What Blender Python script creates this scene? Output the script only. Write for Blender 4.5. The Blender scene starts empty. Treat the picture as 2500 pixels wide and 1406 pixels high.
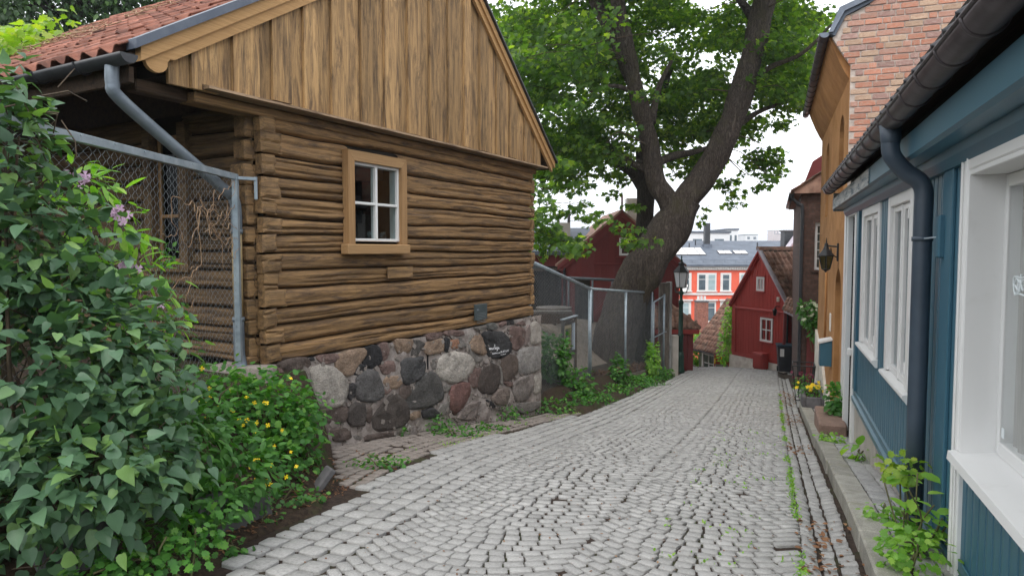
import bpy, math, random
import numpy as np
from mathutils import Matrix, Vector, noise as mnoise
R = math.radians
scene = bpy.context.scene
col = scene.collection
random.seed(7); rng = np.random.default_rng(7)

# ------------------------------------------------------------------ camera
EYE = 1.55
FPX, CXP, CYP, HYP = 1667.0, 1250.0, 703.0, 610.0      # photo pixels (2500 x 1406)
PITCH = math.atan2(CYP - HYP, FPX)
camd = bpy.data.cameras.new('camera'); cam = bpy.data.objects.new('camera', camd); col.objects.link(cam)
camd.sensor_width = 36; camd.lens = 36 * FPX / 2500; camd.clip_start = 0.05; camd.clip_end = 6000
cam.location = (0, 0, EYE); cam.rotation_euler = (math.pi / 2 - PITCH, 0, 0)
scene.camera = cam

# ------------------------------------------------------------------ world, sun, exposure
SUN_EL, SUN_AZ = R(52), R(200)
world = bpy.data.worlds.new('World'); scene.world = world; world.use_nodes = True
wn, wl = world.node_tree.nodes, world.node_tree.links
wn.clear()
wo = wn.new('ShaderNodeOutputWorld'); bg = wn.new('ShaderNodeBackground')
sky = wn.new('ShaderNodeTexSky'); sky.sky_type = 'NISHITA'; sky.sun_disc = False
sky.sun_elevation = SUN_EL; sky.sun_rotation = SUN_AZ; sky.air_density = 1; sky.dust_density = 3
wtc = wn.new('ShaderNodeTexCoord'); wmp = wn.new('ShaderNodeMapping'); wmp.inputs['Scale'].default_value = (1, 1, 2.2)
wnz = wn.new('ShaderNodeTexNoise'); wnz.inputs['Scale'].default_value = 2.2; wnz.inputs['Detail'].default_value = 7
wrp = wn.new('ShaderNodeValToRGB'); wrp.color_ramp.elements[0].position = .30; wrp.color_ramp.elements[0].color = (.72,) * 3 + (1,)
wrp.color_ramp.elements[1].position = .55; wrp.color_ramp.elements[1].color = (.97,) * 3 + (1,)
wmx = wn.new('ShaderNodeMix'); wmx.data_type = 'RGBA'
wmx.inputs['B'].default_value = (15.2, 15.6, 16.2, 1)         # the bright cloud deck
wl.new(wtc.outputs['Generated'], wmp.inputs['Vector']); wl.new(wmp.outputs[0], wnz.inputs['Vector'])
wl.new(wnz.outputs['Fac'], wrp.inputs['Fac']); wl.new(wrp.outputs['Color'], wmx.inputs['Factor'])
wl.new(sky.outputs['Color'], wmx.inputs['A']); wl.new(wmx.outputs['Result'], bg.inputs['Color'])
bg.inputs['Strength'].default_value = 0.10
wl.new(bg.outputs[0], wo.inputs['Surface'])

sund = bpy.data.lights.new('sun', 'SUN'); sund.energy = 1.2; sund.angle = R(25); sund.color = (1, .96, .9)
sun = bpy.data.objects.new('sun', sund); col.objects.link(sun)
# light comes from behind-left of the camera, high (Nishita rotation: clockwise from +Y)
sdir = Vector((math.sin(SUN_AZ) * math.cos(SUN_EL), math.cos(SUN_AZ) * math.cos(SUN_EL), math.sin(SUN_EL)))
sun.rotation_euler = sdir.to_track_quat('Z', 'Y').to_euler(); sun.location = sdir * 60

scene.view_settings.view_transform = 'Standard'; scene.view_settings.look = 'None'
scene.view_settings.exposure = 0.43; scene.view_settings.gamma = 1
scene.render.engine = 'CYCLES'
scene.cycles.use_denoising = True
scene.cycles.max_bounces = 7; scene.cycles.diffuse_bounces = 4; scene.cycles.transparent_max_bounces = 10
scene.cycles.caustics_reflective = False; scene.cycles.caustics_refractive = False

# ------------------------------------------------------------------ positions
S21, C21 = math.sin(R(21)), math.cos(R(21))
_T = [-6, -3, 0, 3, 6, 11, 15, 20, 28, 30, 33, 45, 60, 80, 200]
_Z = [.3, .15, 0, -.18, -.5, -1.2, -1.68, -2.2, -3.05, -3.4, -4.3, -7.5, -10, -12, -14]
_tt = np.linspace(-6, 200, 20601); _zz = np.interp(_tt, _T, _Z)
_zz = np.convolve(np.pad(_zz, 75, mode='edge'), np.ones(151) / 151, 'valid')
def Gt(t): return np.interp(t, _tt, _zz)                      # street level along the street
def ts(x, y): return x * S21 + y * C21, x * C21 - y * S21
def xy(t, s): return t * S21 + s * C21, t * C21 - s * S21
def smooth(a, b, x):
    u = np.clip((x - a) / (b - a), 0, 1); return u * u * (3 - 2 * u)
def pray(px, py):
    u = (px - CXP) / FPX; v = (CYP - py) / FPX; c, s = math.cos(PITCH), math.sin(PITCH)
    return np.array([u, c + v * s, -s + v * c])
def at(px, py, d):                                            # pixel + distance -> point
    r = pray(px, py); return np.array([0, 0, EYE]) + r * (d / r[1])
def project(P):
    q = np.asarray(P, float) - np.array([0, 0, EYE]); c, s = math.cos(PITCH), math.sin(PITCH)
    f = q[..., 1] * c - q[..., 2] * s; f = np.where(f < .05, .05, f)
    return CXP + FPX * q[..., 0] / f, CYP - FPX * (q[..., 1] * s + q[..., 2] * c) / f, f
# edges of the street in street coordinates (s to the right, t along)
def L0(t): return np.interp(t, [0, 2.8, 3.4, 4.5, 5.1, 6.5, 7.4, 9.3, 12.2, 18.4, 23.3, 30], [-2.75, -2.84, -3.0, -3.11, -3.22, -3.36, -3.35, -3.26, -3.0, -2.94, -2.9, -3.0])
def L1(t): return np.interp(t, [0, 3, 5, 6.4, 8.5, 12, 30], [-2.25, -2.30, -2.43, -2.46, -2.42, -2.37, -2.36])
KERB, WEED, WALL = .55, .19, 1.0

def frame(x, y, z, ang): return Matrix.Translation((x, y, z)) @ Matrix.Rotation(ang, 4, 'Z')
SF = frame(0, 0, 0, R(69))                                    # street frame: (t, -s, z)
LHF = frame(-2.377, 6.5, 0, math.atan2(.874, .485))           # log house: x along gable, y into the house
I4 = Matrix.Identity(4)
def to_world(F, p): return F @ Vector(p)

# ------------------------------------------------------------------ mesh helpers
_org = {}
def tag(o, label=None, cat=None, group=None, kind=None):
    if label: o['label'] = label
    if cat: o['category'] = cat
    if group: o['group'] = group
    if kind: o['kind'] = kind
    return o
def thing(name, label, cat, F=I4, group=None):
    o = bpy.data.objects.new(name, None); col.objects.link(o); o.empty_display_size = .2
    o.matrix_world = F; _org[o] = (I4, F)
    return tag(o, label, cat, group)
def make_mesh(name, V, faces, smoothed=False, rnd=None):
    V = np.asarray(V, np.float32).reshape(-1, 3)
    me = bpy.data.meshes.new(name)
    if isinstance(faces, np.ndarray):
        m, k = faces.shape
        me.vertices.add(len(V)); me.vertices.foreach_set('co', V.ravel())
        me.loops.add(m * k); me.loops.foreach_set('vertex_index', faces.astype(np.int32).ravel())
        me.polygons.add(m); me.polygons.foreach_set('loop_start', np.arange(0, m * k, k, dtype=np.int32))
        me.update(calc_edges=True); me.validate()
    else:
        me.from_pydata([tuple(v) for v in V.tolist()], [], faces); me.update()
    if rnd is not None:
        a = me.attributes.new('rnd', 'FLOAT', 'POINT'); a.data.foreach_set('value', np.asarray(rnd, np.float32))
    if smoothed: me.polygons.foreach_set('use_smooth', np.ones(len(me.polygons), bool))
    return me
def place(name, me, mat, parent, M):
    """M is the matrix in the frame of the thing the part belongs to"""
    o = bpy.data.objects.new(name, me); col.objects.link(o)
    if mat is not None and len(me.materials) == 0: me.materials.append(mat)
    if parent is None: o.matrix_world = M; _org[o] = (I4, M)
    else:
        P, F = _org[parent]; o.parent = parent; o.matrix_local = P.inverted() @ M; _org[o] = (M.copy(), F)
    return o
def mk(name, V, faces, mat, parent=None, F=I4, smoothed=False, rnd=None, kind=None):
    """vertices in the thing's frame (or in F for a top-level mesh); the origin goes to the middle"""
    V = np.asarray(V, np.float32).reshape(-1, 3)
    c = (V.min(0) + V.max(0)) / 2
    me = make_mesh(name, V - c, faces, smoothed, rnd)
    if parent is None: o = place(name, me, mat, None, F @ Matrix.Translation(c.tolist()))
    else: o = place(name, me, mat, parent, Matrix.Translation(c.tolist()))
    if kind: o['kind'] = kind
    return o
class MB:
    """collects shapes for ONE mesh"""
    def __init__(s): s.V = []; s.F = []; s.n = 0; s.r = []
    def add(s, V, F, r=0.0):
        V = np.asarray(V, float).reshape(-1, 3); s.V.append(V)
        s.F += [tuple(int(i) + s.n for i in f) for f in F]; s.n += len(V); s.r += [r] * len(V); return s
    def build(s, name, mat, parent=None, F=I4, smoothed=False, kind=None):
        return mk(name, np.concatenate(s.V), s.F, mat, parent, F, smoothed, s.r, kind)
BOXF = [(0, 3, 2, 1), (4, 5, 6, 7), (0, 1, 5, 4), (1, 2, 6, 5), (2, 3, 7, 6), (3, 0, 4, 7)]
def box(x0, x1, y0, y1, z0, z1):
    return [(x0, y0, z0), (x1, y0, z0), (x1, y1, z0), (x0, y1, z0), (x0, y0, z1), (x1, y0, z1), (x1, y1, z1), (x0, y1, z1)], BOXF
def _cb():
    F = []; idx = lambda i, j, k, a: ((i * 2 + j) * 2 + k) * 3 + a
    for a in range(3):
        for s in (0, 1):
            q = []
            for (u, v) in ((0, 0), (1, 0), (1, 1), (0, 1)):
                c = [0, 0, 0]; c[a] = s; c[(a + 1) % 3] = u; c[(a + 2) % 3] = v; q.append(idx(*c, a))
            F.append(tuple(q if s else q[::-1]))
    for a in range(3):
        b, c_ = (a + 1) % 3, (a + 2) % 3
        for u in (0, 1):
            for v in (0, 1):
                p = [0, 0, 0]; p[b] = u; p[c_] = v; q = list(p); q[a] = 1
                f = (idx(*p, b), idx(*q, b), idx(*q, c_), idx(*p, c_))
                F.append(f if (u ^ v) else f[::-1])
    for i in (0, 1):
        for j in (0, 1):
            for k in (0, 1):
                f = (idx(i, j, k, 0), idx(i, j, k, 1), idx(i, j, k, 2)); F.append(f if (i + j + k) % 2 else f[::-1])
    return F
CBF = _cb()
def cbox(x0, x1, y0, y1, z0, z1, b=.008):
    b = min(b, (x1 - x0) / 2.5, (y1 - y0) / 2.5, (z1 - z0) / 2.5); V = []
    X, Y, Z = (x0, x1), (y0, y1), (z0, z1); sg = (1, -1)
    for i in (0, 1):
        for j in (0, 1):
            for k in (0, 1):
                for a in range(3):
                    V.append((X[i] + (0 if a == 0 else b * sg[i]), Y[j] + (0 if a == 1 else b * sg[j]), Z[k] + (0 if a == 2 else b * sg[k])))
    return V, CBF
def xf(shape, M):
    V, F = shape; V = np.asarray(V, float); m = np.array(M)
    return V @ m[:3, :3].T + m[:3, 3], F
def tube(pts, rad, n=10, cap=True, wob=None, jag=0.0):
    pts = [np.asarray(p, float) for p in pts]; m = len(pts)
    rad = [rad] * m if np.isscalar(rad) else rad
    V = []; F = []; up = None
    for i, p in enumerate(pts):
        d = pts[min(i + 1, m - 1)] - pts[max(i - 1, 0)]; d = d / (np.linalg.norm(d) + 1e-9)
        if up is None: up = np.array([0, 0, 1.]) if abs(d[2]) < .9 else np.array([1., 0, 0])
        a = np.cross(up, d); a /= np.linalg.norm(a) + 1e-9; b = np.cross(d, a); up = b
        for k in range(n):
            an = 2 * math.pi * k / n; r = rad[i] * (1 + (jag * (random.random() - .5) if jag else 0))
            if wob: r *= 1 + wob * mnoise.noise(Vector((p + np.array([math.cos(an), math.sin(an), 0]) * 1.3).tolist()) * 1.7)
            V.append(p + (a * math.cos(an) + b * math.sin(an)) * r)
    for i in range(m - 1):
        for k in range(n):
            k2 = (k + 1) % n; F.append((i * n + k, i * n + k2, (i + 1) * n + k2, (i + 1) * n + k))
    if cap: F.append(tuple(range(n))[::-1]); F.append(tuple(range((m - 1) * n, m * n)))
    return V, F
def spline(P, k=6):
    P = [np.asarray(p, float) for p in P]; out = []
    for i in range(len(P) - 1):
        p0, p1, p2, p3 = P[max(i - 1, 0)], P[i], P[i + 1], P[min(i + 2, len(P) - 1)]
        for j in range(k):
            t = j / k; out.append(.5 * (2 * p1 + (p2 - p0) * t + (2 * p0 - 5 * p1 + 4 * p2 - p3) * t * t + (3 * p1 - p0 - 3 * p2 + p3) * t ** 3))
    out.append(P[-1]); return out
def halfpipe(p0, p1, r, down=(0, 0, -1), n=9, th=.006, rim=.008):
    """half-round gutter between two points"""
    p0, p1 = np.asarray(p0, float), np.asarray(p1, float); d = (p1 - p0) / np.linalg.norm(p1 - p0)
    dn = np.asarray(down, float); sd = np.cross(d, dn); V = []; F = []
    for p in (p0, p1):
        for rr in (r, r - th):
            for k in range(n + 1):
                a = math.pi * k / n; V.append(p + sd * math.cos(a) * rr + dn * math.sin(a) * rr)
    m = n + 1; A, B, Cc, D = 0, m, 2 * m, 3 * m
    for k in range(n):
        F += [(A + k, A + k + 1, Cc + k + 1, Cc + k), (B + k + 1, B + k, D + k, D + k + 1), (A + k + 1, A + k, B + k, B + k + 1), (Cc + k, Cc + k + 1, D + k + 1, D + k)]
    F += [(A, Cc, D, B), (A + n, B + n, D + n, Cc + n)]
    return V, F
def prism(poly, a0, a1, axis):
    """polygon (2-D) extruded along axis: 'x' -> poly is (y,z); 'y' -> (x,z); 'z' -> (x,y)"""
    V = []; n = len(poly)
    for a in (a0, a1):
        for (u, v) in poly: V.append({'x': (a, u, v), 'y': (u, a, v), 'z': (u, v, a)}[axis])
    F = [tuple(range(n))[::-1], tuple(range(n, 2 * n))]
    for i in range(n): F.append((i, (i + 1) % n, n + (i + 1) % n, n + i))
    ar = sum(poly[i][0] * poly[(i + 1) % n][1] - poly[(i + 1) % n][0] * poly[i][1] for i in range(n))
    if (ar < 0) ^ (axis == 'y'): F = [f[::-1] for f in F]
    return V, F
def lathe(prof, n=16, c=(0, 0, 0), ang0=0.0):
    V = []; F = []
    for (r, z) in prof:
        for k in range(n):
            a = ang0 + 2 * math.pi * k / n; V.append((c[0] + r * math.cos(a), c[1] + r * math.sin(a), c[2] + z))
    for i in range(len(prof) - 1):
        for k in range(n): F.append((i * n + k, i * n + (k + 1) % n, (i + 1) * n + (k + 1) % n, (i + 1) * n + k))
    F.append(tuple(range(n))[::-1]); F.append(tuple(range((len(prof) - 1) * n, len(prof) * n)))
    return V, F
def n3(x, y=0., z=0.): return mnoise.noise(Vector((x, y, z)))
# ------------------------------------------------------------------ materials
def srgb(r, g, b): return tuple(((c / 255) / 12.92 if c <= 10 else ((c / 255 + .055) / 1.055) ** 2.4) for c in (r, g, b)) + (1,)
class NT:
    def __init__(s, name):
        s.m = bpy.data.materials.new(name); s.m.use_nodes = True; s.t = s.m.node_tree; s.t.nodes.clear()
        s.out = s.t.nodes.new('ShaderNodeOutputMaterial')
    def n(s, typ, ins=None, **kw):
        nd = s.t.nodes.new('ShaderNode' + typ)
        for k, v in kw.items(): setattr(nd, k, v)
        for k, v in (ins or {}).items():
            if hasattr(v, 'is_output') or isinstance(v, bpy.types.NodeSocket): s.t.links.new(v, nd.inputs[k])
            else: nd.inputs[k].default_value = v
        return nd
    def ramp(s, fac, stops, interp='LINEAR'):
        nd = s.n('ValToRGB', {'Fac': fac}); cr = nd.color_ramp; cr.interpolation = interp
        while len(cr.elements) < len(stops): cr.elements.new(.5)
        for e, (p, c) in zip(cr.elements, stops): e.position = p; e.color = c if len(c) == 4 else tuple(c) + (1,)
        return nd.outputs['Color']
    def mix(s, fac, a, b, blend='MIX'):
        nd = s.n('Mix', None, data_type='RGBA', blend_type=blend)
        for k, v in (('Factor', fac), ('A', a), ('B', b)):
            if isinstance(v, bpy.types.NodeSocket): s.t.links.new(v, nd.inputs[k])
            else: nd.inputs[k].default_value = v
        return nd.outputs['Result']
    def coords(s, scale=(1, 1, 1), shift=True, src='Object'):
        tc = s.n('TexCoord'); v = tc.outputs[src]
        if shift:
            oi = s.n('ObjectInfo'); mu = s.n('VectorMath', {0: oi.outputs['Random'], 1: (37., 19., 53.)}, operation='MULTIPLY')
            v = s.n('VectorMath', {0: v, 1: mu.outputs[0]}, operation='ADD').outputs[0]
        mp = s.n('Mapping', {'Vector': v, 'Scale': scale}); return mp.outputs[0]
    def noise(s, vec, scale, detail=4, rough=.55, dist=0.):
        return s.n('TexNoise', {'Vector': vec, 'Scale': scale, 'Detail': detail, 'Roughness': rough, 'Distortion': dist}).outputs['Fac']
    def objvar(s, c, amount, attr=False):
        if attr: f = s.n('Attribute', None, attribute_name='rnd').outputs['Fac']
        else: f = s.n('ObjectInfo').outputs['Random']
        mr = s.n('MapRange', {'Value': f, 'To Min': 1 - amount, 'To Max': 1 + amount}).outputs[0]
        return s.n('HueSaturation', {'Color': c, 'Value': mr}).outputs[0]
    def bump(s, h, strength, dist=.01): return s.n('Bump', {'Height': h, 'Strength': strength, 'Distance': dist}).outputs[0]
    def done(s, color, rough=.8, normal=None, metal=0., spec=.4, **kw):
        ins = {'Base Color': color, 'Roughness': rough, 'Metallic': metal, 'Specular IOR Level': spec}
        if normal is not None: ins['Normal'] = normal
        ins.update(kw); p = s.n('BsdfPrincipled', ins); s.t.links.new(p.outputs[0], s.out.inputs['Surface']); return s.m
def grainy(name, c1, c2, scale=6, rough=.85, bump=.4, bscale=40, var=.12, attr=False, c3=None, spec=.3, metal=0., dist=.01, stretch=(1, 1, 1), lo=.35, hi=.65, shift=True):
    t = NT(name); v = t.coords(stretch, shift); f = t.noise(v, scale, 6, .6)
    c = t.ramp(f, [(lo, c1), (hi, c2)])
    if c3 is not None:
        g = t.noise(v, scale * .37, 5, .65); c = t.mix(t.ramp(g, [(.48, (0, 0, 0, 1)), (.66, (1, 1, 1, 1))]), c, c3)
    if var: c = t.objvar(c, var, attr)
    h = t.noise(v, bscale, 5, .65)
    return t.done(c, rough, t.bump(h, bump, dist), metal, spec)
def wood(name, c1, c2, c3, axis, gs=1.0, rough=.75, bump=.7, var=.14, weather=(.45, .62), c4=None):
    """grain runs along the axis: 'x','y' or 'z'"""
    t = NT(name); long_, short = 2.2, 70
    sc = {'x': (long_, short, short), 'y': (short, long_, short), 'z': (short, short, long_)}[axis]
    v = t.coords(sc); f = t.noise(v, gs, 7, .62, .6)
    sc2 = {'x': (1.5, 13, 13), 'y': (13, 1.5, 13), 'z': (13, 13, 1.5)}[axis]
    v2 = t.coords(sc2); g = t.noise(v2, 1.2, 7, .75, .7)
    c = t.ramp(f, [(.3, c1), (.62, c2)])
    m = t.ramp(g, [(weather[0], (0, 0, 0, 1)), (weather[1], (1, 1, 1, 1))])
    c = t.mix(m, c, c3)
    if c4 is not None:
        k = t.ramp(t.noise(v, gs * 1.9, 4, .7, .3), [(.60, (0, 0, 0, 1)), (.68, (1, 1, 1, 1))]); k2 = t.ramp(g, [(.42, (0, 0, 0, 1)), (.6, (1, 1, 1, 1))])
        c = t.mix(t.mix(1., k, k2, 'MULTIPLY'), c, c4)
    c = t.objvar(c, var)
    return t.done(c, rough, t.bump(f, bump, .006), 0, .3)
def paint(name, c, rough=.45, var=.05, axis='z', grime=None, bump=.25):
    t = NT(name); sc = {'x': (2, 40, 40), 'y': (40, 2, 40), 'z': (40, 40, 2)}[axis]
    v = t.coords(sc); f = t.noise(v, 1, 5, .6); v2 = t.coords((1, 1, 1)); g = t.noise(v2, 5, 6, .7)
    cc = t.mix(t.ramp(g, [(.55, (0, 0, 0, 1)), (.95, (.5, .5, .5, 1))]), c, grime or tuple(x * .7 for x in c[:3]) + (1,))
    cc = t.objvar(cc, var)
    return t.done(cc, rough, t.bump(f, bump, .003), 0, .5)
def leafmat(name, c1, c2, c3=None, trans=.35, rough=.5, tcol=None):
    """c1..c2 by leaf; light passes through"""
    t = NT(name); a = t.n('Attribute', None, attribute_name='rnd').outputs['Fac']
    oi = t.n('ObjectInfo').outputs['Random']
    f = t.n('Math', {0: a, 1: oi}, operation='ADD'); f = t.n('Math', {0: f.outputs[0]}, operation='FRACT').outputs[0]
    st = [(0, c1), (.75, c2)] + ([(1, c3)] if c3 else [])
    c = t.ramp(f, st); v = t.coords((1, 1, 1), False); g = t.noise(v, 60, 3)
    c = t.n('HueSaturation', {'Color': c, 'Value': t.n('MapRange', {'Value': g, 'To Min': .75, 'To Max': 1.25}).outputs[0]}).outputs[0]
    p = t.n('BsdfPrincipled', {'Base Color': c, 'Roughness': rough, 'Specular IOR Level': .4})
    tc = t.mix(1., c, tcol or (1.6, 1.9, .5, 1), 'MULTIPLY'); tr = t.n('BsdfTranslucent', {'Color': tc})
    mx = t.n('MixShader', {0: trans, 1: p.outputs[0], 2: tr.outputs[0]}); t.t.links.new(mx.outputs[0], t.out.inputs['Surface']); return t.m
def glassmat(name, tint=(.75, .8, .8, 1), ior=1.5, rough=0.0):
    t = NT(name); fr = t.n('Fresnel', {'IOR': ior}); tr = t.n('BsdfTransparent', {'Color': tint}); gl = t.n('BsdfGlossy', {'Roughness': rough, 'Color': (.95, .97, 1, 1)})
    bf = t.n('Math', {0: 1., 1: t.n('NewGeometry').outputs['Backfacing']}, operation='SUBTRACT').outputs[0]; fc = t.n('Math', {0: fr.outputs[0], 1: bf}, operation='MULTIPLY').outputs[0]
    mx = t.n('MixShader', {0: fc, 1: tr.outputs[0], 2: gl.outputs[0]}); t.t.links.new(mx.outputs[0], t.out.inputs['Surface']); return t.m
def brickmat(name, c1, c2, mortar, sw=.24, sh=.08):
    t = NT(name); tc = t.n('TexCoord'); v = t.n('Mapping', {'Vector': tc.outputs['Object'], 'Rotation': (R(90), 0, 0)}).outputs[0]
    b = t.n('TexBrick', {'Vector': v, 'Color1': c1, 'Color2': c2, 'Mortar': mortar, 'Scale': 1., 'Brick Width': sw, 'Row Height': sh, 'Mortar Size': .008, 'Bias': 0.})
    g = t.noise(v, 9, 5); c = t.mix(t.ramp(g, [(.35, (0, 0, 0, 1)), (.75, (1, 1, 1, 1))]), b.outputs['Color'], tuple(x * .6 for x in c1[:3]) + (1,))
    return t.done(c, .9, t.bump(b.outputs['Fac'], -.6, .01))

# the timber of the log house
M_LOG = wood('weathered log', srgb(110, 85, 58), srgb(154, 121, 82), srgb(88, 71, 56), 'x', c4=srgb(42, 32, 25), var=.16, bump=.9)
M_LOGY = wood('weathered log side', srgb(92, 74, 54), srgb(122, 98, 70), srgb(76, 63, 51), 'y', c4=srgb(42, 32, 25), var=.12, bump=.9)
M_LOGEND = wood('log end', srgb(114, 90, 62), srgb(154, 122, 84), srgb(92, 74, 56), 'x', c4=srgb(48, 36, 26), var=.18, bump=.9)
M_BOARD = wood('weathered gable board', srgb(144, 112, 75), srgb(184, 149, 103), srgb(98, 79, 60), 'z', c4=srgb(46, 38, 31), var=.26, weather=(.44, .64), bump=.9)
M_TRIM = wood('ochre painted trim', srgb(146, 114, 78), srgb(168, 134, 94), srgb(130, 100, 68), 'x', var=.04, bump=.25, weather=(.6, .8))
M_TRIMZ = wood('ochre painted trim upright', srgb(142, 110, 74), srgb(166, 130, 90), srgb(126, 96, 64), 'z', var=.04, bump=.3, weather=(.6, .8))
M_LEDGE = wood('grey weathered ledge', srgb(118, 98, 78), srgb(150, 126, 100), srgb(90, 72, 55), 'x', var=.05)
M_DARKWOOD = wood('dark old timber', srgb(62, 48, 36), srgb(82, 64, 48), srgb(48, 38, 30), 'x')
M_TILE = grainy('red pantile', srgb(130, 84, 70), srgb(164, 112, 94), 7, .8, .3, 60, .3, c3=srgb(94, 68, 62))
M_TILEATTR = grainy('red pantile rows', srgb(130, 84, 70), srgb(164, 112, 94), 7, .8, .3, 60, .3, attr=True, c3=srgb(94, 68, 62))
M_OLDTILE = grainy('mossy old pantile', srgb(142, 108, 94), srgb(180, 144, 126), 5, .9, .4, 50, .25, c3=srgb(112, 100, 90))
M_OLDTILEATTR = grainy('mossy old pantile rows', srgb(112, 92, 84), srgb(150, 122, 110), 5, .9, .4, 50, .3, attr=True, c3=srgb(92, 86, 80))
M_BLACKMETAL = grainy('black painted metal', srgb(38, 40, 44), srgb(52, 54, 58), 6, .42, .05, 30, .05, spec=.5)
M_FLASH = grainy('grey blue sheet metal', srgb(92, 100, 112), srgb(112, 120, 132), 5, .4, .05, 30, .04, spec=.5, metal=.3)
M_GUTTER = grainy('dark brown metal gutter', srgb(66, 60, 62), srgb(84, 78, 80), 6, .38, .06, 30, .06, spec=.55, metal=.2)
M_PIPE = grainy('dark slate metal pipe', srgb(52, 64, 76), srgb(62, 75, 88), 4, .45, .06, 30, .04, spec=.5)
M_ZINC = grainy('dull zinc pipe', srgb(112, 122, 132), srgb(138, 148, 156), 5, .5, .08, 25, .04, spec=.5, metal=.4)
M_ZINCRUST = grainy('yellowed zinc pipe', srgb(150, 128, 92), srgb(170, 150, 112), 4, .6, .08, 25, .04, c3=srgb(96, 112, 126))
M_GALV = grainy('galvanised steel', srgb(142, 156, 166), srgb(172, 184, 192), 8, .42, .08, 30, .05, spec=.5, metal=.5)
M_WIRE = grainy('galvanised wire', srgb(120, 128, 134), srgb(150, 156, 160), 8, .5, .02, 30, 0, spec=.5, metal=.5)
M_WHITE = paint('white window paint', (.74, .74, .73, 1), .4, .03, grime=(.48, .46, .42, 1))
M_WHITEX = paint('white trim paint', (.72, .72, .71, 1), .4, .03, 'x', grime=(.44, .42, .38, 1))
M_BLUE = paint('petrol blue board paint', srgb(56, 99, 118), .42, .05, grime=srgb(42, 78, 96))
M_BLUEX = paint('petrol blue trim paint', srgb(58, 100, 118), .38, .04, 'x', grime=srgb(42, 78, 96))
M_CONC = grainy('pale render plinth', srgb(168, 162, 154), srgb(186, 180, 172), 3, .9, .3, 70, .03)
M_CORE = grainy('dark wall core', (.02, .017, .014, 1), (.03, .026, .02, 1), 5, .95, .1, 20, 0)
M_GLASS = glassmat('window glass'); M_GLASS2 = glassmat('double window glass', (.75, .8, .8, 1), 2.1)
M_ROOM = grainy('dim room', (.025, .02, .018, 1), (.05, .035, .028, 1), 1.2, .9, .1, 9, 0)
M_STONE = grainy('foundation boulder', (.6, .57, .55, 1), (1.05, 1., .98, 1), 9, .88, .75, 38, .0, c3=(.5, .46, .44, 1), dist=.012)
M_MORTAR = grainy('rough lime mortar', srgb(150, 140, 134), srgb(184, 174, 168), 9, .95, 1., 45, .0, c3=srgb(122, 110, 104), dist=.02)
M_SLATE = grainy('grey slab', srgb(86, 84, 86), srgb(112, 110, 112), 5, .85, .5, 30, .08)
M_KERB = grainy('granite kerb', srgb(140, 138, 132), srgb(182, 180, 174), 55, .85, .5, 60, .08, c3=srgb(116, 116, 92))
M_OCHRE = grainy('ochre render', srgb(168, 120, 74), srgb(186, 138, 90), 2.5, .9, .25, 90, .0, c3=srgb(152, 108, 66))
M_LIME = grainy('flaking limewash', srgb(212, 206, 196), srgb(232, 227, 218), 5, .9, .4, 40, .0, c3=srgb(186, 176, 164))
M_BRICK = grainy('weathered red brick', srgb(162, 112, 94), srgb(198, 150, 128), 9, .9, .6, 60, .34, c3=srgb(188, 166, 148))
BRICKS = [grainy('brick ' + n_, c1_, c2_, 9, .9, .6, 60, .16, c3=c3_) for n_, c1_, c2_, c3_ in (('pink', srgb(168, 122, 106), srgb(192, 150, 132), srgb(180, 150, 136)), ('cream', srgb(180, 150, 128), srgb(200, 174, 150), srgb(176, 142, 122)), ('orange', srgb(180, 120, 98), srgb(198, 142, 120), srgb(186, 156, 138)), ('mauve', srgb(148, 116, 108), srgb(172, 138, 128), srgb(178, 154, 142)))]
M_BRICKMORTAR = grainy('pale brick mortar', srgb(168, 154, 144), srgb(196, 184, 174), 12, .95, .5, 60, .0)
M_DARKBRICK = brickmat('sooty brick', srgb(84, 62, 54), srgb(104, 78, 68), srgb(82, 72, 66))
M_REDPAINT = paint('falu red boards', srgb(168, 62, 54), .6, .06, grime=srgb(140, 52, 46))
M_REDPAINTX = paint('falu red trim', srgb(158, 56, 50), .55, .05, 'x', grime=srgb(132, 48, 44))
M_DARKRED = paint('dark red boards', srgb(112, 44, 42), .65, .08, grime=srgb(92, 36, 36))
M_DARKREDX = paint('dark red trim', srgb(118, 46, 44), .6, .06, 'x', grime=srgb(92, 36, 36))
M_GREENWALL = paint('grey green boards', srgb(112, 118, 100), .65, .06)
M_ORANGE = grainy('salmon orange render', srgb(228, 98, 74), srgb(236, 110, 84), 1.2, .85, .1, 30, .0)
M_STUCCO = grainy('white stucco', (.72, .71, .69, 1), (.8, .79, .77, 1), 2, .85, .1, 30, .0)
M_SLATEROOF = grainy('blue grey roof felt', srgb(80, 88, 99), srgb(98, 106, 118), 1.3, .6, .15, 20, .0)
M_GREENMETAL = grainy('dark green lamp paint', srgb(26, 62, 52), srgb(36, 76, 64), 6, .35, .05, 30, .0, spec=.5)
M_BLACKIRON = grainy('black iron', srgb(30, 32, 34), srgb(46, 47, 48), 9, .5, .15, 40, .0)
M_BARK = None
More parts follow.
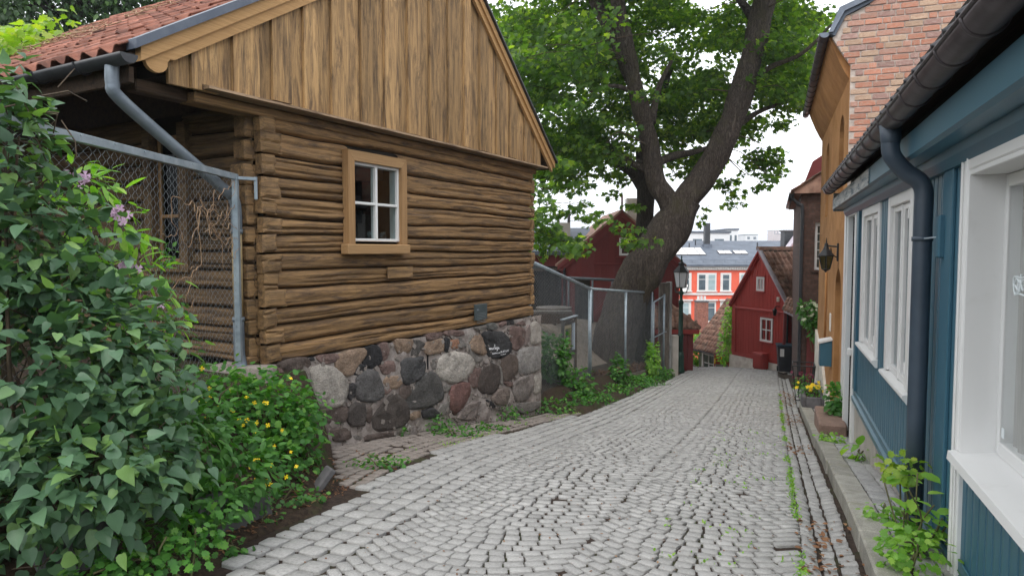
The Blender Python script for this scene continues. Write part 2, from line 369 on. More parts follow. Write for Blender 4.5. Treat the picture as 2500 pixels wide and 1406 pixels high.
# ------------------------------------------------------------------ ground, road, pavement
def stonemat(name, attr=False, speck=70, bump=.7, base=None, moss=None, bs=34, dist=.012):
    t = NT(name); v = t.coords((1, 1, 1)); f = t.noise(v, 7, 6, .65); s2 = t.noise(v, speck, 3, .7)
    c = base if base is not None else t.n('ObjectInfo').outputs['Color']
    k = t.ramp(f, [(.3, (.72, .71, .7, 1)), (.7, (1.16, 1.14, 1.12, 1))] if base is not None else [(.3, (.6, .59, .58, 1)), (.7, (1.3, 1.27, 1.24, 1))]); c = t.mix(1., c, k, 'MULTIPLY')
    k2 = t.ramp(s2, [(.36, (.66, .66, .66, 1)), (.62, (1.2, 1.2, 1.2, 1))]); c = t.mix(.75, c, k2, 'MULTIPLY')
    if base is not None: c = t.objvar(c, .11, attr)
    if moss is not None:
        g = t.noise(t.coords((1, 1, 1), True), 4, 5, .7); c = t.mix(t.ramp(g, [(.55, (0, 0, 0, 1)), (.72, (.8, .8, .8, 1))]), c, moss)
    return t.done(c, .82, t.bump(t.noise(v, bs, 6, .68), bump, dist), 0, .35)
M_BOULDER = stonemat('boulder stone', bs=20, bump=1., dist=.045)
M_SETT = stonemat('grey granite sett', False, 160, .5, srgb(162, 162, 161), bs=60, dist=.005)
M_SETTS = stonemat('grey granite setts', True, 160, .5, srgb(162, 162, 161), bs=60, dist=.005)
M_SETTBR = stonemat('brown grey sett', False, 120, .5, srgb(142, 134, 128), bs=60, dist=.005)
M_SETTSBR = stonemat('brown grey setts', True, 120, .5, srgb(142, 134, 128), bs=60, dist=.005)
M_KERB = stonemat('granite kerb stone', False, 120, .6, srgb(158, 156, 148), moss=srgb(122, 122, 92), bs=50, dist=.006)
def soil(name, c1, c2, moss, bs=80):
    t = NT(name); v = t.coords((1, 1, 1), False); f = t.noise(v, 22, 7, .7); c = t.ramp(f, [(.35, c1), (.68, c2)])
    g = t.noise(v, 2.2, 6, .7); c = t.mix(t.ramp(g, [(.52, (0, 0, 0, 1)), (.64, (1, 1, 1, 1))]), c, moss)
    return t.done(c, .95, t.bump(t.noise(v, bs, 6, .75), 1., .02), 0, .2)
M_JOINT = soil('dark joint earth', srgb(50, 43, 39), srgb(84, 70, 62), srgb(70, 76, 48))
M_SOIL = soil('dark garden soil', srgb(46, 38, 32), srgb(84, 70, 58), srgb(60, 66, 40), 50)
M_GRAVEL = soil('grey yard gravel', srgb(128, 118, 108), srgb(176, 164, 152), srgb(120, 108, 92), 120)

def wallline(t): return np.interp(t, [5.2, 6.0, 10.7, 11.1], [-4.6, -4.47, -3.67, -3.60])
def terrain(t, s):
    g = Gt(t); z = g - .13
    l0 = L0(t); left = l0 - s
    tb = 4.4 + (-3.1 - s) * 1.23
    wbed = (1 - smooth(-.35, .12, t - tb)) * (left > 0)
    hb = (g - .02) + (np.maximum(.40, g + .3) - (g - .02)) * smooth(.05, 1.35, left) - .0
    z = z * (1 - wbed) + hb * wbed
    wy = smooth(10.6, 11.6, t) * (left > 0) * (1 - smooth(33, 40, t))
    hy = g + .02 + .28 * smooth(.45, .75, left) + 1.35 * smooth(.7, 3.6, left)
    z = z * (1 - wy) + hy * wy
    return z
def zroad(t, s): return Gt(t) - .045 * np.exp(-((s - .37) / .10) ** 2) + .02 * np.cos((s + 1.1) * 1.2) - .02
def sheet(name, ta, sa, zf, mat, thick=0, F=SF):
    T_, S_ = np.meshgrid(ta, sa, indexing='ij'); Z_ = zf(T_, S_)
    V = np.stack([T_, -S_, Z_], -1).reshape(-1, 3); n, m = len(ta), len(sa)
    i = np.arange((n - 1) * m).reshape(n - 1, m)[:, :-1].ravel(); Fq = np.stack([i, i + m, i + m + 1, i + 1], 1)
    o = mk(name, V, Fq[:, ::-1], mat, None, F, True); o['kind'] = 'structure'; return o
ta = np.concatenate([[-400, -150, -60, -25, -12, -6], np.arange(-3, 34, .22), np.arange(34, 60, 2), [65, 80, 120, 200, 400, 900, 2500]])
sa = np.concatenate([[-2500, -900, -300, -120, -60, -30, -16, -11], np.arange(-9, -2.3, .16), [-2.2, -1, 0, 1, 2, 6, 15, 40, 100, 300, 900, 2500]])
ground = sheet('ground', ta, sa, terrain, M_SOIL)
gravel = sheet('gravel_yard', np.arange(11.6, 34, .3), np.arange(-12, -4.2, .25), lambda t, s: terrain(t, s) + .012, M_GRAVEL)
road = sheet('road', np.arange(-3, 34.1, .2), np.concatenate([np.linspace(-4.7, -2.2, 13), np.arange(-2, .1, .3), np.linspace(.15, .56, 9), [.9, 1.4, 2.2]]),
             lambda t, s: zroad(t, s) - .02, M_JOINT)

def sett_template(seed):
    r = random.Random(seed); V = []
    c = .13
    out = [(-.5 + c, -.5), (.5 - c, -.5), (.5, -.5 + c), (.5, .5 - c), (.5 - c, .5), (-.5 + c, .5), (-.5, .5 - c), (-.5, -.5 + c)]
    out = [(x + r.uniform(-.045, .045), y + r.uniform(-.045, .045)) for x, y in out]
    for k, z in ((1.0, -1), (1.0, -.11), (.955, -.015)):
        V += [(x * k, y * k, z + (r.uniform(-.025, .025) if z > -1 else 0)) for x, y in out]
    V.append((r.uniform(-.1, .1), r.uniform(-.1, .1), .02)); F = []
    for i in range(2):
        for k in range(8):
            a, b = i * 8 + k, i * 8 + (k + 1) % 8; F += [(a, b, b + 8), (a, b + 8, a + 8)]
    for k in range(8): F.append((16 + k, 16 + (k + 1) % 8, 24))
    return np.array(V), np.array(F)
ST = [sett_template(i) for i in range(8)]
class Setts:
    """t, s, length along the row, width, turn of the row, height of the block, lift"""
    def __init__(self): self.L = []
    def put(self, t, s, w, l, ang, h=.05, lift=0.): self.L.append((t, s, w, l, ang, h, lift))
    def build(self, parent, keep, m1, m2, name='sett', zf=zroad):
        A = np.array(self.L); X, Y = xy(A[:, 0], A[:, 1]); Z = zf(A[:, 0], A[:, 1])
        px, py, f = project(np.stack([X, Y, Z], 1))
        vis = (px > -20) & (px < 2520) & (py < 1430) & (py > 600)
        order = np.argsort(np.where(vis, f, f + 1e4)); ind = set(order[:keep].tolist()) if keep else set()
        MEs = [None] * 8; VV = []; FF = []; RR = []; n = 0
        for i in range(len(A)):
            t, s, w, l, ang, h, lift = A[i]; k = i % 8; V, F = ST[k]
            lift += random.gauss(0, .0014); ta_ = random.gauss(0, .007); tb_ = random.gauss(0, .007); ca, sa_ = math.cos(ang), math.sin(ang)
            if i in ind:
                if MEs[k] is None: MEs[k] = make_mesh(name, V, F, False); MEs[k].materials.append(m1)
                e = .05; z0 = float(zf(t, s)); gt = (float(zf(t + e, s)) - z0) / e; gs = (float(zf(t, s + e)) - z0) / e
                # row direction u in (t,-s); across v
                u = Vector((sa_, -ca, gt * sa_ + gs * ca + ta_)).normalized(); v = Vector((ca, sa_, gt * ca - gs * sa_ + tb_)).normalized(); w3 = u.cross(v).normalized(); v = w3.cross(u)
                M = Matrix((u * w, v * l, w3 * h)).transposed().to_4x4(); M.translation = (t, -s, z0 + lift)
                place(name, MEs[k], None, parent, M)
            else:
                lx, ly = V[:, 0] * w, V[:, 1] * l
                vt = t + lx * sa_ + ly * ca; vs = s + lx * ca - ly * sa_
                vz = zf(vt, vs) + V[:, 2] * h + lift + lx * ta_ + ly * tb_
                VV.append(np.stack([vt, -vs, vz], 1)); FF.append(F + n); n += len(V); RR += [random.random()] * len(V)
        if VV:
            o = mk(name + '_field', np.concatenate(VV), np.concatenate(FF), m2, parent, I4, False, RR); o['kind'] = 'stuff'
# mk() put the origin of a sheet in its middle: parts are placed in the street frame
def as_parent(o, F):
    _org[o] = (F.inverted() @ _org[o][1], F)
as_parent(road, SF)
sets = Setts()
# segmental arches, two lanes
WL = 1.29
for lane in range(2):
    for r in range(-1, 268):
        t0 = 2.2 + r * .104 + (.05 if lane else 0)
        if t0 > 31.5: break
        u = -WL / 2 + random.uniform(0, .05)
        while u < WL / 2 - .04:
            w = random.uniform(.1, .124); 
            if u + w > WL / 2 - .06: w = WL / 2 - u + .01
            uc = u + w / 2; q = 2 * uc / WL; t = t0 - .30 * (1 - q * q); dt = .30 * 2 * q * 2 / WL
            cosr = 1 / math.sqrt(1 + dt * dt); sc = -2.39 + WL * (lane + .5) + uc
            sj = sc + (float(L1(t)) + 2.40) * max(0, (-1.2 - sc)) / 1.2
            if not (.16 < random.random() * 14 < .18):
                sets.put(t + random.gauss(0, .004), sj, (w - .017) / cosr, .092 * cosr + random.uniform(-.007, .003), math.atan(dt), .05)
            u += w
# right channel, three rows along the gutter
for k, (sc, wd) in enumerate(((.255, .1), (.36, .095), (.465, .11))):
    t = 2.0 + k * .05
    while t < 24:
        l = random.uniform(.10, .16); sets.put(t + l / 2, sc + random.gauss(0, .004), wd - .012, l - .014, 0, .045, -.004); t += l
for k in range(11):                                              # wider paving past the kerb
    t = 15.6 + .05 * (k % 2); sc = .58 + k * .105
    while t < 30.5:
        l = random.uniform(.1, .13)
        if (t > 17.95 or sc < .9) and (t < 20.1 or t > 20.1 and sc < .55 + (t > 26) * 2) : sets.put(t + l / 2, sc + random.gauss(0, .006), .092, l - .016, random.gauss(0, .05), .05)
        t += l
sets.build(road, 300, M_SETT, M_SETTS)
# larger setts along the left edge
big = Setts()
t_rows = 6
for k in range(t_rows):
    t = 1.6 + random.uniform(0, .1)
    while t < 27:
        l = random.uniform(.14, .2); tc = t + l / 2; sc = float(L1(tc)) - .05 - k * .16
        if sc - .04 > float(L0(tc)): big.put(tc, sc + random.gauss(0, .006), .138, l - .026, random.gauss(0, .05), .07, .004)
        t += l
big.build(road, 200, M_SETT, M_SETTS, 'edge_sett')
# brownish narrow pavement under the stone wall
sw = Setts()
for k in range(10):
    t = 4.6 + random.uniform(0, .1)
    while t < 13.5:
        l = random.uniform(.1, .14); tc = t + l / 2; sc = float(L0(tc)) - .07 - k * .115 + .02 * math.sin(tc * 3 + k)
        lim = float(wallline(tc)) + .05 if tc < 11.1 else float(L0(tc)) - .3
        tb = 4.45 + (-3.1 - sc) * 1.23
        if sc > lim and tc > tb and random.random() < .96: sw.put(tc, sc, .094, l - .022, random.gauss(0, .08), .05, -.002)
        t += l
sw.build(road, 150, M_SETTBR, M_SETTSBR, 'pavement_sett')

# right-hand pavement: kerb stones and a strip of setts
def zpav(t, s): return Gt(t) + .085
pav = sheet('pavement', np.arange(1.5, 15.8, .2), np.array([.60, .75, .9, 1.08]), lambda t, s: zpav(t, s) - .012, M_JOINT)
as_parent(pav, SF)
t = 1.6; KM = {}
while t < 14.8:
    l = random.uniform(.75, 1.25); z0, z1 = float(Gt(t)), float(Gt(t + l)); sl = math.atan2(z1 - z0, l)
    V, F = cbox(-l / 2 + .004, l / 2 - .004, -.095, .095, -.22, 0, .014)
    V = np.array(V); V += np.array([[n3(*(p * 9 + t)) * .006 for _ in range(3)] for p in V])
    M = Matrix.Translation((t + l / 2, -(KERB + .1) + random.gauss(0, .006), (z0 + z1) / 2 + .102)) @ Matrix.Rotation(-sl, 4, 'Y') @ Matrix.Rotation(random.gauss(0, .008), 4, 'Z')
    place('kerb_stone', make_mesh('kerb_stone', V, F), M_KERB, pav, M); t += l
ps = Setts()
for k, (sc, wd) in enumerate(((.83, .16), (.95, .1))):
    t = 1.8 + .05 * k
    while t < 14.6:
        l = random.uniform(.12, .22); ps.put(t + l / 2, sc, wd - .012, l - .014, random.gauss(0, .03), .05, .004); t += l
ps.build(pav, 120, M_SETT, M_SETTS, 'pavement_sett', zpav)
# the slope of grass and lane below the crest stays bare ground

# ------------------------------------------------------------------ log house
lh = thing('log_house', 'old brown timber log house with boarded gable on a boulder foundation', 'house', LHF)
ZS = [.455, .63, .81, .99, 1.17, 1.345, 1.52, 1.69, 1.87, 2.06, 2.25, 2.46, 2.68, 2.93]
LEN = 5.46
def zb(i, x, sd=0): return ZS[i] + (.036 * n3(x * .5 + sd, i * 3.7, sd) + .008 * n3(x * 2.3, i * 5.1, 3 + sd)) * (0 if i in (0, 13) else 1)
def log_mesh(i, a0, a1, sd, along='x', bulge=.066):
    nx = max(3, int((a1 - a0) / .07)); nz = 16; V = []; r = random.Random(i * 31 + int(a0 * 10) + sd * 7)
    cr = [(r.uniform(.25, .75), r.uniform(a0 - .5, a1 - .8), r.uniform(.8, 3.2), r.uniform(.016, .034), r.random() * 9) for _ in range(r.choice([2, 3, 3]))]
    th = r.uniform(-.012, .015)
    for k in range(nx + 1):
        a = a0 + (a1 - a0) * k / nx; z0 = zb(i, a, sd) + .004; z1 = zb(i + 1, a, sd) - .004
        for j in range(nz + 1):
            v = j / nz; w = abs(2 * v - 1); y = -bulge * (1 - w ** 7) - th * (1 - w ** 7)
            y += .011 * n3(a * 1.1, v * 3.5 + i * 2.1, sd) + .008 * n3(a * 2.2, v * 11, i + sd) + .004 * n3(a * 6, v * 26, i)
            for (vc, xs, ln, dp, ph) in cr:
                if xs < a < xs + ln:
                    vv = vc + .08 * n3(a * 1.1 + ph, ph) + .02 * n3(a * 6, ph)
                    e = min(1, (a - xs) / .25, (xs + ln - a) / .25); y += dp * e * math.exp(-((v - vv) / .045) ** 2)
            p = (a, y, z0 + (z1 - z0) * v); V.append(p if along == 'x' else (y, a, p[2]))
    F = []
    for k in range(nx):
        for j in range(nz):
            q = (k * (nz + 1) + j, (k + 1) * (nz + 1) + j, (k + 1) * (nz + 1) + j + 1, k * (nz + 1) + j + 1); F.append(q if along == 'x' else q[::-1])
    return V, F
def log_end_mesh(x0, x1, z0, z1, yo, sd):
    nx, nz = 5, 8; V = []; F = []; r = random.Random(sd); tilt = r.uniform(-.02, .02); vc = r.uniform(.2, .8)
    for k in range(nx + 1):
        for j in range(nz + 1):
            u, v = k / nx, j / nz; x = x0 + (x1 - x0) * u + (.022 * n3(v * 2.2, sd * 1.7) if k == nx else .008 * n3(v * 3, sd)) ; z = z0 + .003 + (z1 - z0 - .006) * v + tilt * (u - .5)
            e = max(abs(2 * u - 1) ** 7, abs(2 * v - 1) ** 7); y = yo + .022 * e + .010 * n3(x * 9, z * 9, sd) + .022 * math.exp(-((v - vc - .1 * n3(u * 2, sd)) / .06) ** 2) * (1 if sd % 3 else 0); V.append((x, y, z))
    for k in range(nx):
        for j in range(nz): q = k * (nz + 1) + j; F.append((q, q + nz + 1, q + nz + 2, q + 1))
    m = len(V); rim = [k * (nz + 1) for k in range(nx + 1)] + [nx * (nz + 1) + j for j in range(1, nz + 1)] + [k * (nz + 1) + nz for k in range(nx - 1, -1, -1)] + [j for j in range(nz - 1, 0, -1)]
    for q in rim: V.append((V[q][0], .02, V[q][2]))
    n = len(rim)
    for i in range(n): F.append((rim[i], m + i, m + (i + 1) % n, rim[(i + 1) % n]))
    return V, F
WX0, WX1, WZ0, WZ1 = 1.14, 1.95, 1.645, 2.51          # opening of the gable window
for i in range(13):
    if ZS[i] < WZ1 + .02 and ZS[i + 1] > WZ0 - .02 and i >= 6: segs = [(.02, WX0 - .02), (WX1 + .02, LEN)]
    else: segs = [(.02, LEN)]
    for a0, a1 in segs:
        mk('log', *log_mesh(i, a0, a1, 0), M_LOG, lh, smoothed=True)
    # ends at the two corners
    for cx, w in ((.0, .19), (LEN - .03, .09)):
        z0, z1 = ZS[i] + random.uniform(-.02, .02), ZS[i + 1] + random.uniform(-.02, .015)
        lo = -.03 - random.uniform(0, .03); yo = -.084 - random.uniform(0, .014)
        ww = w * random.uniform(.85, 1.2) * (1 if i % 2 else .62)
        mk('log_end', *log_end_mesh(cx + (lo if cx == 0 else 0), cx + ww, z0, z1, yo, i + (0 if cx == 0 else 40)), M_LOGEND, lh)
    # side wall towards the garden
    SW0, SW1, SZ0, SZ1 = 1.06, 1.50, 1.42, 2.72
    segs = [(.02, SW0 - .02), (SW1 + .02, 5.6)] if (ZS[i] < SZ1 and ZS[i + 1] > SZ0) else [(.02, 5.6)]
    for a0, a1 in segs: mk('log', *log_mesh(i, a0, a1, 5, 'y'), M_LOGY, lh, smoothed=True)
    z0, z1 = ZS[i] - .09 + random.uniform(-.02, .02), ZS[i + 1] - .09 + random.uniform(-.02, .02)
    V, F = cbox(-.13 - random.uniform(0, .03), .0, .03, .2 + random.uniform(-.02, .05), max(z0, .46) + .004, z1 - .004, .016)
    V = np.array(V); V += np.array([[n3(*(p * 7 + i)) * .014] * 3 for p in V]); mk('log_end', V, F, M_LOGEND, lh)
# body behind the logs with a dim room behind the windows
b = MB()
b.add(*box(.03, WX0 - .03, .0, .16, .45, 2.93)); b.add(*box(WX1 + .03, LEN - .02, .0, .16, .45, 2.93))
b.add(*box(WX0 - .03, WX1 + .03, .0, .16, .45, WZ0 - .03)); b.add(*box(WX0 - .03, WX1 + .03, .0, .16, WZ1 + .03, 2.93))
b.add(*box(.03, .16, .16, SW0, .45, 2.93)); b.add(*box(.03, .16, SW1, 5.6, .45, 2.93)); b.add(*box(.03, .16, SW0, SW1, .45, SZ0)); b.add(*box(.03, .16, SW0, SW1, SZ1, 2.93))
b.add(*box(.03, LEN, 5.6, 5.75, .45, 2.93)); b.add(*box(LEN - .16, LEN, .16, 5.6, .45, 2.93))
b.add(*box(.16, LEN - .16, .16, 5.6, .44, .5)); b.add(*box(.16, LEN - .16, .16, 5.6, 2.8, 2.93))
b.build('wall_core', M_CORE, lh)
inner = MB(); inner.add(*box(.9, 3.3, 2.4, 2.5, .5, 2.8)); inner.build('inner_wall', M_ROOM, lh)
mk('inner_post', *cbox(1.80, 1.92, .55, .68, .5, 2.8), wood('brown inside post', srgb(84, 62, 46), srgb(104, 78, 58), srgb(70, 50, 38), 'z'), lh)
# gable window
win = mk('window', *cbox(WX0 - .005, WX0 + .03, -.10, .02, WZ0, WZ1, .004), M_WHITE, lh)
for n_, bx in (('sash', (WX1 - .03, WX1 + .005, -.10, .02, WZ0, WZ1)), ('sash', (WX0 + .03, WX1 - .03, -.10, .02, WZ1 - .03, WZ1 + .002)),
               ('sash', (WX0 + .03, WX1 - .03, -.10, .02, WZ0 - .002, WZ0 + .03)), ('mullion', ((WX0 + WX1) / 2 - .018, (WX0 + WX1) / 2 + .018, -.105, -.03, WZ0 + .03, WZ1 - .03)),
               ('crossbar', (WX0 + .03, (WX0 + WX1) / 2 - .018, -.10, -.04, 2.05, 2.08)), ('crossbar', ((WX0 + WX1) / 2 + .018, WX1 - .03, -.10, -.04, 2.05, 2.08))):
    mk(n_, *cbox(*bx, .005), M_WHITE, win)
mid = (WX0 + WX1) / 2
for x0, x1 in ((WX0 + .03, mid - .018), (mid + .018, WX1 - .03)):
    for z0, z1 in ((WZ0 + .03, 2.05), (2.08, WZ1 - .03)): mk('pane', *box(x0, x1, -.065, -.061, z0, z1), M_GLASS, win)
for n_, poly in (('casing', [(WX0 - .10, WZ0 - .03), (WX0, WZ0 - .03), (WX0, WZ1), (WX0 - .10, WZ1 + .11)]), ('casing', [(WX1, WZ0 - .03), (WX1 + .10, WZ0 - .03), (WX1 + .10, WZ1 + .11), (WX1, WZ1)])):
    mk(n_, *prism(poly, -.145, -.06, 'y'), M_TRIMZ, win)
mk('casing', *prism([(WX0 - .099, WZ1 + .112), (WX0 + .001, WZ1 + .001), (WX1 - .001, WZ1 + .001), (WX1 + .099, WZ1 + .112)], -.145, -.06, 'y'), M_TRIM, win)
mk('sill', *cbox(WX0 - .14, WX1 + .13, -.17, -.055, WZ0 - .145, WZ0 - .032, .01), M_TRIM, win)
# jars on the inside of the window
M_JAR = glassmat('jar glass', (.8, .85, .85, 1), 1.6, .05)
for k, x in enumerate((WX0 + .12, WX0 + .40, WX0 + .62)):
    o = mk('glass_jar', *lathe([(.035, 0), (.04, .005), (.04, .08), (.036, .085), (.033, .08), (.033, .01)], 12, (x, -.005, WZ0 + .03)), M_JAR, None, LHF, True)
    tag(o, ['small glass jar at the left end of the log house window ledge', 'small glass jar just left of the window mullion', 'small glass jar right of the window mullion'][k], 'jar', 'jars on the window ledge')
# patch and plaque
mk('patch_board', *cbox(1.75, 2.22, -.092, -.07, 1.215, 1.345, .003), M_LOGEND, lh)
M_PLAQUE = grainy('dark slate plaque', srgb(60, 70, 72), srgb(76, 86, 88), 9, .5, .1, 30, 0)
# garden-side window
M_DIMGLASS = glassmat('old dim glass', (.7, .75, .75, 1), 1.12)
sw_ = mk('window', *cbox(-.04, .0, SW0 + .01, SW0 + .05, SZ0, SZ1, .004), M_TRIMZ, lh)
for bx in ((-.04, 0, SW1 - .05, SW1 - .01, SZ0, SZ1), (-.04, 0, SW0 + .05, SW1 - .05, SZ1 - .05, SZ1 - .002), (-.04, 0, SW0 + .05, SW1 - .05, SZ0, SZ0 + .04), (-.04, -.005, SW0 + .05, SW1 - .05, 1.88, 1.915)): mk('sash', *cbox(*bx, .004), M_TRIMZ, sw_)
mk('pane', *box(-.022, -.018, SW0 + .05, SW1 - .05, SZ0 + .04, 1.88), M_DIMGLASS, sw_); mk('pane', *box(-.022, -.018, SW0 + .05, SW1 - .05, 1.915, SZ1 - .05), M_DIMGLASS, sw_)
for bx in ((-.125, -.03, SW0 - .13, SW0 - .0, SZ0 - .1, SZ1 + .1), (-.125, -.03, SW1 + .0, SW1 + .13, SZ0 - .1, SZ1 + .1)): mk('casing', *cbox(*bx), M_LOGY, sw_)
for bx in ((-.13, -.03, SW0 + .002, SW1 - .002, SZ0 - .1, SZ0 - .004),): mk('casing', *cbox(*bx), M_LOGY, sw_)
# ---- gable boards
XA, ZA = 2.88, 5.43
def zrake(x): return 2.92 + .613 * (x + 1.22) if x < XA else 2.86 + .842 * (5.93 - x)
x = -1.02; k = 0
while x < 5.62:
    w = random.choice([.14, .17, .2, .22, .24, .27]) * random.uniform(.94, 1.06); w = min(w, 5.64 - x)
    if w < .05: break
    zl, zr = zrake(x) + .06, zrake(x + w) + .06; zt = max(zl, zr) if x < XA < x + w else None
    low = 2.935 - (.05 if x < -.72 else 0) + random.uniform(-.008, .01); up = (k % 2) * .032
    y0 = -.135 - up; nz = 10; V = []
    e_ = .010 if k % 2 == 0 else -.006
    poly = [(x + e_, low), (x + w - e_, low), (x + w - e_, zr)] + ([(XA, ZA + .06)] if zt else []) + [(x + e_, zl)]
    V, F = prism(poly, y0, -.10 - up * .6, 'y'); V = np.array(V)
    for p in V:
        p[0] += .006 * n3(p[2] * 1.3, k); p[1] -= .006 * n3(p[2], k, 5)
    mk('gable_board', V, F, M_BOARD, lh); x += w - (.012 if k % 2 == 0 else 0) * 0 + .001; k += 1
mk('gable_backing', *prism([(-1.0, 2.96), (5.6, 2.96), (5.6, zrake(5.6)), (XA, ZA), (-1.0, zrake(-1.0))], -.095, .3, 'y'), M_CORE, lh)
# ledge under the boards
V, F = prism([(-.26, 2.885), (-.25, 2.91), (-.09, 2.945), (-.05, 2.945), (-.05, 2.885)], -.73, 5.66, 'x'); mk('drip_ledge', V, F, M_LEDGE, lh)
mk('beam', *cbox(-.75, 5.55, -.10, .12, 2.79, 2.88, .012), M_LOG, lh)
mk('beam', *cbox(-1.2, -.02, .0, .14, 2.80, 2.90, .012), M_DARKWOOD, lh)
M_CAPPING = grainy('dark blue grey capping', srgb(70, 78, 92), srgb(88, 96, 108), 5, .4, .05, 30, .04, spec=.5, metal=.2)
# ---- barge boards (two layers) with a scrolled foot, sheet metal capping
def rk(x, off): return zrake(x) + off
def barge(xa, xb, o0, o1, y0, y1, name, mat, foot=None):
    poly = [(xa, rk(xa, o0)), (xb, rk(xb, o0)), (xb, rk(xb, o1)), (xa, rk(xa, o1))]
    if foot: poly = foot + poly[1:]
    mk(name, *prism(poly, y0, y1, 'y'), mat, lh)
foot = [(-1.26, rk(-1.26, .10))] + [(-1.155 + .095 * math.cos(a), rk(-1.155, .05) + .085 * math.sin(a)) for a in np.linspace(math.pi * 1.05, math.pi * 2.05, 9)] + [(-1.04, rk(-1.04, .02)), (-1.0, rk(-1.0, .0))]
M_TRIMR = wood('ochre barge board', srgb(166, 128, 84), srgb(190, 150, 102), srgb(150, 114, 74), 'x', var=.03, bump=.2, weather=(.6, .8))
barge(-1.26, XA, 0, .105, -.205, -.165, 'barge_board', M_TRIMR, foot)
barge(-1.30, XA, .105, .215, -.235, -.165, 'barge_board', M_TRIMR)
barge(XA, 5.93, 0, .10, -.205, -.165, 'barge_board', M_TRIMR); barge(XA, 5.97, .10, .20, -.235, -.165, 'barge_board', M_TRIMR)
barge(-1.36, XA, .216, .29, -.275, -.15, 'metal_capping', M_CAPPING); barge(XA, 6.0, .201, .235, -.275, -.15, 'metal_capping', M_BLACKMETAL)
# ---- roof
RT = .2
mk('roof_deck', *prism([(-1.36, rk(-1.36, .10)), (XA, ZA + .10), (6.0, rk(6.0, .10)), (6.0, rk(6.0, .19)), (XA, ZA + .195), (-1.36, rk(-1.36, .195))], -.16, 6.6, 'y'), M_DARKWOOD, lh)
def pantile(w, l, th=.014, n=12, amp=.03):
    V = []; F = []
    for (yy, zz) in ((0, .022), (l, 0)):
        for d in (0, -th):
            for k in range(n + 1):
                u = k / n; h = amp * math.cos(2 * math.pi * u * 1.12) * (1 if u < .72 else .9); V.append(((u - .5) * w * 1.12, yy, zz + h + d))
    m = n + 1
    for k in range(n):
        F += [(k, k + 1, 2 * m + k + 1, 2 * m + k), (m + k + 1, m + k, 3 * m + k, 3 * m + k + 1), (k + 1, k, m + k, m + k + 1)]
    F += [(0, 2 * m, 3 * m, m), (n, m + n, 3 * m + n, 2 * m + n)]
    return np.array(V), F
PV, PF = pantile(.215, .38)
# left slope: tile x -> -y of the house (along the eave), tile y -> up the slope
sl = math.atan(.613); up = Vector((math.cos(sl), 0, math.sin(sl))); nrm = Vector((-math.sin(sl), 0, math.cos(sl))); alo = Vector((0, -1, 0))
tile_me = make_mesh('roof_tile', PV, PF, True); tile_me.materials.append(M_TILE)
cands = []
for row in range(16):
    for c in range(31):
        base = Vector((-1.42, -.06 + c * .215, rk(-1.42, .235))) + up * (row * .31)
        if base.x > XA - .1: continue
        w3 = LHF @ base; cands.append(((w3 - Vector((0, 0, EYE))).length, row, c, base))
cands.sort(key=lambda q: q[0] + (0 if q[1] < 12 else 9)); rest = MB()
for q, (d, row, c, base) in enumerate(cands):
    M = Matrix((alo, up, nrm)).transposed().to_4x4(); M.translation = base + nrm * random.gauss(0, .006)
    M = M @ Matrix.Rotation(random.gauss(0, .012), 4, 'Z') @ Matrix.Rotation(random.gauss(0, .012), 4, 'X')
    if q < 300: place('roof_tile', tile_me, None, lh, M)
    else: rest.add(*xf((PV, PF), M), random.random())
sr = math.atan(-.842); up2 = Vector((-math.cos(sr), 0, -math.sin(sr))); nr2 = Vector((math.sin(-sr), 0, math.cos(sr))); al2 = Vector((0, 1, 0))
for row in range(13):
    for c in range(31):
        M = Matrix((al2, up2, nr2)).transposed().to_4x4(); M.translation = Vector((6.04, -.06 + c * .215, rk(6.04, .225))) + up2 * (row * .31)
        rest.add(*xf((PV, PF), M), random.random())
o = rest.build('roof_tile_rows', M_TILEATTR, lh, smoothed=True); o['kind'] = 'stuff'
for xx in (-.6, .35): mk('rafter', *prism([(-1.33, rk(-1.33, .0)), (.2, rk(.2, .0)), (.2, rk(.2, .095)), (-1.33, rk(-1.33, .095))], .35 + xx * 1.3 + .8, .47 + xx * 1.3 + .8, 'y'), M_DARKWOOD, lh)
mk('fascia_board', *cbox(-1.34, -1.30, -.14, 6.5, rk(-1.34, -.03), rk(-1.34, .095), .004), M_DARKWOOD, lh)
# ---- gutter and downpipe
gut = mk('gutter', *halfpipe((-1.43, 6.6, 2.99), (-1.43, -.29, 2.99), .07), M_BLACKMETAL, lh, smoothed=True)
mk('gutter_end', *prism([(-1.43 + .068 * math.cos(a), 2.99 - .068 * math.sin(a)) for a in np.linspace(0, math.pi, 10)], -.295, -.288, 'y'), M_BLACKMETAL, gut)
for y in np.arange(.3, 6.4, .6): mk('gutter_bracket', *tube([(-1.43 + .078 * math.cos(a), y, 2.99 - .078 * math.sin(a)) for a in np.linspace(0, math.pi, 10)], .008, 5), M_BLACKMETAL, gut)
P = spline([(-1.42, -.06, 2.94), (-1.42, -.06, 2.80), (-1.36, -.05, 2.70), (-.85, .03, 2.40), (-.30, .11, 2.09), (-.21, .12, 2.02), (-.185, .12, 1.9), (-.185, .12, 1.7)], 5)
mk('downpipe', *tube(P, .05, 14), M_ZINC, lh, smoothed=True)
mk('downpipe', *tube([(-.185, .12, 1.7), (-.185, .12, .9)], .046, 14), M_ZINCRUST, lh, smoothed=True)
mk('downpipe', *tube(spline([(-.185, .12, .9), (-.185, .12, .6), (-.19, .10, .52), (-.24, .02, .44)], 5), .05, 14), M_ZINC, lh, smoothed=True)
for z in (1.72, .9): mk('pipe_collar', *tube([(-.185, .12, z - .02), (-.185, .12, z + .02)], .056, 14), M_ZINC, lh, smoothed=True)
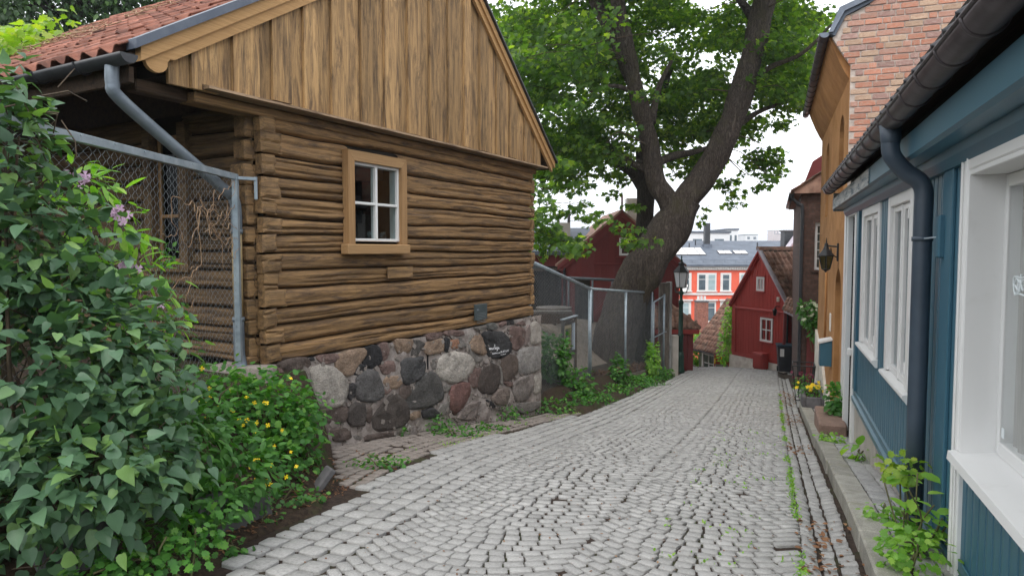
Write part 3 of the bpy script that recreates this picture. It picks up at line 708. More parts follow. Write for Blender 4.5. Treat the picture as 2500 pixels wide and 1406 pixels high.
# ---- boulder foundation, traced from the wall face
def wall_xy(px, py, yoff=-.06):
    r = Vector(pray(px, py).tolist()); Li = LHF.inverted(); o_ = Li @ Vector((0, 0, EYE)); d = Li.to_3x3() @ r
    k = (yoff - o_.y) / d.y; p = o_ + d * k; return p.x, p.z
fnd = mk('foundation', *prism([(0, .452), (5.55, .43), (5.62, .42), (5.80, .30), (5.84, -.5), (5.86, -1.7), (-.3, -1.4), (-.3, .42)], -.005, .5, 'y'), M_MORTAR, lh)
V = []; F = []; nx_, nz_ = 190, 62
for i in range(nx_):
    for j in range(nz_):
        x = -.28 + 6.1 * i / (nx_ - 1); z = -1.5 + (1.5 + .45) * j / (nz_ - 1); V.append((x, -.058 - .014 * n3(x * 3, z * 3, 1) - .014 * n3(x * 9, z * 9, 4) - .008 * n3(x * 22, z * 22, 7), z))
for i in range(nx_ - 1):
    for j in range(nz_ - 1): F.append((i * nz_ + j, (i + 1) * nz_ + j, (i + 1) * nz_ + j + 1, i * nz_ + j + 1))
mk('mortar_face', V, F, M_MORTAR, fnd, smoothed=True)
Z1 = lambda x, y: (640 + x / 4.394, 780 + y / 4.394); Z2 = lambda x, y: (980 + x / 4.394, 740 + y / 4.394)
DK, BR, RD, TN, LG, BK, GY = (58, 56, 58), (96, 80, 72), (122, 94, 86), (150, 122, 96), (170, 162, 152), (36, 36, 40), (128, 122, 116)
STONES = [
 (Z1, BR, [130,480,280,420,480,400,520,480,480,530,360,560,250,560]), (Z1, DK, [500,410,540,400,555,440,520,440]), (Z1, RD, [570,410,620,375,790,365,815,410,760,460,660,480,600,450]),
 (Z1, TN, [820,360,920,330,1080,310,1095,380,1060,450,1000,520,960,590,880,590,800,540,790,470]), (Z1, BK, [1100,300,1180,270,1250,300,1270,430,1230,500,1170,530,1080,480,1070,420]),
 (Z1, BK, [985,530,1030,480,1110,485,1100,540,1030,590,980,600]), (Z1, RD, [1250,260,1340,240,1355,330,1340,420,1285,450,1265,380]),
 (Z1, LG, [520,530,620,490,780,520,910,640,900,780,860,900,740,930,640,930,560,900,540,720]), (Z1, (92, 90, 90), [1010,640,1050,590,1130,540,1230,560,1270,700,1290,830,1180,870,1040,870,1010,800]),
 (Z1, DK, [910,760,930,690,990,680,1005,800,980,865,910,840]), (Z1, RD, [1250,500,1300,450,1410,440,1425,560,1340,590,1290,585]), (Z1, TN, [1290,680,1330,610,1450,600,1500,680,1440,740,1370,750]),
 (Z1, RD, [1290,760,1340,730,1390,750,1340,795,1300,795]), (Z1, BR, [590,990,700,950,870,920,910,960,890,1040,860,1100,740,1120,680,1080]), (Z1, (76, 68, 64), [925,940,1000,890,1080,910,1100,1000,1090,1130,960,1140,900,1080]),
 (Z1, (80, 70, 64), [1190,1150,1180,1050,1250,950,1330,850,1420,800,1490,850,1560,950,1560,1050,1500,1130,1380,1170,1250,1190]), (Z1, BR, [700,1180,850,1150,940,1190,960,1260,880,1300,760,1310]),
 (Z1, BR, [1110,950,1175,930,1175,1050,1150,1110,1108,1080]), (Z1, GY, [980,1250,1060,1230,1080,1275,1000,1285]), (Z1, BR, [1090,1260,1200,1215,1400,1200,1440,1240,1250,1290,1100,1300]),
 (Z1, BR, [560,1140,680,1140,690,1200,640,1290,560,1260]), (Z1, GY, [400,560,500,560,520,720,530,900,440,900,380,720]), (Z1, BR, [380,940,540,930,600,960,570,1120,440,1130,360,1040]), (Z1, RD, [20,520,110,480,150,500,230,570,120,600,30,590]),
 (Z2, TN, [-80,420,-60,380,110,390,115,470,80,530,-40,540]), (Z2, (84, 80, 76), [130,395,200,400,250,440,200,510,150,570,105,560,125,470]), (Z2, RD, [250,330,330,310,430,310,430,350,350,390,280,395]),
 (Z2, RD, [440,320,500,280,650,300,680,340,600,352,480,350]), (Z2, TN, [250,430,380,385,445,375,445,520,330,540,270,550,245,500]), (Z2, BK, [458,370,510,370,512,420,500,520,455,520]),
 (Z2, (166, 112, 76), [520,400,606,368,610,490,522,490]), (Z2, GY, [618,380,650,365,695,460,640,480,618,480]), (Z2, (72, 72, 74), [0,620,60,600,230,575,258,650,230,740,180,810,80,870,20,860]),
 (Z2, (178, 170, 160), [400,620,440,560,560,520,720,560,770,640,740,730,680,800,580,850,480,840,400,780,380,700]), (Z2, GY, [312,600,395,590,385,690,340,715,312,690]),
 (Z2, TN, [735,430,780,350,840,340,880,390,905,540,850,550,740,510]), (Z2, (52, 52, 54), [885,390,875,330,930,302,1080,310,1140,370,1165,440,1160,520,1080,570,960,590,912,500]),
 (Z2, RD, [1150,260,1270,250,1330,310,1310,430,1240,500,1190,490,1160,380]), (Z2, LG, [1382,220,1450,200,1490,260,1490,410,1430,440,1382,430]), (Z2, (150, 146, 142), [1250,500,1480,460,1490,690,1420,735,1270,765,1242,640]),
 (Z2, (100, 84, 74), [1062,600,1120,560,1210,560,1240,650,1230,770,1150,830,1092,830,1070,700]), (Z2, (78, 66, 60), [830,760,870,660,960,640,1030,680,1050,800,1030,900,960,970,850,960,820,880]),
 (Z2, RD, [735,720,850,690,826,800,812,900,740,900,722,800]), (Z2, (82, 80, 78), [100,960,180,830,240,760,330,740,390,800,430,920,430,1030,330,1090,150,1130,50,1110,20,1050]),
 (Z2, (122, 80, 72), [520,900,620,862,718,855,730,980,650,1120,570,1190,517,1120]), (Z2, GY, [432,880,515,882,508,930,442,960]), (Z2, BR, [-20,900,70,880,120,950,40,1030,-30,1030]),
 (Z2, TN, [80,1170,205,1142,210,1220,110,1250,60,1240]), (Z2, DK, [220,1150,330,1110,395,1170,380,1220,230,1230]), (Z2, GY, [405,1090,508,1050,510,1180,400,1215,375,1180]),
 (Z2, (130, 116, 110), [580,1230,640,1150,720,1070,850,1055,800,1130,790,1250,680,1255]), (Z2, (126, 110, 100), [960,1010,1040,920,1140,900,1160,1010,1110,1090,1000,1080]),
 (Z2, (132, 122, 116), [1200,860,1280,790,1390,770,1412,830,1385,960,1340,1040,1230,1050,1195,950]), (Z2, LG, [1425,760,1480,745,1490,930,1440,980,1402,960]), (Z2, GY, [1180,1080,1400,1060,1470,1050,1470,1130,1280,1190]),
 (Z2, BK, [900,1030,950,1040,1000,1110,950,1130]), (Z2, GY, [760,262,900,232,905,280,820,290]), (Z2, (98, 100, 96), [912,215,1000,205,1030,270,960,290,912,270]), (Z2, RD, [1040,215,1125,182,1125,230,1060,260]),
 (Z2, DK, [1132,187,1200,182,1208,228,1137,238]), (Z2, RD, [1212,228,1300,182,1330,230,1310,243]), (Z2, (134, 116, 110), [1334,250,1374,232,1376,400,1322,456,1314,430]), (Z2, GY, [1042,640,1072,700,1083,880,1062,888]),
 (Z2, RD, [1072,836,1190,842,1188,896,1150,898]), (Z2, (196, 190, 184), [40,1290,100,1310,80,1370,30,1360]), (Z2, GY, [706,440,728,440,735,540,850,565,870,610,780,640,730,560]), (Z2, LG, [700,320,760,310,770,350,730,420,700,400])]
def stone_mesh(poly, bulge, seed):
    r = random.Random(seed); c = np.mean(poly, 0); n0 = len(poly); P = []
    for i in range(n0):                                        # rounded outline
        a, b_ = np.array(poly[i]), np.array(poly[(i + 1) % n0]); pr = np.array(poly[i - 1])
        P += [a * .88 + pr * .06 + b_ * .06, (a + b_) / 2]
    P = c + (np.array(P) - c) * 1.09; n = len(P); V = []; F = []
    rings = [(1.02, .0), (1.01, .80), (.97, .95), (.82, 1.0), (.6, 1.01), (.3, 1.02)]
    for (k, h) in rings:
        for i in range(n):
            q = c + (P[i] - c) * k; nz = n3(q[0] * 5 + seed, q[1] * 5, seed * .37) * .8 + n3(q[0] * 13, q[1] * 13, seed) * .4
            y = .04 - (bulge + .04) * h - nz * .035 * (1 if h > .2 else 0)
            jit = n3(q[0] * 11, q[1] * 11, seed + 5) * .012 if k > .9 else 0
            V.append((q[0] + jit, y, q[1] + jit))
    V.append((c[0], .04 - (bulge + .04) * 1.04, c[1]))
    for j in range(len(rings) - 1):
        for i in range(n): F.append((j * n + i, j * n + (i + 1) % n, (j + 1) * n + (i + 1) % n, (j + 1) * n + i))
    for i in range(n): F.append(((len(rings) - 1) * n + i, (len(rings) - 1) * n + (i + 1) % n, len(rings) * n))
    ar = sum(P[i][0] * P[(i + 1) % n][1] - P[(i + 1) % n][0] * P[i][1] for i in range(n))
    if ar < 0: F = [f[::-1] for f in F]
    return V, F
slate_stone = None
for q, (Zf, colr, pts) in enumerate(STONES):
    poly = [wall_xy(*Zf(pts[k], pts[k + 1])) for k in range(0, len(pts), 2)]
    a = np.array(poly); size = (np.ptp(a[:, 0]) * np.ptp(a[:, 1])) ** .5
    o = mk('foundation_stone', *stone_mesh(poly, min(.088, .068 + size * .05), q), M_BOULDER, fnd, smoothed=True)
    lum = sum(srgb(*colr)[:3]) / 3; o.color = tuple(.72 * c * 1.12 + .28 * lum * 1.12 + .012 for c in srgb(*colr)[:3]) + (1,)
    if colr == (52, 52, 54): slate_stone = o; o['label'] = 'dark stone with white chalked lettering'
# small rubble pressed into the mortar
rub = MB()
for q in range(700):
    x = random.uniform(.05, 5.75); z = random.uniform(-1.25, .42); s = random.uniform(.015, .05)
    V, F = ST[q % 8]; V = np.array(V) * [s * random.uniform(1, 2), s * random.uniform(.8, 1.4), .03]
    M = Matrix.Translation((x, -.078, z)) @ Matrix.Rotation(R(90), 4, 'X') @ Matrix.Rotation(random.uniform(0, 6), 4, 'Z'); rub.add(*xf((V, F.tolist()), M), random.random())
o = rub.build('mortar_rubble', M_SETTSBR, fnd); o['kind'] = 'stuff'
# the drain hole in the foundation
hx, hz = wall_xy(*Z2(280, 630)); mk('drain_hole', *cbox(hx - .035, hx + .045, -.062, .0, hz - .14, hz + .13, .03), grainy('black hollow', (.004,) * 3 + (1,), (.006,) * 3 + (1,), 3, 1, 0, 5, 0), fnd)
# chalk lettering on the dark stone
M_CHALK = grainy('white chalk', (.75, .75, .78, 1), (.85, .85, .87, 1), 9, .9, .1, 20, 0)
def scribble(strokes, fz, name, parent, rad=.005, yoff=-.135):
    m = MB()
    for st in strokes:
        pts = []
        for k in range(0, len(st), 2):
            x, z = wall_xy(*fz(st[k], st[k + 1]), yoff); pts.append((x, yoff, z))
        m.add(*tube(pts, rad, 5))
    return m.build(name, M_CHALK, parent)
Z3 = lambda x, y: (1150 + x / 8.783, 730 + y / 8.783)
scribble([[388,1045,395,1085,405,1050,412,1085,425,1045], [450,1050,432,1060,436,1080,452,1075,452,1052,456,1082], [488,1040,470,1052,486,1066,468,1080], [508,970,514,1080,518,1050,530,1045,534,1075], [548,1040,552,1075], [548,1025,549,1028],
          [568,1040,565,1100,550,1108], [572,1030,600,1050], [580,1052,598,1040,588,1068,606,1062]], Z3, 'chalk_writing', slate_stone)
scribble([[470,1152,455,1160,460,1182,474,1178], [484,1180,490,1150,500,1176], [510,1176,512,1148,520,1165,530,1146,534,1170], [545,1146,548,1168], [558,1144,560,1168,570,1165], [580,1140,584,1164,594,1160], [618,1138,604,1142,608,1160,622,1156], [606,1150,618,1147],
          [634,1118,642,1152,654,1112], [662,1112,664,1146,678,1142], [692,1104,692,1142], [690,1106,706,1108,696,1122,708,1140], [716,1102,732,1098], [724,1100,726,1136], [746,1096,750,1130,762,1126], [776,1090,768,1102,776,1124,786,1108,776,1090], [804,1084,792,1094,806,1104,796,1118],
          [640,1196,650,1186,660,1198,672,1184], [684,1190,700,1180,716,1186,744,1170]], Z3, 'chalk_writing', slate_stone, .0032, -.134)
px0, pz1 = wall_xy(1159, 744, -.12); px1, pz0 = wall_xy(1187, 778, -.12)
plq = mk('plaque', *cbox(px0, px1, -.14, -.105, pz0, pz1, .006), M_PLAQUE, lh)
m = MB()
m.add(*tube([(px0 + .03 + .012 * k, -.142, pz1 - .085 + (.02 if k % 2 else 0)) for k in range(5)], .0035, 4))
for k in range(7): m.add(*box(px0 + .03, px1 - .03 - .03 * random.random(), -.1415, -.1405, pz1 - .13 - k * .022, pz1 - .125 - k * .022))
m.build('plaque_lettering', grainy('worn pale lettering', srgb(110, 120, 122), srgb(130, 138, 140), 9, .8, .1, 20, 0), plq)
mk('eave_wall', *box(.03, .16, .0, 5.7, 2.93, 3.74), M_DARKWOOD, lh)
mk('eave_wall', *box(-1.30, .03, 5.6, 5.7, .2, 2.95), M_DARKWOOD, lh)
# ------------------------------------------------------------------ blue house (street frame: x = t, y = -s)
bh = thing('blue_house', 'low petrol blue boarded house with white windows along the kerb', 'house', frame(*xy(0, WALL), 0, R(69)))
# in this frame the wall face is y = 0, the street is +y
T0, T1 = 1.0, 11.1
BW = [(1.9, 4.40, .30, 2.20), (5.86, 7.06, .38, 2.13), (7.6, 9.04, .38, 2.13), (9.6, 10.72, -.95, 2.14)]   # holes t0,t1,z0,z1 incl. casings
t = T0; k = 0; PB0 = -.19
while t < T1 - .02:
    w = min(.118, T1 - t); segs = [(PB0, 2.42)]
    for (a, b_, z0, z1) in BW:
        if t + w > a + .04 and t < b_ - .04:
            segs = [q for q in ((PB0, z0 + .03), (z1 - .03, 2.42)) if q[1] - q[0] > .03]
    for z0, z1 in segs:
        V, F = prism([(t + .002, 0), (t + .012, .022), (t + w * .5, .024 + (k % 2) * .002), (t + w - .012, .022), (t + w - .002, 0), (t + w - .002, -.015), (t + .002, -.015)], z0, z1, 'z')
        mk('wall_board', V, F, M_BLUE, bh)
    t += w; k += 1
b = MB(); z_ = -1.9
def holes(z0, z1):
    cur = T0
    for (a, b_, h0, h1) in BW[:3]: b.add(*box(cur, a + .12, -.16, -.016, z0, z1)); cur = b_ - .12
    b.add(*box(cur, 9.75, -.16, -.016, z0, z1)); b.add(*box(10.6, T1, -.16, -.016, z0, z1))
holes(.46, 2.05); b.add(*box(T0, T1, -.16, -.016, 2.05, 3.0)); b.add(*box(T0, 9.75, -.16, -.016, z_, .46)); b.add(*box(10.6, T1, -.16, -.016, z_, .46))
b.add(*box(T0, T1, -4.2, -4.1, z_, 3.0)); b.add(*box(T0 - .1, T0, -4.2, -.016, z_, 3.0)); b.add(*box(T1 - .1, T1 - .002, -4.1, -.16, z_, 3.0)); b.add(*box(T0, T1, -4.1, -.16, 2.6, 2.7)); b.add(*box(T0, T1, -4.1, -.16, -.4, -.3))
b.build('wall_core', M_CORE, bh)
# plinth: rendered base, blue drip board
b = MB(); b.add(*prism([(T0, -.36), (9.55, -.36), (9.55, float(Gt(9.55)) - .1), (6, float(Gt(6)) - .1), (T0, float(Gt(T0)) - .2)], -.02, .012, 'y')); b.build('rendered_plinth', M_CONC, bh)
mk('drip_board', *prism([(-.015, -.36), (.03, -.36), (.034, -.215), (-.015, -.19)], T0, 9.55, 'x'), M_BLUEX, bh)
mk('drip_board', *prism([(.032, -.345), (.055, -.345), (.058, -.29), (.032, -.275)], T0, 9.53, 'x'), M_BLUEX, bh)
mk('plinth_pilaster', *cbox(7.5, 7.85, .0, .03, -1.0, -.37, .006), M_CONC, bh)
# corner post
mk('corner_board', *cbox(9.3, 9.5, .02, .05, -.19, 2.2, .006), M_BLUE, bh); mk('corner_board', *cbox(10.9, 11.12, -.02, .05, -1.15, 2.3, .006), M_WHITE, bh)
M_CURT = grainy('pale curtain', srgb(150, 147, 142), srgb(178, 175, 170), 3, .95, .2, 20, 0, stretch=(12, 12, .6))
def window(t0, t1, z0, z1, curtain):
    w_ = mk('window', *cbox(t0, t0 + .13, .004, .042, z0 + .09, z1 - .08, .006), M_WHITE, bh)
    mk('casing', *cbox(t1 - .13, t1, .004, .042, z0 + .09, z1 - .08, .006), M_WHITE, w_)
    mk('casing', *cbox(t0 + .13, t1 - .13, .004, .04, z1 - .20, z1 - .08, .006), M_WHITEX, w_)
    mk('cornice', *prism([(.0, z1 - .08), (.055, z1 - .08), (.07, z1 - .04), (.085, z1 - .02), (.09, z1), (.0, z1 + .02)], t0 - .03, t1 + .03, 'x'), M_WHITEX, w_)
    mk('sill', *prism([(.0, z0 + .085), (.075, z0 + .07), (.08, z0 + .05), (.06, z0 + .02), (.045, z0), (.0, z0)], t0 - .03, t1 + .03, 'x'), M_WHITEX, w_)
    a0, a1, c0, c1 = t0 + .13, t1 - .13, z0 + .09, z1 - .20; mid = (a0 + a1) / 2
    for (x0, x1) in ((a0, mid - .02), (mid + .02, a1)):
        s_ = mk('sash', *cbox(x0, x0 + .05, -.04, .012, c0, c1, .004), M_WHITE, w_)
        mk('pane', *box(x0 + .05, x1 - .05, -.018, -.014, c0 + .06, c1 - .05), M_GLASS2, w_)
        for bx in ((x1 - .05, x1, -.04, .012, c0, c1), (x0 + .05, x1 - .05, -.04, .01, c1 - .05, c1), (x0 + .05, x1 - .05, -.04, .01, c0, c0 + .06)): mk('sash', *cbox(*bx, .004), M_WHITE, w_)
    mk('mullion', *cbox(mid - .02, mid + .02, -.04, .022, c0, c1, .004), M_WHITE, w_)
    for zz in (c0 + .12, c1 - .14): mk('hinge', *cbox(a0 - .012, a0 + .012, .012, .05, zz, zz + .09, .004), M_WHITE, w_)
    rm = MB(); rm.add(*box(a0 - .05, a1 + .05, -.9, -.88, c0, c1)); rm.build('dim_room', M_ROOM, w_)
    return w_
window(5.86, 7.06, .38, 2.13, False); window(7.6, 9.04, .38, 2.13, True)
# door with white frame at the far end
dr = mk('door', *cbox(9.75, 10.6, -.11, -.07, -.95, 1.95, .006), M_BLUE, bh)
for bx in ((9.87, 10.48, -.07, -.05, -.75, .2), (9.87, 10.48, -.07, -.05, .4, 1.1), (9.87, 10.48, -.07, -.05, 1.25, 1.85)): mk('door_panel', *cbox(*bx), M_BLUE, dr)
for bx, m_ in (((9.6, 9.75, -.06, .05, -1.0, 2.0), M_WHITE), ((10.6, 10.72, -.06, .05, -1.0, 2.0), M_WHITE), ((9.6, 10.72, -.06, .048, 2.002, 2.12), M_WHITEX)): mk('door_frame', *cbox(*bx, .006), m_, dr)
mk('handrail_cap', *cbox(9.64, 9.72, .05, .10, .2, .29, .01), M_WHITE, dr)
# ---- shop-like window near the camera
t0, t1, z0, z1 = 1.9, 4.40, .30, 2.20
bw = mk('display_window', *cbox(t1 - .15, t1, .004, .05, -.3, z1 - .10, .006), M_WHITE, bh)
mk('casing', *cbox(t1 - .178, t1 - .15, .004, .066, z0 + .17, z1 - .10, .008), M_WHITE, bw); mk('casing', *cbox(t1 - .06, t1 - .03, .05, .062, -.28, z1 - .12, .006), M_WHITE, bw); mk('casing', *cbox(t1 - .115, t1 - .09, .05, .06, -.28, z1 - .12, .006), M_WHITE, bw)
mk('casing', *cbox(t0, t0 + .2, .004, .05, -.3, z1 - .10, .006), M_WHITE, bw)
prof = [(.0, z1 - .1), (.052, z1 - .1), (.056, z1 - .075), (.075, z1 - .06), (.08, z1 - .03), (.11, z1 - .015), (.118, z1 + .02), (.0, z1 + .045)]
mk('cornice', *prism(prof, t0 - .06, t1 + .05, 'x'), M_WHITEX, bw)
mk('casing', *cbox(t0 + .2, t1 - .178, .004, .06, z1 - .235, z1 - .10, .008), M_WHITEX, bw)
# deep white reveal, sill and glass
mk('reveal', *cbox(t1 - .198, t1 - .178, -.17, .06, z0 + .17, z1 - .235, .004), M_WHITE, bw); mk('reveal', *cbox(t0 + .2, t1 - .20, -.17, .058, z1 - .262, z1 - .237, .004), M_WHITEX, bw)
mk('sash', *cbox(t1 - .245, t1 - .20, -.17, -.10, z0 + .19, z1 - .264, .006), M_WHITE, bw); mk('sash', *cbox(t0 + .2, t1 - .245, -.17, -.10, z0 + .19, z0 + .26, .006), M_WHITEX, bw); mk('sash', *cbox(t0 + .2, t1 - .245, -.17, -.10, z1 - .33, z1 - .264, .006), M_WHITEX, bw)
mk('sill', *prism([(-.18, z0 + .17), (-.18, z0 + .20), (.10, z0 + .165), (.105, z0 + .12), (-.05, z0 + .115)], t0 + .1, t1 - .14, 'x'), M_WHITEX, bw)
mk('pane', *box(t0 + .2, t1 - .245, -.115, -.111, z0 + .26, z1 - .33), glassmat('shop glass', (.97, .98, .98, 1), 1.4), bw)
V = []; F = []; n = 60
for i in range(n + 1):
    u = t0 + (t1 - t0 - .2) * i / n; yy = -.15 + .010 * math.sin(i * 1.9) + .008 * math.sin(i * .73)
    V += [(u, yy, z0 + .2), (u, yy, z1 - .25)]
for i in range(n): F.append((2 * i, 2 * i + 2, 2 * i + 3, 2 * i + 1))
mk('curtain', V, F, M_CURT, bw, smoothed=True)
# scrawled tag and a sticker on the glass: B O X-like outlined letters running out of view
M_TAG = grainy('white paint marker', (.7, .76, .78, 1), (.8, .85, .86, 1), 8, .7, .05, 20, 0)
def on_glass(px, py):
    r = Vector(pray(px, py).tolist()); Li = bh.matrix_world.inverted() if False else frame(*xy(0, WALL), 0, R(69)).inverted(); o_ = Li @ Vector((0, 0, EYE)); d = Li.to_3x3() @ r
    k_ = (-.107 - o_.y) / d.y; p = o_ + d * k_; return (p.x, -.107, p.z)
Zt = lambda x, y: (2420 + x / 7.81, 600 + y / 7.81)
m = MB()
for st in ([455,935,440,850,425,720,428,640,445,590,475,585,485,640,460,700,440,740], [440,740,480,790,505,840,490,890,455,920], [505,570,500,640,520,650,545,700,545,800,520,880,500,900], [520,650,505,720,510,820,540,860], [575,545,560,640,600,860], [610,640,560,790,540,880],
           [480,590,560,610,625,600,700,560], [455,935,540,915,600,940,680,960], [640,640,640,800,650,860], [640,640,690,700,640,740,700,800,650,860], [720,620,730,860]):
    m.add(*tube([on_glass(*Zt(st[i], st[i + 1])) for i in range(0, len(st), 2)], .0042, 5))
m.build('painted_tag', M_TAG, bw)
p0 = on_glass(2443, 1066); mk('sticker', *box(p0[0] - .045, p0[0], -.1105, -.109, p0[2] - .0, p0[2] + .05), M_TAG, bw)
# boarding below the big window
mk('corner_board', *cbox(t0 + .2, t1 - .15, .026, .036, -.2, -.12, .003), M_BLUEX, bh)
# ---- eaves, gutter, roof
mk('eave_box', *prism([(.0, 2.12), (.20, 2.12), (.22, 2.14), (.22, 2.285), (.0, 2.36)], T0 - .3, 10.86, 'x'), M_BLUEX, bh)
mk('eave_moulding', *prism([(.02, 2.02), (.06, 2.02), (.09, 2.07), (.10, 2.118), (.02, 2.118)], T0 - .3, 10.8, 'x'), M_BLUEX, bh)
M_WORN = wood('worn whitish end board', srgb(150, 156, 158), srgb(186, 188, 186), srgb(90, 104, 112), 'x')
mk('eave_board', *cbox(6.9, 10.87, .221, .232, 2.125, 2.28, .004), M_WORN, bh); mk('eave_board', *cbox(10.862, 10.885, -.02, .225, 2.10, 2.36, .004), M_WORN, bh)
rs = math.radians(35); RX0, RX1 = T0 - .4, 10.95
def roofpt(u, h=0): return (.30 - u * math.cos(rs) + h * math.sin(rs), 2.40 + u * math.sin(rs) + h * math.cos(rs))
mk('roof_deck', *prism([roofpt(0, -.06), roofpt(0, 0), roofpt(2.9, 0), roofpt(2.9, -.06)], RX0, RX1, 'x'), M_DARKWOOD, bh)
mk('roof_deck', *prism([roofpt(2.9, -.06), roofpt(2.9, 0), (-4.4, 2.3), (-4.4, 2.2)], RX0, RX1, 'x'), M_DARKWOOD, bh)
mk('gable_end', *prism([(.0, 2.3), roofpt(2.9, -.07), (-4.2, 2.3)], T1 - .06, T1 - .01, 'x'), M_BLUE, bh)
TV, TF = pantile(.22, .38, .014, 8); m = MB()
for row in range(9):
    for c in range(int((RX1 - RX0) / .22)):
        y, z = roofpt(row * .31 - .05, .03)
        M = Matrix(((-1, 0, 0), (0, -math.cos(rs), math.sin(rs)), (0, math.sin(rs), math.cos(rs)))).to_4x4(); M.translation = (RX0 + .11 + c * .22, y, z)
        m.add(*xf((TV, TF), M), random.random())
M_GREYTILE = grainy('dark grey roof tile', srgb(66, 66, 70), srgb(88, 88, 92), 6, .7, .3, 50, .2, attr=True)
o = m.build('roof_tile_rows', M_GREYTILE, bh, smoothed=True); o['kind'] = 'stuff'
GY_, GZ_ = .315, 2.385
gt = mk('gutter', *halfpipe((T0 - .4, GY_, GZ_), (10.5, GY_, GZ_), .072, n=12), M_GUTTER, bh, smoothed=True)
mk('gutter_rim', *tube([(T0 - .4, GY_ + .074, GZ_ + .002), (10.5, GY_ + .074, GZ_ + .002)], .009, 8), M_GUTTER, gt, smoothed=True)
mk('gutter_end', *prism([(GY_ + .07 * math.cos(a), GZ_ - .07 * math.sin(a)) for a in np.linspace(0, math.pi, 10)], 10.494, 10.502, 'x'), M_GUTTER, gt)
for u in np.arange(1.2, 10.4, .43): mk('gutter_bracket', *tube([(u, GY_ + .075 * math.cos(a), GZ_ - .075 * math.sin(a)) for a in np.linspace(-.1, math.pi, 12)], .0085, 6), M_GUTTER, gt, smoothed=True)
DP = 5.05
P = spline([(DP - .02, GY_, 2.33), (DP - .02, GY_, 2.21), (DP - .02, GY_ - .02, 2.14), (DP, .22, 2.05), (DP, .145, 1.99), (DP, .115, 1.92), (DP, .115, 1.80)], 6)
dp = mk('downpipe', *tube(P + [np.array((DP, .115, .5)), np.array((DP, .115, -.33))], .055, 18), M_PIPE, bh, smoothed=True)
mk('pipe_outlet', *lathe([(.05, 0), (.058, .02), (.07, .13)], 16, (DP - .02, GY_, 2.22)), M_PIPE, dp, smoothed=True)
mk('pipe_boot', *tube([(DP, .115, -.30), (DP, .115, -.46), (DP, .12, -.52), (DP + .0, .2, -.58)], .058, 16), M_PIPE, dp, smoothed=True)
for z in (1.62, -.19): 
    mk('pipe_clamp', *tube([(DP, .115, z - .014), (DP, .115, z + .014)], .062, 18), M_PIPE, dp, smoothed=True)
    mk('clamp_arm', *tube([(DP - .05, .12, z), (DP - .16, .05, z + .01)], .005, 6), M_GALV, dp)
mk('service_box', *cbox(DP - .26, DP - .18, .02, .075, 1.5, 1.76, .008), M_BLUE, bh); mk('service_box', *cbox(DP - .24, DP - .19, .02, .06, -.35, -.05, .008), M_BLUE, bh)
mk('pilaster_board', *cbox(DP - .42, DP - .20, .02, .045, -.19, 2.1, .006), M_BLUE, bh); mk('pilaster_board', *cbox(DP + .34, DP + .44, .02, .05, -.19, 2.1, .006), M_BLUE, bh)

# ------------------------------------------------------------------ ochre house with brick gable
OF = frame(*xy(0, WALL), 0, R(69))
oh = thing('ochre_house', 'tall ochre rendered house with a bare brick gable behind the blue roof', 'house', OF)
A0, A1, OZ = 11.46, 17.85, 4.30
def arch(tc, hw, z0, z1, n=10): return [(tc - hw, z0)] + [(tc - hw * math.cos(a), z1 + hw * .75 * math.sin(a)) for a in np.linspace(0, math.pi, n)] + [(tc + hw, z0)]
def wall_with_holes(x0, x1, z0, z1, holes_, y0, y1, name, mat, parent):
    """front sheet split in columns round the arched holes"""
    m = MB(); cur = x0
    for h in sorted(holes_, key=lambda q: q[0][0]):
        a, b_ = h[0][0], h[-1][0]; m.add(*box(cur, a, y0, y1, z0, z1)); zb_ = h[0][1]
        if zb_ > z0: m.add(*box(a, b_, y0, y1, z0, zb_))
        top = h[1:-1]
        for i in range(len(top) - 1):
            m.add(*prism([top[i], top[i + 1], (top[i + 1][0], z1), (top[i][0], z1)], y0, y1, 'y'))
        cur = b_
    m.add(*box(cur, x1, y0, y1, z0, z1)); return m.build(name, mat, parent)
door_h = arch(12.55, .52, -1.4, .85); win_h = arch(12.62, .42, 2.25, 3.45)
wall_with_holes(A0 + .12, A1, -1.6, 1.9, [door_h], -.32, .0, 'wall', M_OCHRE, oh); wall_with_holes(A0 + .12, A1, 1.9, OZ, [win_h, arch(15.8, .42, 2.25, 3.45)], -.32, .0, 'wall', M_OCHRE, oh)
mk('wall', *box(A0 + .10, A1, -4.6, -.32, -2.2, OZ), M_OCHRE, oh); 
mk('corner_pier', *box(A0 + .03, A0 + .12, -.12, -.001, 1.0, OZ + .35), M_OCHRE, oh)
od = mk('door', *box(12.02, 13.08, -.30, -.26, -1.4, 1.3), M_DARKWOOD, oh)
for k in range(5): mk('door_plank', *cbox(12.04 + k * .21, 12.23 + k * .21, -.26, -.235, -1.38, 1.28), M_DARKWOOD, od)
mk('door_knocker', *lathe([(.03, 0), (.05, .02), (.03, .05)], 10, (12.5, -.22, -.1)), M_BLACKIRON, od)
M_BLUESASH = paint('dusty blue sash', srgb(70, 98, 122), .5, .04)
for wc in (12.62, 15.8):
    ow = mk('window', *box(wc - .42, wc + .42, -.19, -.185, 2.25, 3.8), M_GLASS, oh)
    for bx in ((wc - .42, wc - .35, -.22, -.14, 2.25, 3.75), (wc + .35, wc + .42, -.22, -.14, 2.25, 3.75), (wc - .03, wc + .03, -.22, -.145, 2.25, 3.78), (wc - .35, wc + .35, -.22, -.15, 3.0, 3.06), (wc - .35, wc + .35, -.22, -.15, 2.252, 2.33)): mk('sash', *cbox(*bx, .004), M_BLUESASH, ow)
    mk('dim_room', *box(wc - .44, wc + .44, -.31, -.30, 2.2, 3.85), M_ROOM, ow)
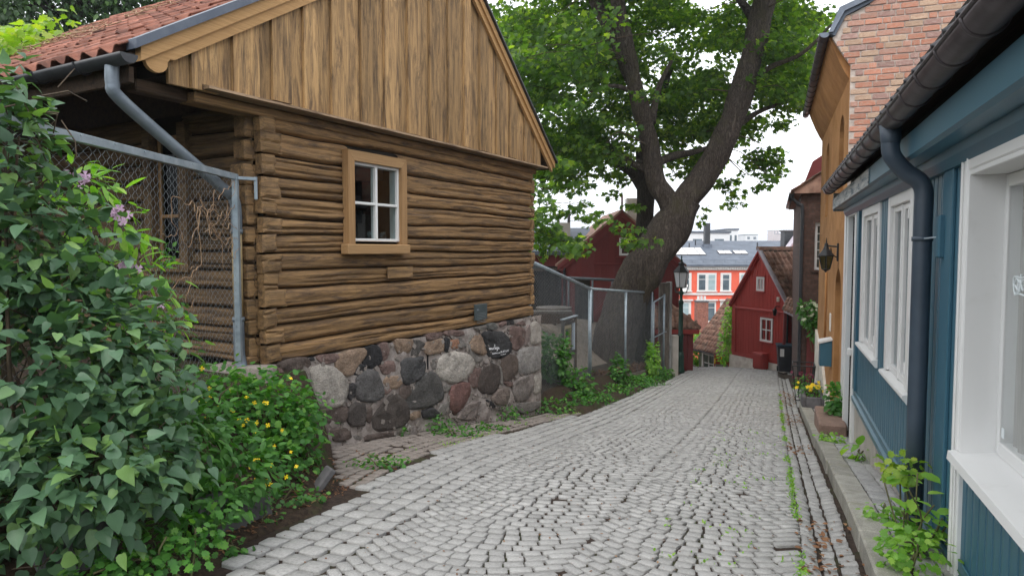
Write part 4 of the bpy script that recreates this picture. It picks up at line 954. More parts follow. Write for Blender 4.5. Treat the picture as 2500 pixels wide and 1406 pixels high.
# flared eave and gutter
mk('eave_cove', *prism([(.0, 4.12), (.05, 4.2), (.14, 4.38), (.24, 4.62), (.29, 4.76), (-.05, 4.76), (-.05, 4.12)], A0 + .11, A1 + .05, 'x'), M_OCHRE, oh)
og = mk('gutter', *halfpipe((A0 - .02, .36, 4.80), (A1 + .3, .36, 4.80), .075, n=10), M_GUTTER, oh, smoothed=True)
for u in np.arange(A0 + .3, A1 + .3, .5): mk('gutter_bracket', *tube([(u, .36 + .079 * math.cos(a), 4.80 - .079 * math.sin(a)) for a in np.linspace(0, math.pi, 10)], .009, 5), M_GUTTER, og)
mk('gutter_end', *prism([(.36 + .075 * math.cos(a), 4.80 - .075 * math.sin(a)) for a in np.linspace(0, math.pi, 10)], A0 - .03, A0 - .02, 'x'), M_FLASH, og)
# roof: steep kick then slope
mk('roof', *prism([(.30, 4.78), (.16, 5.12), (-.25, 5.28), (-2.6, 6.9), (-2.6, 6.8), (-.25, 5.17), (.08, 5.02), (.22, 4.74)], A0 - .03, A1 + .1, 'x'), M_SLATEROOF, oh)
mk('roof', *prism([(-2.6, 6.9), (-5.2, 5.0), (-5.2, 4.9), (-2.6, 6.8)], A0 - .03, A1 + .1, 'x'), M_SLATEROOF, oh)
mk('verge_flashing', *prism([(.31, 4.79), (.17, 5.14), (-.25, 5.30), (-2.6, 6.92), (-2.6, 6.84), (-.25, 5.22), (.10, 5.08), (.25, 4.79)], A0 - .07, A0 - .035, 'x'), M_FLASH, oh)
# brick gable, each brick a piece
gbl = mk('brick_gable', *prism([(-4.6, .5), (-.005, .5), (-.005, 4.3), (.12, 4.5), (.25, 4.72), (.10, 5.0), (-.25, 5.16), (-2.6, 6.78), (-4.6, 5.3)], A0 + .012, A0 + .10, 'x'), M_BRICKMORTAR, oh)
bv, bf = cbox(-.5, .5, -.5, .5, -.5, .5, .07); BRM = [make_mesh('brick', np.array(bv) + np.array([[n3(*(np.array(p) * 3 + q)) * .05 for _ in range(3)] for p in bv]), bf) for q in range(5)]
BRM = [b2 for b1 in BRM for b2 in (b1.copy(), b1.copy(), b1.copy(), b1.copy())]
for q, me in enumerate(BRM): me.materials.append(BRICKS[q % 4])
cnt = 0; z = 2.35; row = 0; more = MB()
while z < 6.7:
    y = -.0 - (0 if row % 2 else .06) ; edge = -.005 if z < 4.34 else (.10 if z < 4.52 else (.2 if z < 4.74 else .12))
    while y > -4.4:
        l = .235 if random.random() < .72 else .115
        yc = y - l / 2 + edge; top = 5.16 - (yc + .25) * .69 if -2.6 < yc < -.25 else (6.78 + (yc + 2.6) * .74 if yc <= -2.6 else 5.1); M = Matrix.Translation((A0 + .012 + random.gauss(0, .003), yc, z)) @ Matrix.Diagonal((.03, l - .017, .073, 1))
        if z < top - .05:
            w3 = OF @ Vector((A0, yc, z)); px, py, f = project(np.array(w3))
            if -60 < py < 470 and px < 2440 and py < 470 - (px - 2060) * 1.0 + 60 and cnt < 290:
                place('brick', random.choice(BRM), None, gbl, M); cnt += 1
            else: more.add(*xf((bv, bf), M), random.random())
        y -= l
    z += .091; row += 1
o = more.build('brick_courses', grainy('weathered brick courses', srgb(162, 120, 104), srgb(192, 152, 134), 9, .9, .6, 60, .26, attr=True, c3=srgb(182, 158, 142)), gbl); o['kind'] = 'stuff'
# whitewashed plinth with a ragged upper edge, pipe, number plate
mk('limewashed_plinth', *prism([(13.3, -2.0), (13.3, -1.35), (13.55, -1.25), (13.75, -1.05), (14.4, -1.15), (15.2, -.85), (16.2, -.72), (17.0, -.5), (17.86, -.35), (17.86, -2.4), (15, -2.3)], .001, .05, 'y'), M_LIME, oh)
mk('limewashed_plinth', *prism([(12.0, -2.0), (12.0, -1.28), (13.25, -1.36), (13.25, -2.0)], .001, .05, 'y'), M_LIME, oh)
mk('conduit', *tube([(14.9, .03, 1.15), (14.9, .03, -.2)], .02, 8), M_OCHRE, oh, smoothed=True)
mk('name_plate', *cbox(13.75, 13.95, .0, .02, .05, .38), M_LIME, oh)
mk('tap', *tube(spline([(15.4, .06, -1.25), (15.4, .12, -1.22), (15.55, .14, -1.25), (15.65, .12, -1.33)], 4), .018, 8), M_ZINC, oh, smoothed=True)
mk('tap', *cbox(15.35, 15.45, .06, .12, -1.20, -1.14), M_ZINC, oh)
# ------------------------------------------------------------------ dark brick house beyond
DF = frame(*xy(20.4, 0), 0, R(69))
db = thing('dark_brick_house', 'sooty brown brick house with an arched white window beyond the ochre house', 'house', DF)
# frame: x along street from its near wall, y = -s; near wall at x = 0
ye = -.66
def wallx(name, y0, y1, z0, z1, mat, hole=None):
    return mk(name, *box(0, .3, y0, y1, z0, z1), mat, db)
# brick wall needs its own frame so that brick courses lie flat: local x to the right
DG = frame(*xy(20.4, .66), 0, R(69 - 90))
db2 = mk('near_wall', *box(0, .42, 0, .3, -2.6, 3.1), M_DARKBRICK, db) if False else None
def part_in(F, name, shape, mat, parent, **kw):
    V, Fc = shape; Min = DF.inverted() @ F; return mk(name, *xf((V, Fc), Min), mat, parent, **kw)
def part_rot(F, name, shape, mat, parent, smoothed=False):
    V, Fc = shape; V = np.array(V, float); c = (V.min(0) + V.max(0)) / 2; me = make_mesh(name, V - c, Fc, smoothed)
    return place(name, me, mat, parent, _org[parent][1].inverted() @ F @ Matrix.Translation(c.tolist()))
part_rot(DG, 'wall', box(0, .36, 0, .3, -2.6, 3.1), M_DARKBRICK, db); part_rot(DG, 'wall', box(.36, 1.06, 0, .3, -2.6, 1.0), M_DARKBRICK, db); part_rot(DG, 'wall', box(.36, 1.06, 0, .3, 2.3, 3.1), M_DARKBRICK, db); part_rot(DG, 'wall', box(1.06, 4.5, 0, .3, -2.6, 3.1), M_DARKBRICK, db)
dw = part_rot(DG, 'window', box(.38, 1.04, .16, .165, 1.04, 2.25), M_GLASS, db)
for bx in ((.36, .43, .10, .2, 1.0, 2.3), (.99, 1.06, .10, .2, 1.0, 2.3), (.43, .99, .10, .2, 1.0, 1.07), (.43, .99, .10, .2, 2.2, 2.3), (.69, .73, .12, .19, 1.07, 2.2)): part_rot(DG, 'sash', cbox(*bx, .004), M_WHITE, dw)
for z in (1.3, 1.53, 1.76, 1.98):
    for a, c_ in ((.43, .69), (.73, .99)): part_rot(DG, 'glazing_bar', cbox(a, c_, .13, .18, z, z + .025, .004), M_WHITE, dw)
part_rot(DG, 'curtain', box(.38, 1.04, .26, .28, 1.0, 2.3), M_CURT, dw)
part_rot(DG, 'sill', cbox(.28, 1.14, -.06, .1, .93, 1.0), M_DARKBRICK, dw)
part_rot(DG, 'street_wall', box(0, .02, .3, 8, -3.6, 3.1), M_DARKBRICK, db)
part_rot(DG, 'door', cbox(.22, .55, -.03, .0, -2.2, -.35), M_DARKRED, db); part_rot(DG, 'door', cbox(.55, .9, -.03, .0, -2.2, -.1), wood('brown side door', srgb(96, 62, 42), srgb(120, 80, 54), srgb(76, 50, 36), 'z'), db)
V, F = prism([(-.18, 3.08), (-.2, 3.14), (2.0, 4.6), (4.6, 3.1)], -.18, 8, 'y'); part_rot(DG, 'roof', (V, F), M_OLDTILE, db)
TV2, TF2 = pantile(.2, .36, .02, 8); m = MB()
for row in range(4):
    for c in range(6):
        sl_ = math.atan2(1.46, 2.2); u = row * .3 - .06
        M = Matrix.Translation((-.2 + u * math.cos(sl_), -.16 + c * .2, 3.17 + u * math.sin(sl_))) @ Matrix.Rotation(-sl_, 4, 'Y') @ Matrix.Rotation(R(-90), 4, 'Z'); m.add(*xf((TV2, TF2), M), random.random())
o = part_rot(DG, 'roof_tile_rows', (np.concatenate(m.V), m.F), M_OLDTILE, db, True); o['kind'] = 'stuff'
part_rot(DG, 'red_gable', prism([(.04, 3.3), (.3, 4.05), (2.0, 5.2), (4, 3.6)], .9, 1.1, 'y'), M_DARKREDX, db)
part_rot(DG, 'gutter', halfpipe((-.24, -.25, 3.12), (-.24, 7, 3.12), .07), M_BLACKMETAL, db, True)
part_rot(DG, 'downpipe', tube(spline([(-.22, -.1, 3.05), (-.22, -.08, 2.95), (-.06, -.06, 2.78), (.03, -.06, 2.65), (.03, -.06, 1.5), (.03, -.06, -2.3)], 5), .045, 10), M_BLACKMETAL, db, True)
part_rot(DG, 'step', cbox(.1, 1.3, -.35, -.0, -2.6, -2.12, .02), M_SLATE, db); part_rot(DG, 'step', cbox(-.1, 1.5, -.75, -.35, -2.8, -2.26, .02), M_SLATE, db)
# ------------------------------------------------------------------ fences
def chain_link(name, p0, p1, b0, b1, t0, t1, parent, pitch=.055, rad=.0021, mat=None):
    """wires between two uprights: plan points p0,p1; bottom and top heights at each end"""
    p0, p1 = np.array(p0[:2], float), np.array(p1[:2], float); L = np.linalg.norm(p1 - p0); d = (p1 - p0) / L; nn = np.array([-d[1], d[0]])
    m = MB(); n = int(L / pitch); dz = pitch * .38
    for i in range(n + 1):
        pts = []; zb_ = b0 + (b1 - b0) * i / max(n, 1); zt_ = t0 + (t1 - t0) * i / max(n, 1); k = 0; z = math.floor(zb_ / dz) * dz
        while z <= zt_:
            if z >= zb_:
                u = (i + .5 * (1 if round(z / dz) % 2 else 0)) * pitch; u = min(u, L); q = p0 + d * u + nn * (.004 if k % 2 else -.004); pts.append((q[0], q[1], z))
            z += dz; k += 1
        if len(pts) > 1: m.add(*tube(pts, rad, 3, False))
        # the counter-leaning strand
        pts2 = [(2 * (p0 + d * i * pitch)[0] - p[0] + d[0] * pitch * .5 * 0, 2 * (p0 + d * i * pitch)[1] - p[1], p[2]) for p in pts]
        if len(pts2) > 1 and i > 0: m.add(*tube(pts2, rad, 3, False))
    o = m.build(name, mat or M_WIRE, parent, smoothed=True); o['kind'] = 'stuff'; return o
def bar(p, q, w, h=None, b=.003):
    """square bar from p to q"""
    p, q = Vector(p), Vector(q); d = q - p; L = d.length; h = h or w
    V, F = cbox(0, L, -w / 2, w / 2, -h / 2, h / 2, b); x = d.normalized(); up = Vector((0, 0, 1)) if abs(x.z) < .9 else Vector((0, 1, 0)); y = up.cross(x).normalized(); z = x.cross(y)
    M = Matrix((x, y, z)).transposed().to_4x4(); M.translation = p; return xf((V, F), M)
fp = at(574, 432, 6.3); fe = at(120, 319, 3.9); dirn = (fe - fp); fe2 = fp + dirn * 1.45
f1 = thing('garden_fence', 'galvanised chain link fence panel beside the log house corner', 'fence', Matrix.Translation(fp.tolist()))
lf = lambda p: (np.array(p, float) - fp)
mk('post', *bar(lf((fp[0], fp[1], .30)), lf(fp + np.array([0, 0, .02])), .05), M_GALV, f1)
mk('top_rail', *bar(lf(fp + np.array([.0, .03, 0])), lf(fe2), .04, .055), M_GALV, f1); mk('post', *bar(lf((fe2[0], fe2[1], .0)), lf(fe2 + np.array([0, 0, .02])), .05), M_GALV, f1)
mk('wall_bracket', *bar(lf(fp + np.array([.02, 0, -.01])), lf(fp + np.array([.15, .10, -.01])), .03, .03), M_GALV, f1); mk('wall_bracket', *bar(lf(fp + np.array([.15, .10, .01])), lf(fp + np.array([.15, .10, -.2])), .03, .012), M_GALV, f1)
for k in range(7): mk('bolt', *lathe([(.008, 0), (.008, .006), (.004, .008)], 6, lf(fp + dirn * (.06 + k * .14) + np.array([.021, -.0, .01]))), M_GALV, f1)
chain_link('wire_mesh', lf(fp), lf(fe2), .32 - fp[2], .25 - fp[2], -.02, float(fe2[2] - fp[2]) - .02, f1, .088, .0015)
# dry creeper stems on the mesh
M_VINE = wood('dry creeper stem', srgb(150, 120, 92), srgb(186, 158, 130), srgb(120, 94, 72), 'z', var=.1)
vm = thing('dry_creeper', 'bare curling creeper stems hanging on the garden fence mesh', 'creeper', Matrix.Translation(fp.tolist()))
rr = random.Random(3)
for k in range(15):
    u = rr.uniform(.06, .42); z = rr.uniform(-.95, -.15); p = [dirn[0] * u + .01, dirn[1] * u, z]; pts = []; a = rr.uniform(-2.5, 2.5); 
    for i in range(rr.randint(14, 34)):
        pts.append(tuple(p)); a += rr.gauss(0, .55); st = .035; du = math.cos(a) * st / 2.4; p = [p[0] + dirn[0] * du + rr.gauss(0, .003), p[1] + dirn[1] * du, p[2] + math.sin(a) * st - .006]
        if p[2] > -.05: a = -1.2
    mk('stem', *tube(spline(pts, 3), [.0045 * (1 - .6 * i / (len(pts) * 3)) for i in range((len(pts) - 1) * 3 + 1)], 4), M_VINE, vm, smoothed=True)

hc = at(1292, 637, 11.35); cp = at(1441, 705, 15.56); en = at(1592, 715, 19.6); cb = -1.78; eb = -2.15
f2 = thing('yard_fence', 'galvanised chain link yard fence running from the log house past the big tree', 'fence', Matrix.Translation(cp.tolist()))
lc = lambda p: np.array(p, float) - cp
mk('post', *tube([lc((cp[0], cp[1], cb)), lc(cp)], .045, 12), M_GALV, f2, smoothed=True); mk('post_cap', *lathe([(.05, 0), (.05, .02), (.02, .045)], 10, lc(cp)), M_GALV, f2, smoothed=True)
mk('top_rail', *tube([lc(hc), lc(cp)], .034, 10), M_GALV, f2, smoothed=True); mk('top_rail', *tube([lc(cp), lc(en)], .032, 10), M_GALV, f2, smoothed=True)
mk('top_rail', *tube([lc(at(1290, 652, 11.5)), lc(at(1322, 652, 12.2))], .02, 8), M_GALV, f2, smoothed=True)
for u, dz in ((.52, 0),): q = cp + (en - cp) * u; mk('post', *tube([lc((q[0], q[1], cb + (eb - cb) * u)), lc(q)], .032, 10), M_GALV, f2, smoothed=True)
mk('post', *tube([lc((en[0], en[1], eb)), lc(en)], .03, 10), M_GALV, f2, smoothed=True); mk('post', *tube([lc((hc[0], hc[1], -.9)), lc(hc)], .03, 10), M_GALV, f2, smoothed=True)
chain_link('wire_mesh', lc(hc), lc(cp), -1.15 - cp[2], cb + .15 - cp[2], hc[2] - cp[2], 0, f2, .09, .0029); chain_link('wire_mesh', lc(cp), lc(en), cb + .15 - cp[2], eb + .15 - cp[2], 0, en[2] - cp[2], f2, .09, .0029)
mk('base_plank', *bar(lc((cp[0] - .02, cp[1], cb + .12)), lc((en[0], en[1], eb + .15)), .04, .26), wood('grey base plank', srgb(112, 104, 96), srgb(138, 130, 120), srgb(88, 80, 74), 'x'), f2)
# inner fence rail across the yard
ra, rb = at(1385, 678, 20), at(1545, 686, 20.5)
yr = thing('yard_railing', 'grey tubular railing crossing the yard left of the tree trunk', 'railing', Matrix.Translation(ra.tolist()))
M_GREYPIPE = grainy('grey painted tube', srgb(88, 94, 100), srgb(104, 110, 116), 6, .5, .05, 20, 0)
mk('top_rail', *tube([ra - ra, rb - ra], .04, 8), M_GREYPIPE, yr, smoothed=True)
for u in (.02, .38, .68): q = (rb - ra) * u; mk('post', *tube([q, q + np.array([0, 0, -1.3])], .028, 8), M_GREYPIPE, yr, smoothed=True)
# gate and rough timber posts
g0, g1 = at(1596, 738, 19.75), at(1622, 722, 20.6)
gtg = thing('wire_gate', 'narrow galvanised wire gate between the fence and weathered timber posts', 'gate', Matrix.Translation(g0.tolist()))
lg = lambda p: np.array(p, float) - g0
for q, zt in ((g0, g0[2]), (g1, g1[2] + .05)): mk('stile', *tube([lg((q[0], q[1], -2.15)), lg((q[0], q[1], zt))], .03, 8), M_GALV, gtg, smoothed=True)
mk('top_bar', *tube([lg(g0), lg(g1)], .024, 8), M_GALV, gtg, smoothed=True); mk('bottom_bar', *tube([lg((g0[0], g0[1], -2.05)), lg((g1[0], g1[1], -2.1))], .024, 8), M_GALV, gtg, smoothed=True); mk('latch_bar', *tube([lg((g0[0] - .1, g0[1], -1.05)), lg((g1[0] + .05, g1[1] - .05, -.92))], .02, 8), M_GALV, gtg, smoothed=True)
chain_link('wire_mesh', lg(g0), lg(g1), -2.05 - g0[2], -2.1 - g0[2], 0, g1[2] - g0[2], gtg, .09, .0016)
M_GREYPLANK = wood('silver grey timber', srgb(92, 86, 80), srgb(124, 116, 108), srgb(74, 68, 62), 'z')
for (px, py, d, w, lab, mt) in ((1622, 690, 20.75, .30, 'broad dark weathered timber post behind the wire gate', M_GREYPLANK), (1634, 688, 20.95, .15, 'slim silver grey timber post left of the lamp post', wood('pale grey timber', srgb(128, 132, 132), srgb(160, 162, 160), srgb(104, 104, 102), 'z'))):
    P0 = at(px, py, d); V, F = cbox(-w / 2, w / 2, -.08, .08, -2.55 - P0[2], 0, .012); V = np.array(V); V += np.array([[n3(*(p * 2)) * .02] * 3 for p in V])
    tag(mk('timber_post', V + P0, F, mt, None), lab, 'post', 'posts by the gate')
P0 = at(1648, 818, 21.5); tag(mk('concrete_post', np.array(cbox(-.1, .1, -.1, .1, -2.6 - P0[2], 0, .02)[0]) + P0, CBF, M_CONC, None), 'low pale concrete post between timber post and lamp post', 'post')
# ------------------------------------------------------------------ information board
ib0, ib1 = at(1374, 782, 13.7), at(1405, 772, 14.3); ibm = (ib0 + ib1) / 2
ib = thing('information_board', 'small framed notice board on two posts beside the fence weeds', 'notice board', Matrix.Translation(ibm.tolist()))
li = lambda p: np.array(p, float) - ibm
M_IBFR = grainy('brown grey frame', srgb(84, 78, 74), srgb(104, 98, 92), 6, .6, .1, 30, 0)
for q in (ib0, ib1): mk('post', *bar(li((q[0], q[1], -1.55)), li(q), .06), M_IBFR, ib)
dv = ib1 - ib0
mk('cap', *bar(li(ib0 - dv * .06 + np.array([0, 0, .01])), li(ib1 + dv * .06 + np.array([0, 0, .01])), .09, .025), M_GALV, ib)
def quad_panel(name, u0, u1, z0, z1, off, mat):
    nrm_ = np.array([dv[1], -dv[0], 0]); nrm_ /= np.linalg.norm(nrm_); a, b_ = ib0 + dv * u0 + nrm_ * off, ib0 + dv * u1 + nrm_ * off
    mk(name, *bar(li((a[0], a[1], (z0 + z1) / 2)), li((b_[0], b_[1], (z0 + z1) / 2)), .012, z1 - z0), mat, ib)
zt = float(ib0[2]) - .04
quad_panel('back_panel', .06, .94, zt - .78, zt, .0, M_IBFR)
quad_panel('poster', .10, .60, zt - .56, zt - .08, .014, grainy('cream poster', srgb(196, 180, 150), srgb(206, 192, 164), 3, .6, .02, 10, 0)); quad_panel('poster_print', .13, .5, zt - .48, zt - .14, .024, grainy('olive print', srgb(104, 118, 52), srgb(132, 140, 74), 4, .6, .02, 10, 0)); quad_panel('poster_print', .13, .26, zt - .46, zt - .16, .034, grainy('purple print', srgb(66, 50, 92), srgb(92, 76, 120), 5, .6, .02, 10, 0))
quad_panel('paper_strip', .66, .9, zt - .62, zt - .06, .014, grainy('pale blue paper', srgb(170, 186, 204), srgb(190, 204, 216), 4, .6, .02, 10, 0))
# ------------------------------------------------------------------ lamp post
lp = np.array([5.66, 22.8, float(Gt(ts(5.66, 22.8)[0])) - .03])
lamp = thing('street_lamp', 'dark green cast iron street lamp with glazed lantern at the left road edge', 'street lamp', Matrix.Translation(lp.tolist()))
mk('base', *lathe([(.15, 0), (.15, .10), (.13, .14), (.12, .5), (.135, .54), (.115, .6), (.1, .72)], 16), M_GREENMETAL, lamp, smoothed=True)
mk('shaft', *lathe([(.092, .70), (.086, 1.2), (.10, 1.24), (.10, 1.28), (.078, 1.32), (.068, 2.3), (.085, 2.34), (.085, 2.40), (.055, 2.46), (.05, 2.62), (.085, 2.68), (.085, 2.72), (.05, 2.78), (.045, 2.86)], 16), M_GREENMETAL, lamp, smoothed=True)
mk('ladder_bar', *tube(spline([(-.02, 0, 2.70), (.16, 0, 2.72), (.2, 0, 2.80), (.2, 0, 2.9)], 5), .018, 8), M_GREENMETAL, lamp, smoothed=True); mk('ladder_bar', *tube(spline([(.02, 0, 2.70), (-.16, 0, 2.72), (-.2, 0, 2.80), (-.2, 0, 2.9)], 5), .018, 8), M_GREENMETAL, lamp, smoothed=True)
hd = mk('lantern_frame', *lathe([(.15, 2.86), (.17, 2.87), (.17, 2.89), (.155, 2.90)], 6), M_GREENMETAL, lamp)
for k in range(6):
    a = 2 * math.pi * k / 6; mk('frame_bar', *tube([(.165 * math.cos(a), .165 * math.sin(a), 2.88), (.25 * math.cos(a), .25 * math.sin(a), 3.38)], .011, 6), M_GREENMETAL, hd)
    a2 = 2 * math.pi * (k + 1) / 6; mk('pane', [(.165 * math.cos(a), .165 * math.sin(a), 2.89), (.165 * math.cos(a2), .165 * math.sin(a2), 2.89), (.25 * math.cos(a2), .25 * math.sin(a2), 3.38), (.25 * math.cos(a), .25 * math.sin(a), 3.38)], [(0, 1, 2, 3)], grainy('lantern glass', (.62, .65, .7, 1), (.7, .73, .77, 1), 3, .15, 0, 5, 0, spec=.8) if k == 0 else bpy.data.materials['lantern glass'], hd)
mk('lantern_roof', *lathe([(.275, 3.38), (.275, 3.40), (.13, 3.58), (.10, 3.60), (.10, 3.66), (.12, 3.68), (.03, 3.76)], 6), M_BLACKIRON, lamp); mk('finial', *lathe([(.03, 3.74), (.045, 3.79), (.015, 3.84), (.03, 3.87), (.004, 3.97)], 10), M_GREENMETAL, lamp, smoothed=True)
mk('bulb', *lathe([(.02, 2.92), (.05, 3.0), (.06, 3.1), (.04, 3.18), (.0, 3.2)], 10), M_STUCCO, lamp, smoothed=True)
# ------------------------------------------------------------------ wall lantern on the ochre house
WLc = OF @ Vector((12.6, .19, 0)); wlf = thing('wall_lantern', 'black iron lantern on a bracket above the arched ochre doorway', 'wall lamp', OF @ Matrix.Translation((12.6, 0, 0)))
mk('wall_plate', *cbox(-.03, .03, .0, .03, 1.36, 1.66), M_BLACKIRON, wlf); mk('bracket', *tube([(0, .02, 1.60), (0, .19, 1.62)], .014, 8), M_BLACKIRON, wlf); mk('bracket', *tube(spline([(0, .02, 1.42), (0, .10, 1.48), (0, .12, 1.58)], 5), .011, 6), M_BLACKIRON, wlf)
c_ = (0, .19, 0)
mk('lantern_roof', *lathe([(.135, 1.44), (.14, 1.46), (.06, 1.55), (.035, 1.61), (.03, 1.65), (.012, 1.67), (.004, 1.75)], 6, c_), M_BLACKIRON, wlf); mk('lantern_foot', *lathe([(.006, 1.17), (.03, 1.20), (.075, 1.225), (.07, 1.235)], 6, c_), M_BLACKIRON, wlf)
for k in range(6):
    a, a2 = 2 * math.pi * k / 6, 2 * math.pi * (k + 1) / 6; mk('frame_bar', *tube([(.07 * math.cos(a), .19 + .07 * math.sin(a), 1.23), (.12 * math.cos(a), .19 + .12 * math.sin(a), 1.44)], .007, 5), M_BLACKIRON, wlf)
    mk('pane', [(.07 * math.cos(a), .19 + .07 * math.sin(a), 1.235), (.07 * math.cos(a2), .19 + .07 * math.sin(a2), 1.235), (.12 * math.cos(a2), .19 + .12 * math.sin(a2), 1.44), (.12 * math.cos(a), .19 + .12 * math.sin(a), 1.44)], [(0, 1, 2, 3)], glassmat('green tinted glass', (.35, .42, .36, 1), 1.5, .1) if k == 0 else bpy.data.materials['green tinted glass'], wlf)
# ------------------------------------------------------------------ mailbox
mbx = thing('mailbox', 'blue metal mailbox with a pale sloping lid on the ochre wall', 'mailbox', OF @ Matrix.Translation((13.4, 0, -.54)))
mk('body', *prism([(.005, 0), (.20, 0), (.20, .40), (.005, .46)], 0, .34, 'x'), M_BLUE, mbx); mk('lid', *prism([(.0, .47), (.215, .405), (.225, .425), (.225, .445), (.0, .50)], -.02, .36, 'x'), M_WHITEX, mbx)
# ------------------------------------------------------------------ granite step, planter, iron basket
gs = float(Gt(10.9)); M_REDGRANITE = stonemat('reddish granite', False, 120, .4, srgb(140, 116, 104), bs=60, dist=.004)
tag(mk('door_step', *cbox(10.3, 11.5, -.985, -.63, gs - .05, gs + .32, .02), M_REDGRANITE, None, SF), 'reddish granite block step in front of the blue house door', 'step')
pf = thing('flower_trough', 'low grey stone flower trough with yellow pansies by the ochre house', 'planter', SF @ Matrix.Translation((14.7, -.76, float(Gt(14.7)))))
for bx in ((-.5, .5, .13, .2, .0, .36), (-.5, .5, -.2, -.13, .0, .36), (-.5, -.43, -.13, .13, .0, .36), (.43, .5, -.13, .13, .0, .36)): mk('stone_side', *cbox(*bx, .015), M_SLATE, pf)
mk('soil', *box(-.43, .43, -.13, .13, .0, .32), M_SOIL, pf)
kb = thing('iron_flower_basket', 'black iron bar basket with dark red pansies behind the flower trough', 'basket', SF @ Matrix.Translation((16.2, -.62, float(Gt(16.2)))))
mk('rim', *tube([(-.3, -.25, .85), (.3, -.25, .85), (.3, .2, .85), (-.3, .2, .85), (-.3, -.25, .85)], .014, 6), M_BLACKIRON, kb); mk('base_ring', *tube([(-.2, -.2, .08), (.2, -.2, .08), (.2, .12, .08), (-.2, .12, .08), (-.2, -.2, .08)], .012, 6), M_BLACKIRON, kb)
for k in range(5):
    u = -.3 + .15 * k
    for y0, y1 in ((-.25, -.2), (.2, .12)): mk('bar', *tube([(u, y0, .85), (u * .7, y1, .08)], .008, 5), M_BLACKIRON, kb)
for k in range(3):
    for s_ in (-1, 1): mk('bar', *tube([(.3 * s_, -.2 + .15 * k, .85), (.2 * s_, -.15 + .1 * k, .08)], .008, 5), M_BLACKIRON, kb)
# ------------------------------------------------------------------ wheelie bin
bn = np.array([10.05, 25.0, float(Gt(ts(10.05, 25.0)[0])) - .02]); M_BIN = grainy('dark grey plastic', srgb(46, 48, 52), srgb(58, 60, 64), 5, .5, .05, 30, 0); M_LID = grainy('dark teal plastic lid', srgb(36, 58, 70), srgb(46, 68, 80), 5, .5, .05, 30, 0)
bi = thing('wheelie_bin', 'dark grey wheelie bin with a teal lid by the red house', 'bin', frame(bn[0], bn[1], bn[2], R(-15)))
V = [(-.2, -.22, .06), (.2, -.22, .06), (.2, .22, .06), (-.2, .22, .06), (-.27, -.3, .98), (.27, -.3, .98), (.27, .3, .98), (-.27, .3, .98)]; mk('body', V, BOXF, M_BIN, bi)
mk('lid', *cbox(-.3, .3, -.34, .33, .98, 1.05, .03), M_LID, bi); mk('lid_handle', *tube([(-.27, .36, .98), (.27, .36, .98)], .02, 8), M_LID, bi); mk('label', *box(-.19, -.05, -.296, -.286, .62, .9), M_STUCCO, bi)
for s_ in (-1, 1): mk('wheel', *tube([(.17 * s_, .24, .1), (.23 * s_, .24, .1)], .1, 14), M_BLACKIRON, bi)
# ------------------------------------------------------------------ small red house
u_ = np.array([10.33 - 9.25, 25.5 - 28.3]); u_ /= np.linalg.norm(u_); RHA = math.atan2(u_[1], u_[0]); RHF = frame(9.25, 28.3, 0, RHA)
rh = thing('small_red_house', 'small bright red gabled house with pantile roof at the street corner', 'house', RHF)
W_ = 3.02; ez, az = -.55, 1.42; mid = 1.51
x = 0.
while x < W_ - .01:                                              # upright boards of the gable, each with a cover strip
    w = min(.151, W_ - x); zt = min(ez + (az - ez) * min(x, W_ - x) / mid, ez + (az - ez) * min(x + w, W_ - x - w) / mid) if True else 0
    zc = max(zt, -.75); 
    mk('gable_board', *prism([(x + .004, -2.68), (x + w - .004, -2.68), (x + w - .004, ez + (az - ez) * min(x + w, W_ - x - w) / mid), (x + .004, ez + (az - ez) * min(x, W_ - x) / mid)], -.03, .0, 'y'), M_REDPAINT, rh)
    mk('cover_strip', *box(x - .015, x + .02, -.045, -.028, -2.66, ez + (az - ez) * min(x, W_ - x) / mid), M_REDPAINT, rh); x += w
mk('wall_core', *prism([(0.02, -3.2), (W_ - .02, -3.2), (W_ - .02, ez), (mid, az), (0.02, ez)], .001, 5, 'y'), M_REDPAINT, rh)
mk('belt_board', *prism([(-.08, -.86), (-.08, -.80), (-.031, -.76), (-.031, -.86)], 0, W_, 'x'), M_REDPAINTX, rh); mk('corner_post', *cbox(-.06, .16, -.08, .0, -2.7, -.72), M_REDPAINT, rh); mk('base_board', *cbox(-.03, W_ + .02, -.07, -.03, -2.80, -2.66), M_REDPAINTX, rh)
mk('plinth', *prism([(-.15, -4.2), (W_ + .05, -4.2), (W_ + .05, -2.81), (-.15, -2.81)], -.10, .0, 'y'), M_LIME, rh); mk('plinth', *box(-.15, .0, 0, 4, -4.2, -2.81), M_LIME, rh)
for a, b_, o0, o1, y0 in ((-.14, mid, -.14, -.02, -.11), (mid, W_ + .14, -.14, -.02, -.11), (-.18, mid, -.02, .10, -.16), (mid, W_ + .18, -.02, .10, -.16)):
    rz = lambda q: az + .02 - abs(q - mid) * (az - ez) / mid
    mk('barge_board', *prism([(a, rz(a) + o0), (b_, rz(b_) + o0), (b_, rz(b_) + o1), (a, rz(a) + o1)], y0, -.05, 'y'), M_REDPAINTX, rh)
rz = lambda q: az + .02 - abs(q - mid) * (az - ez) / mid
mk('roof_deck', *prism([(-.2, rz(-.2) + .08), (mid, rz(mid) + .08), (W_ + .2, rz(W_ + .2) + .08), (W_ + .2, rz(W_ + .2) + .14), (mid, rz(mid) + .14), (-.2, rz(-.2) + .14)], -.12, 5.2, 'y'), M_DARKWOOD, rh)
M_PALEVERGE = grainy('pale lilac grey capping', srgb(158, 150, 158), srgb(176, 168, 176), 5, .5, .05, 20, 0)
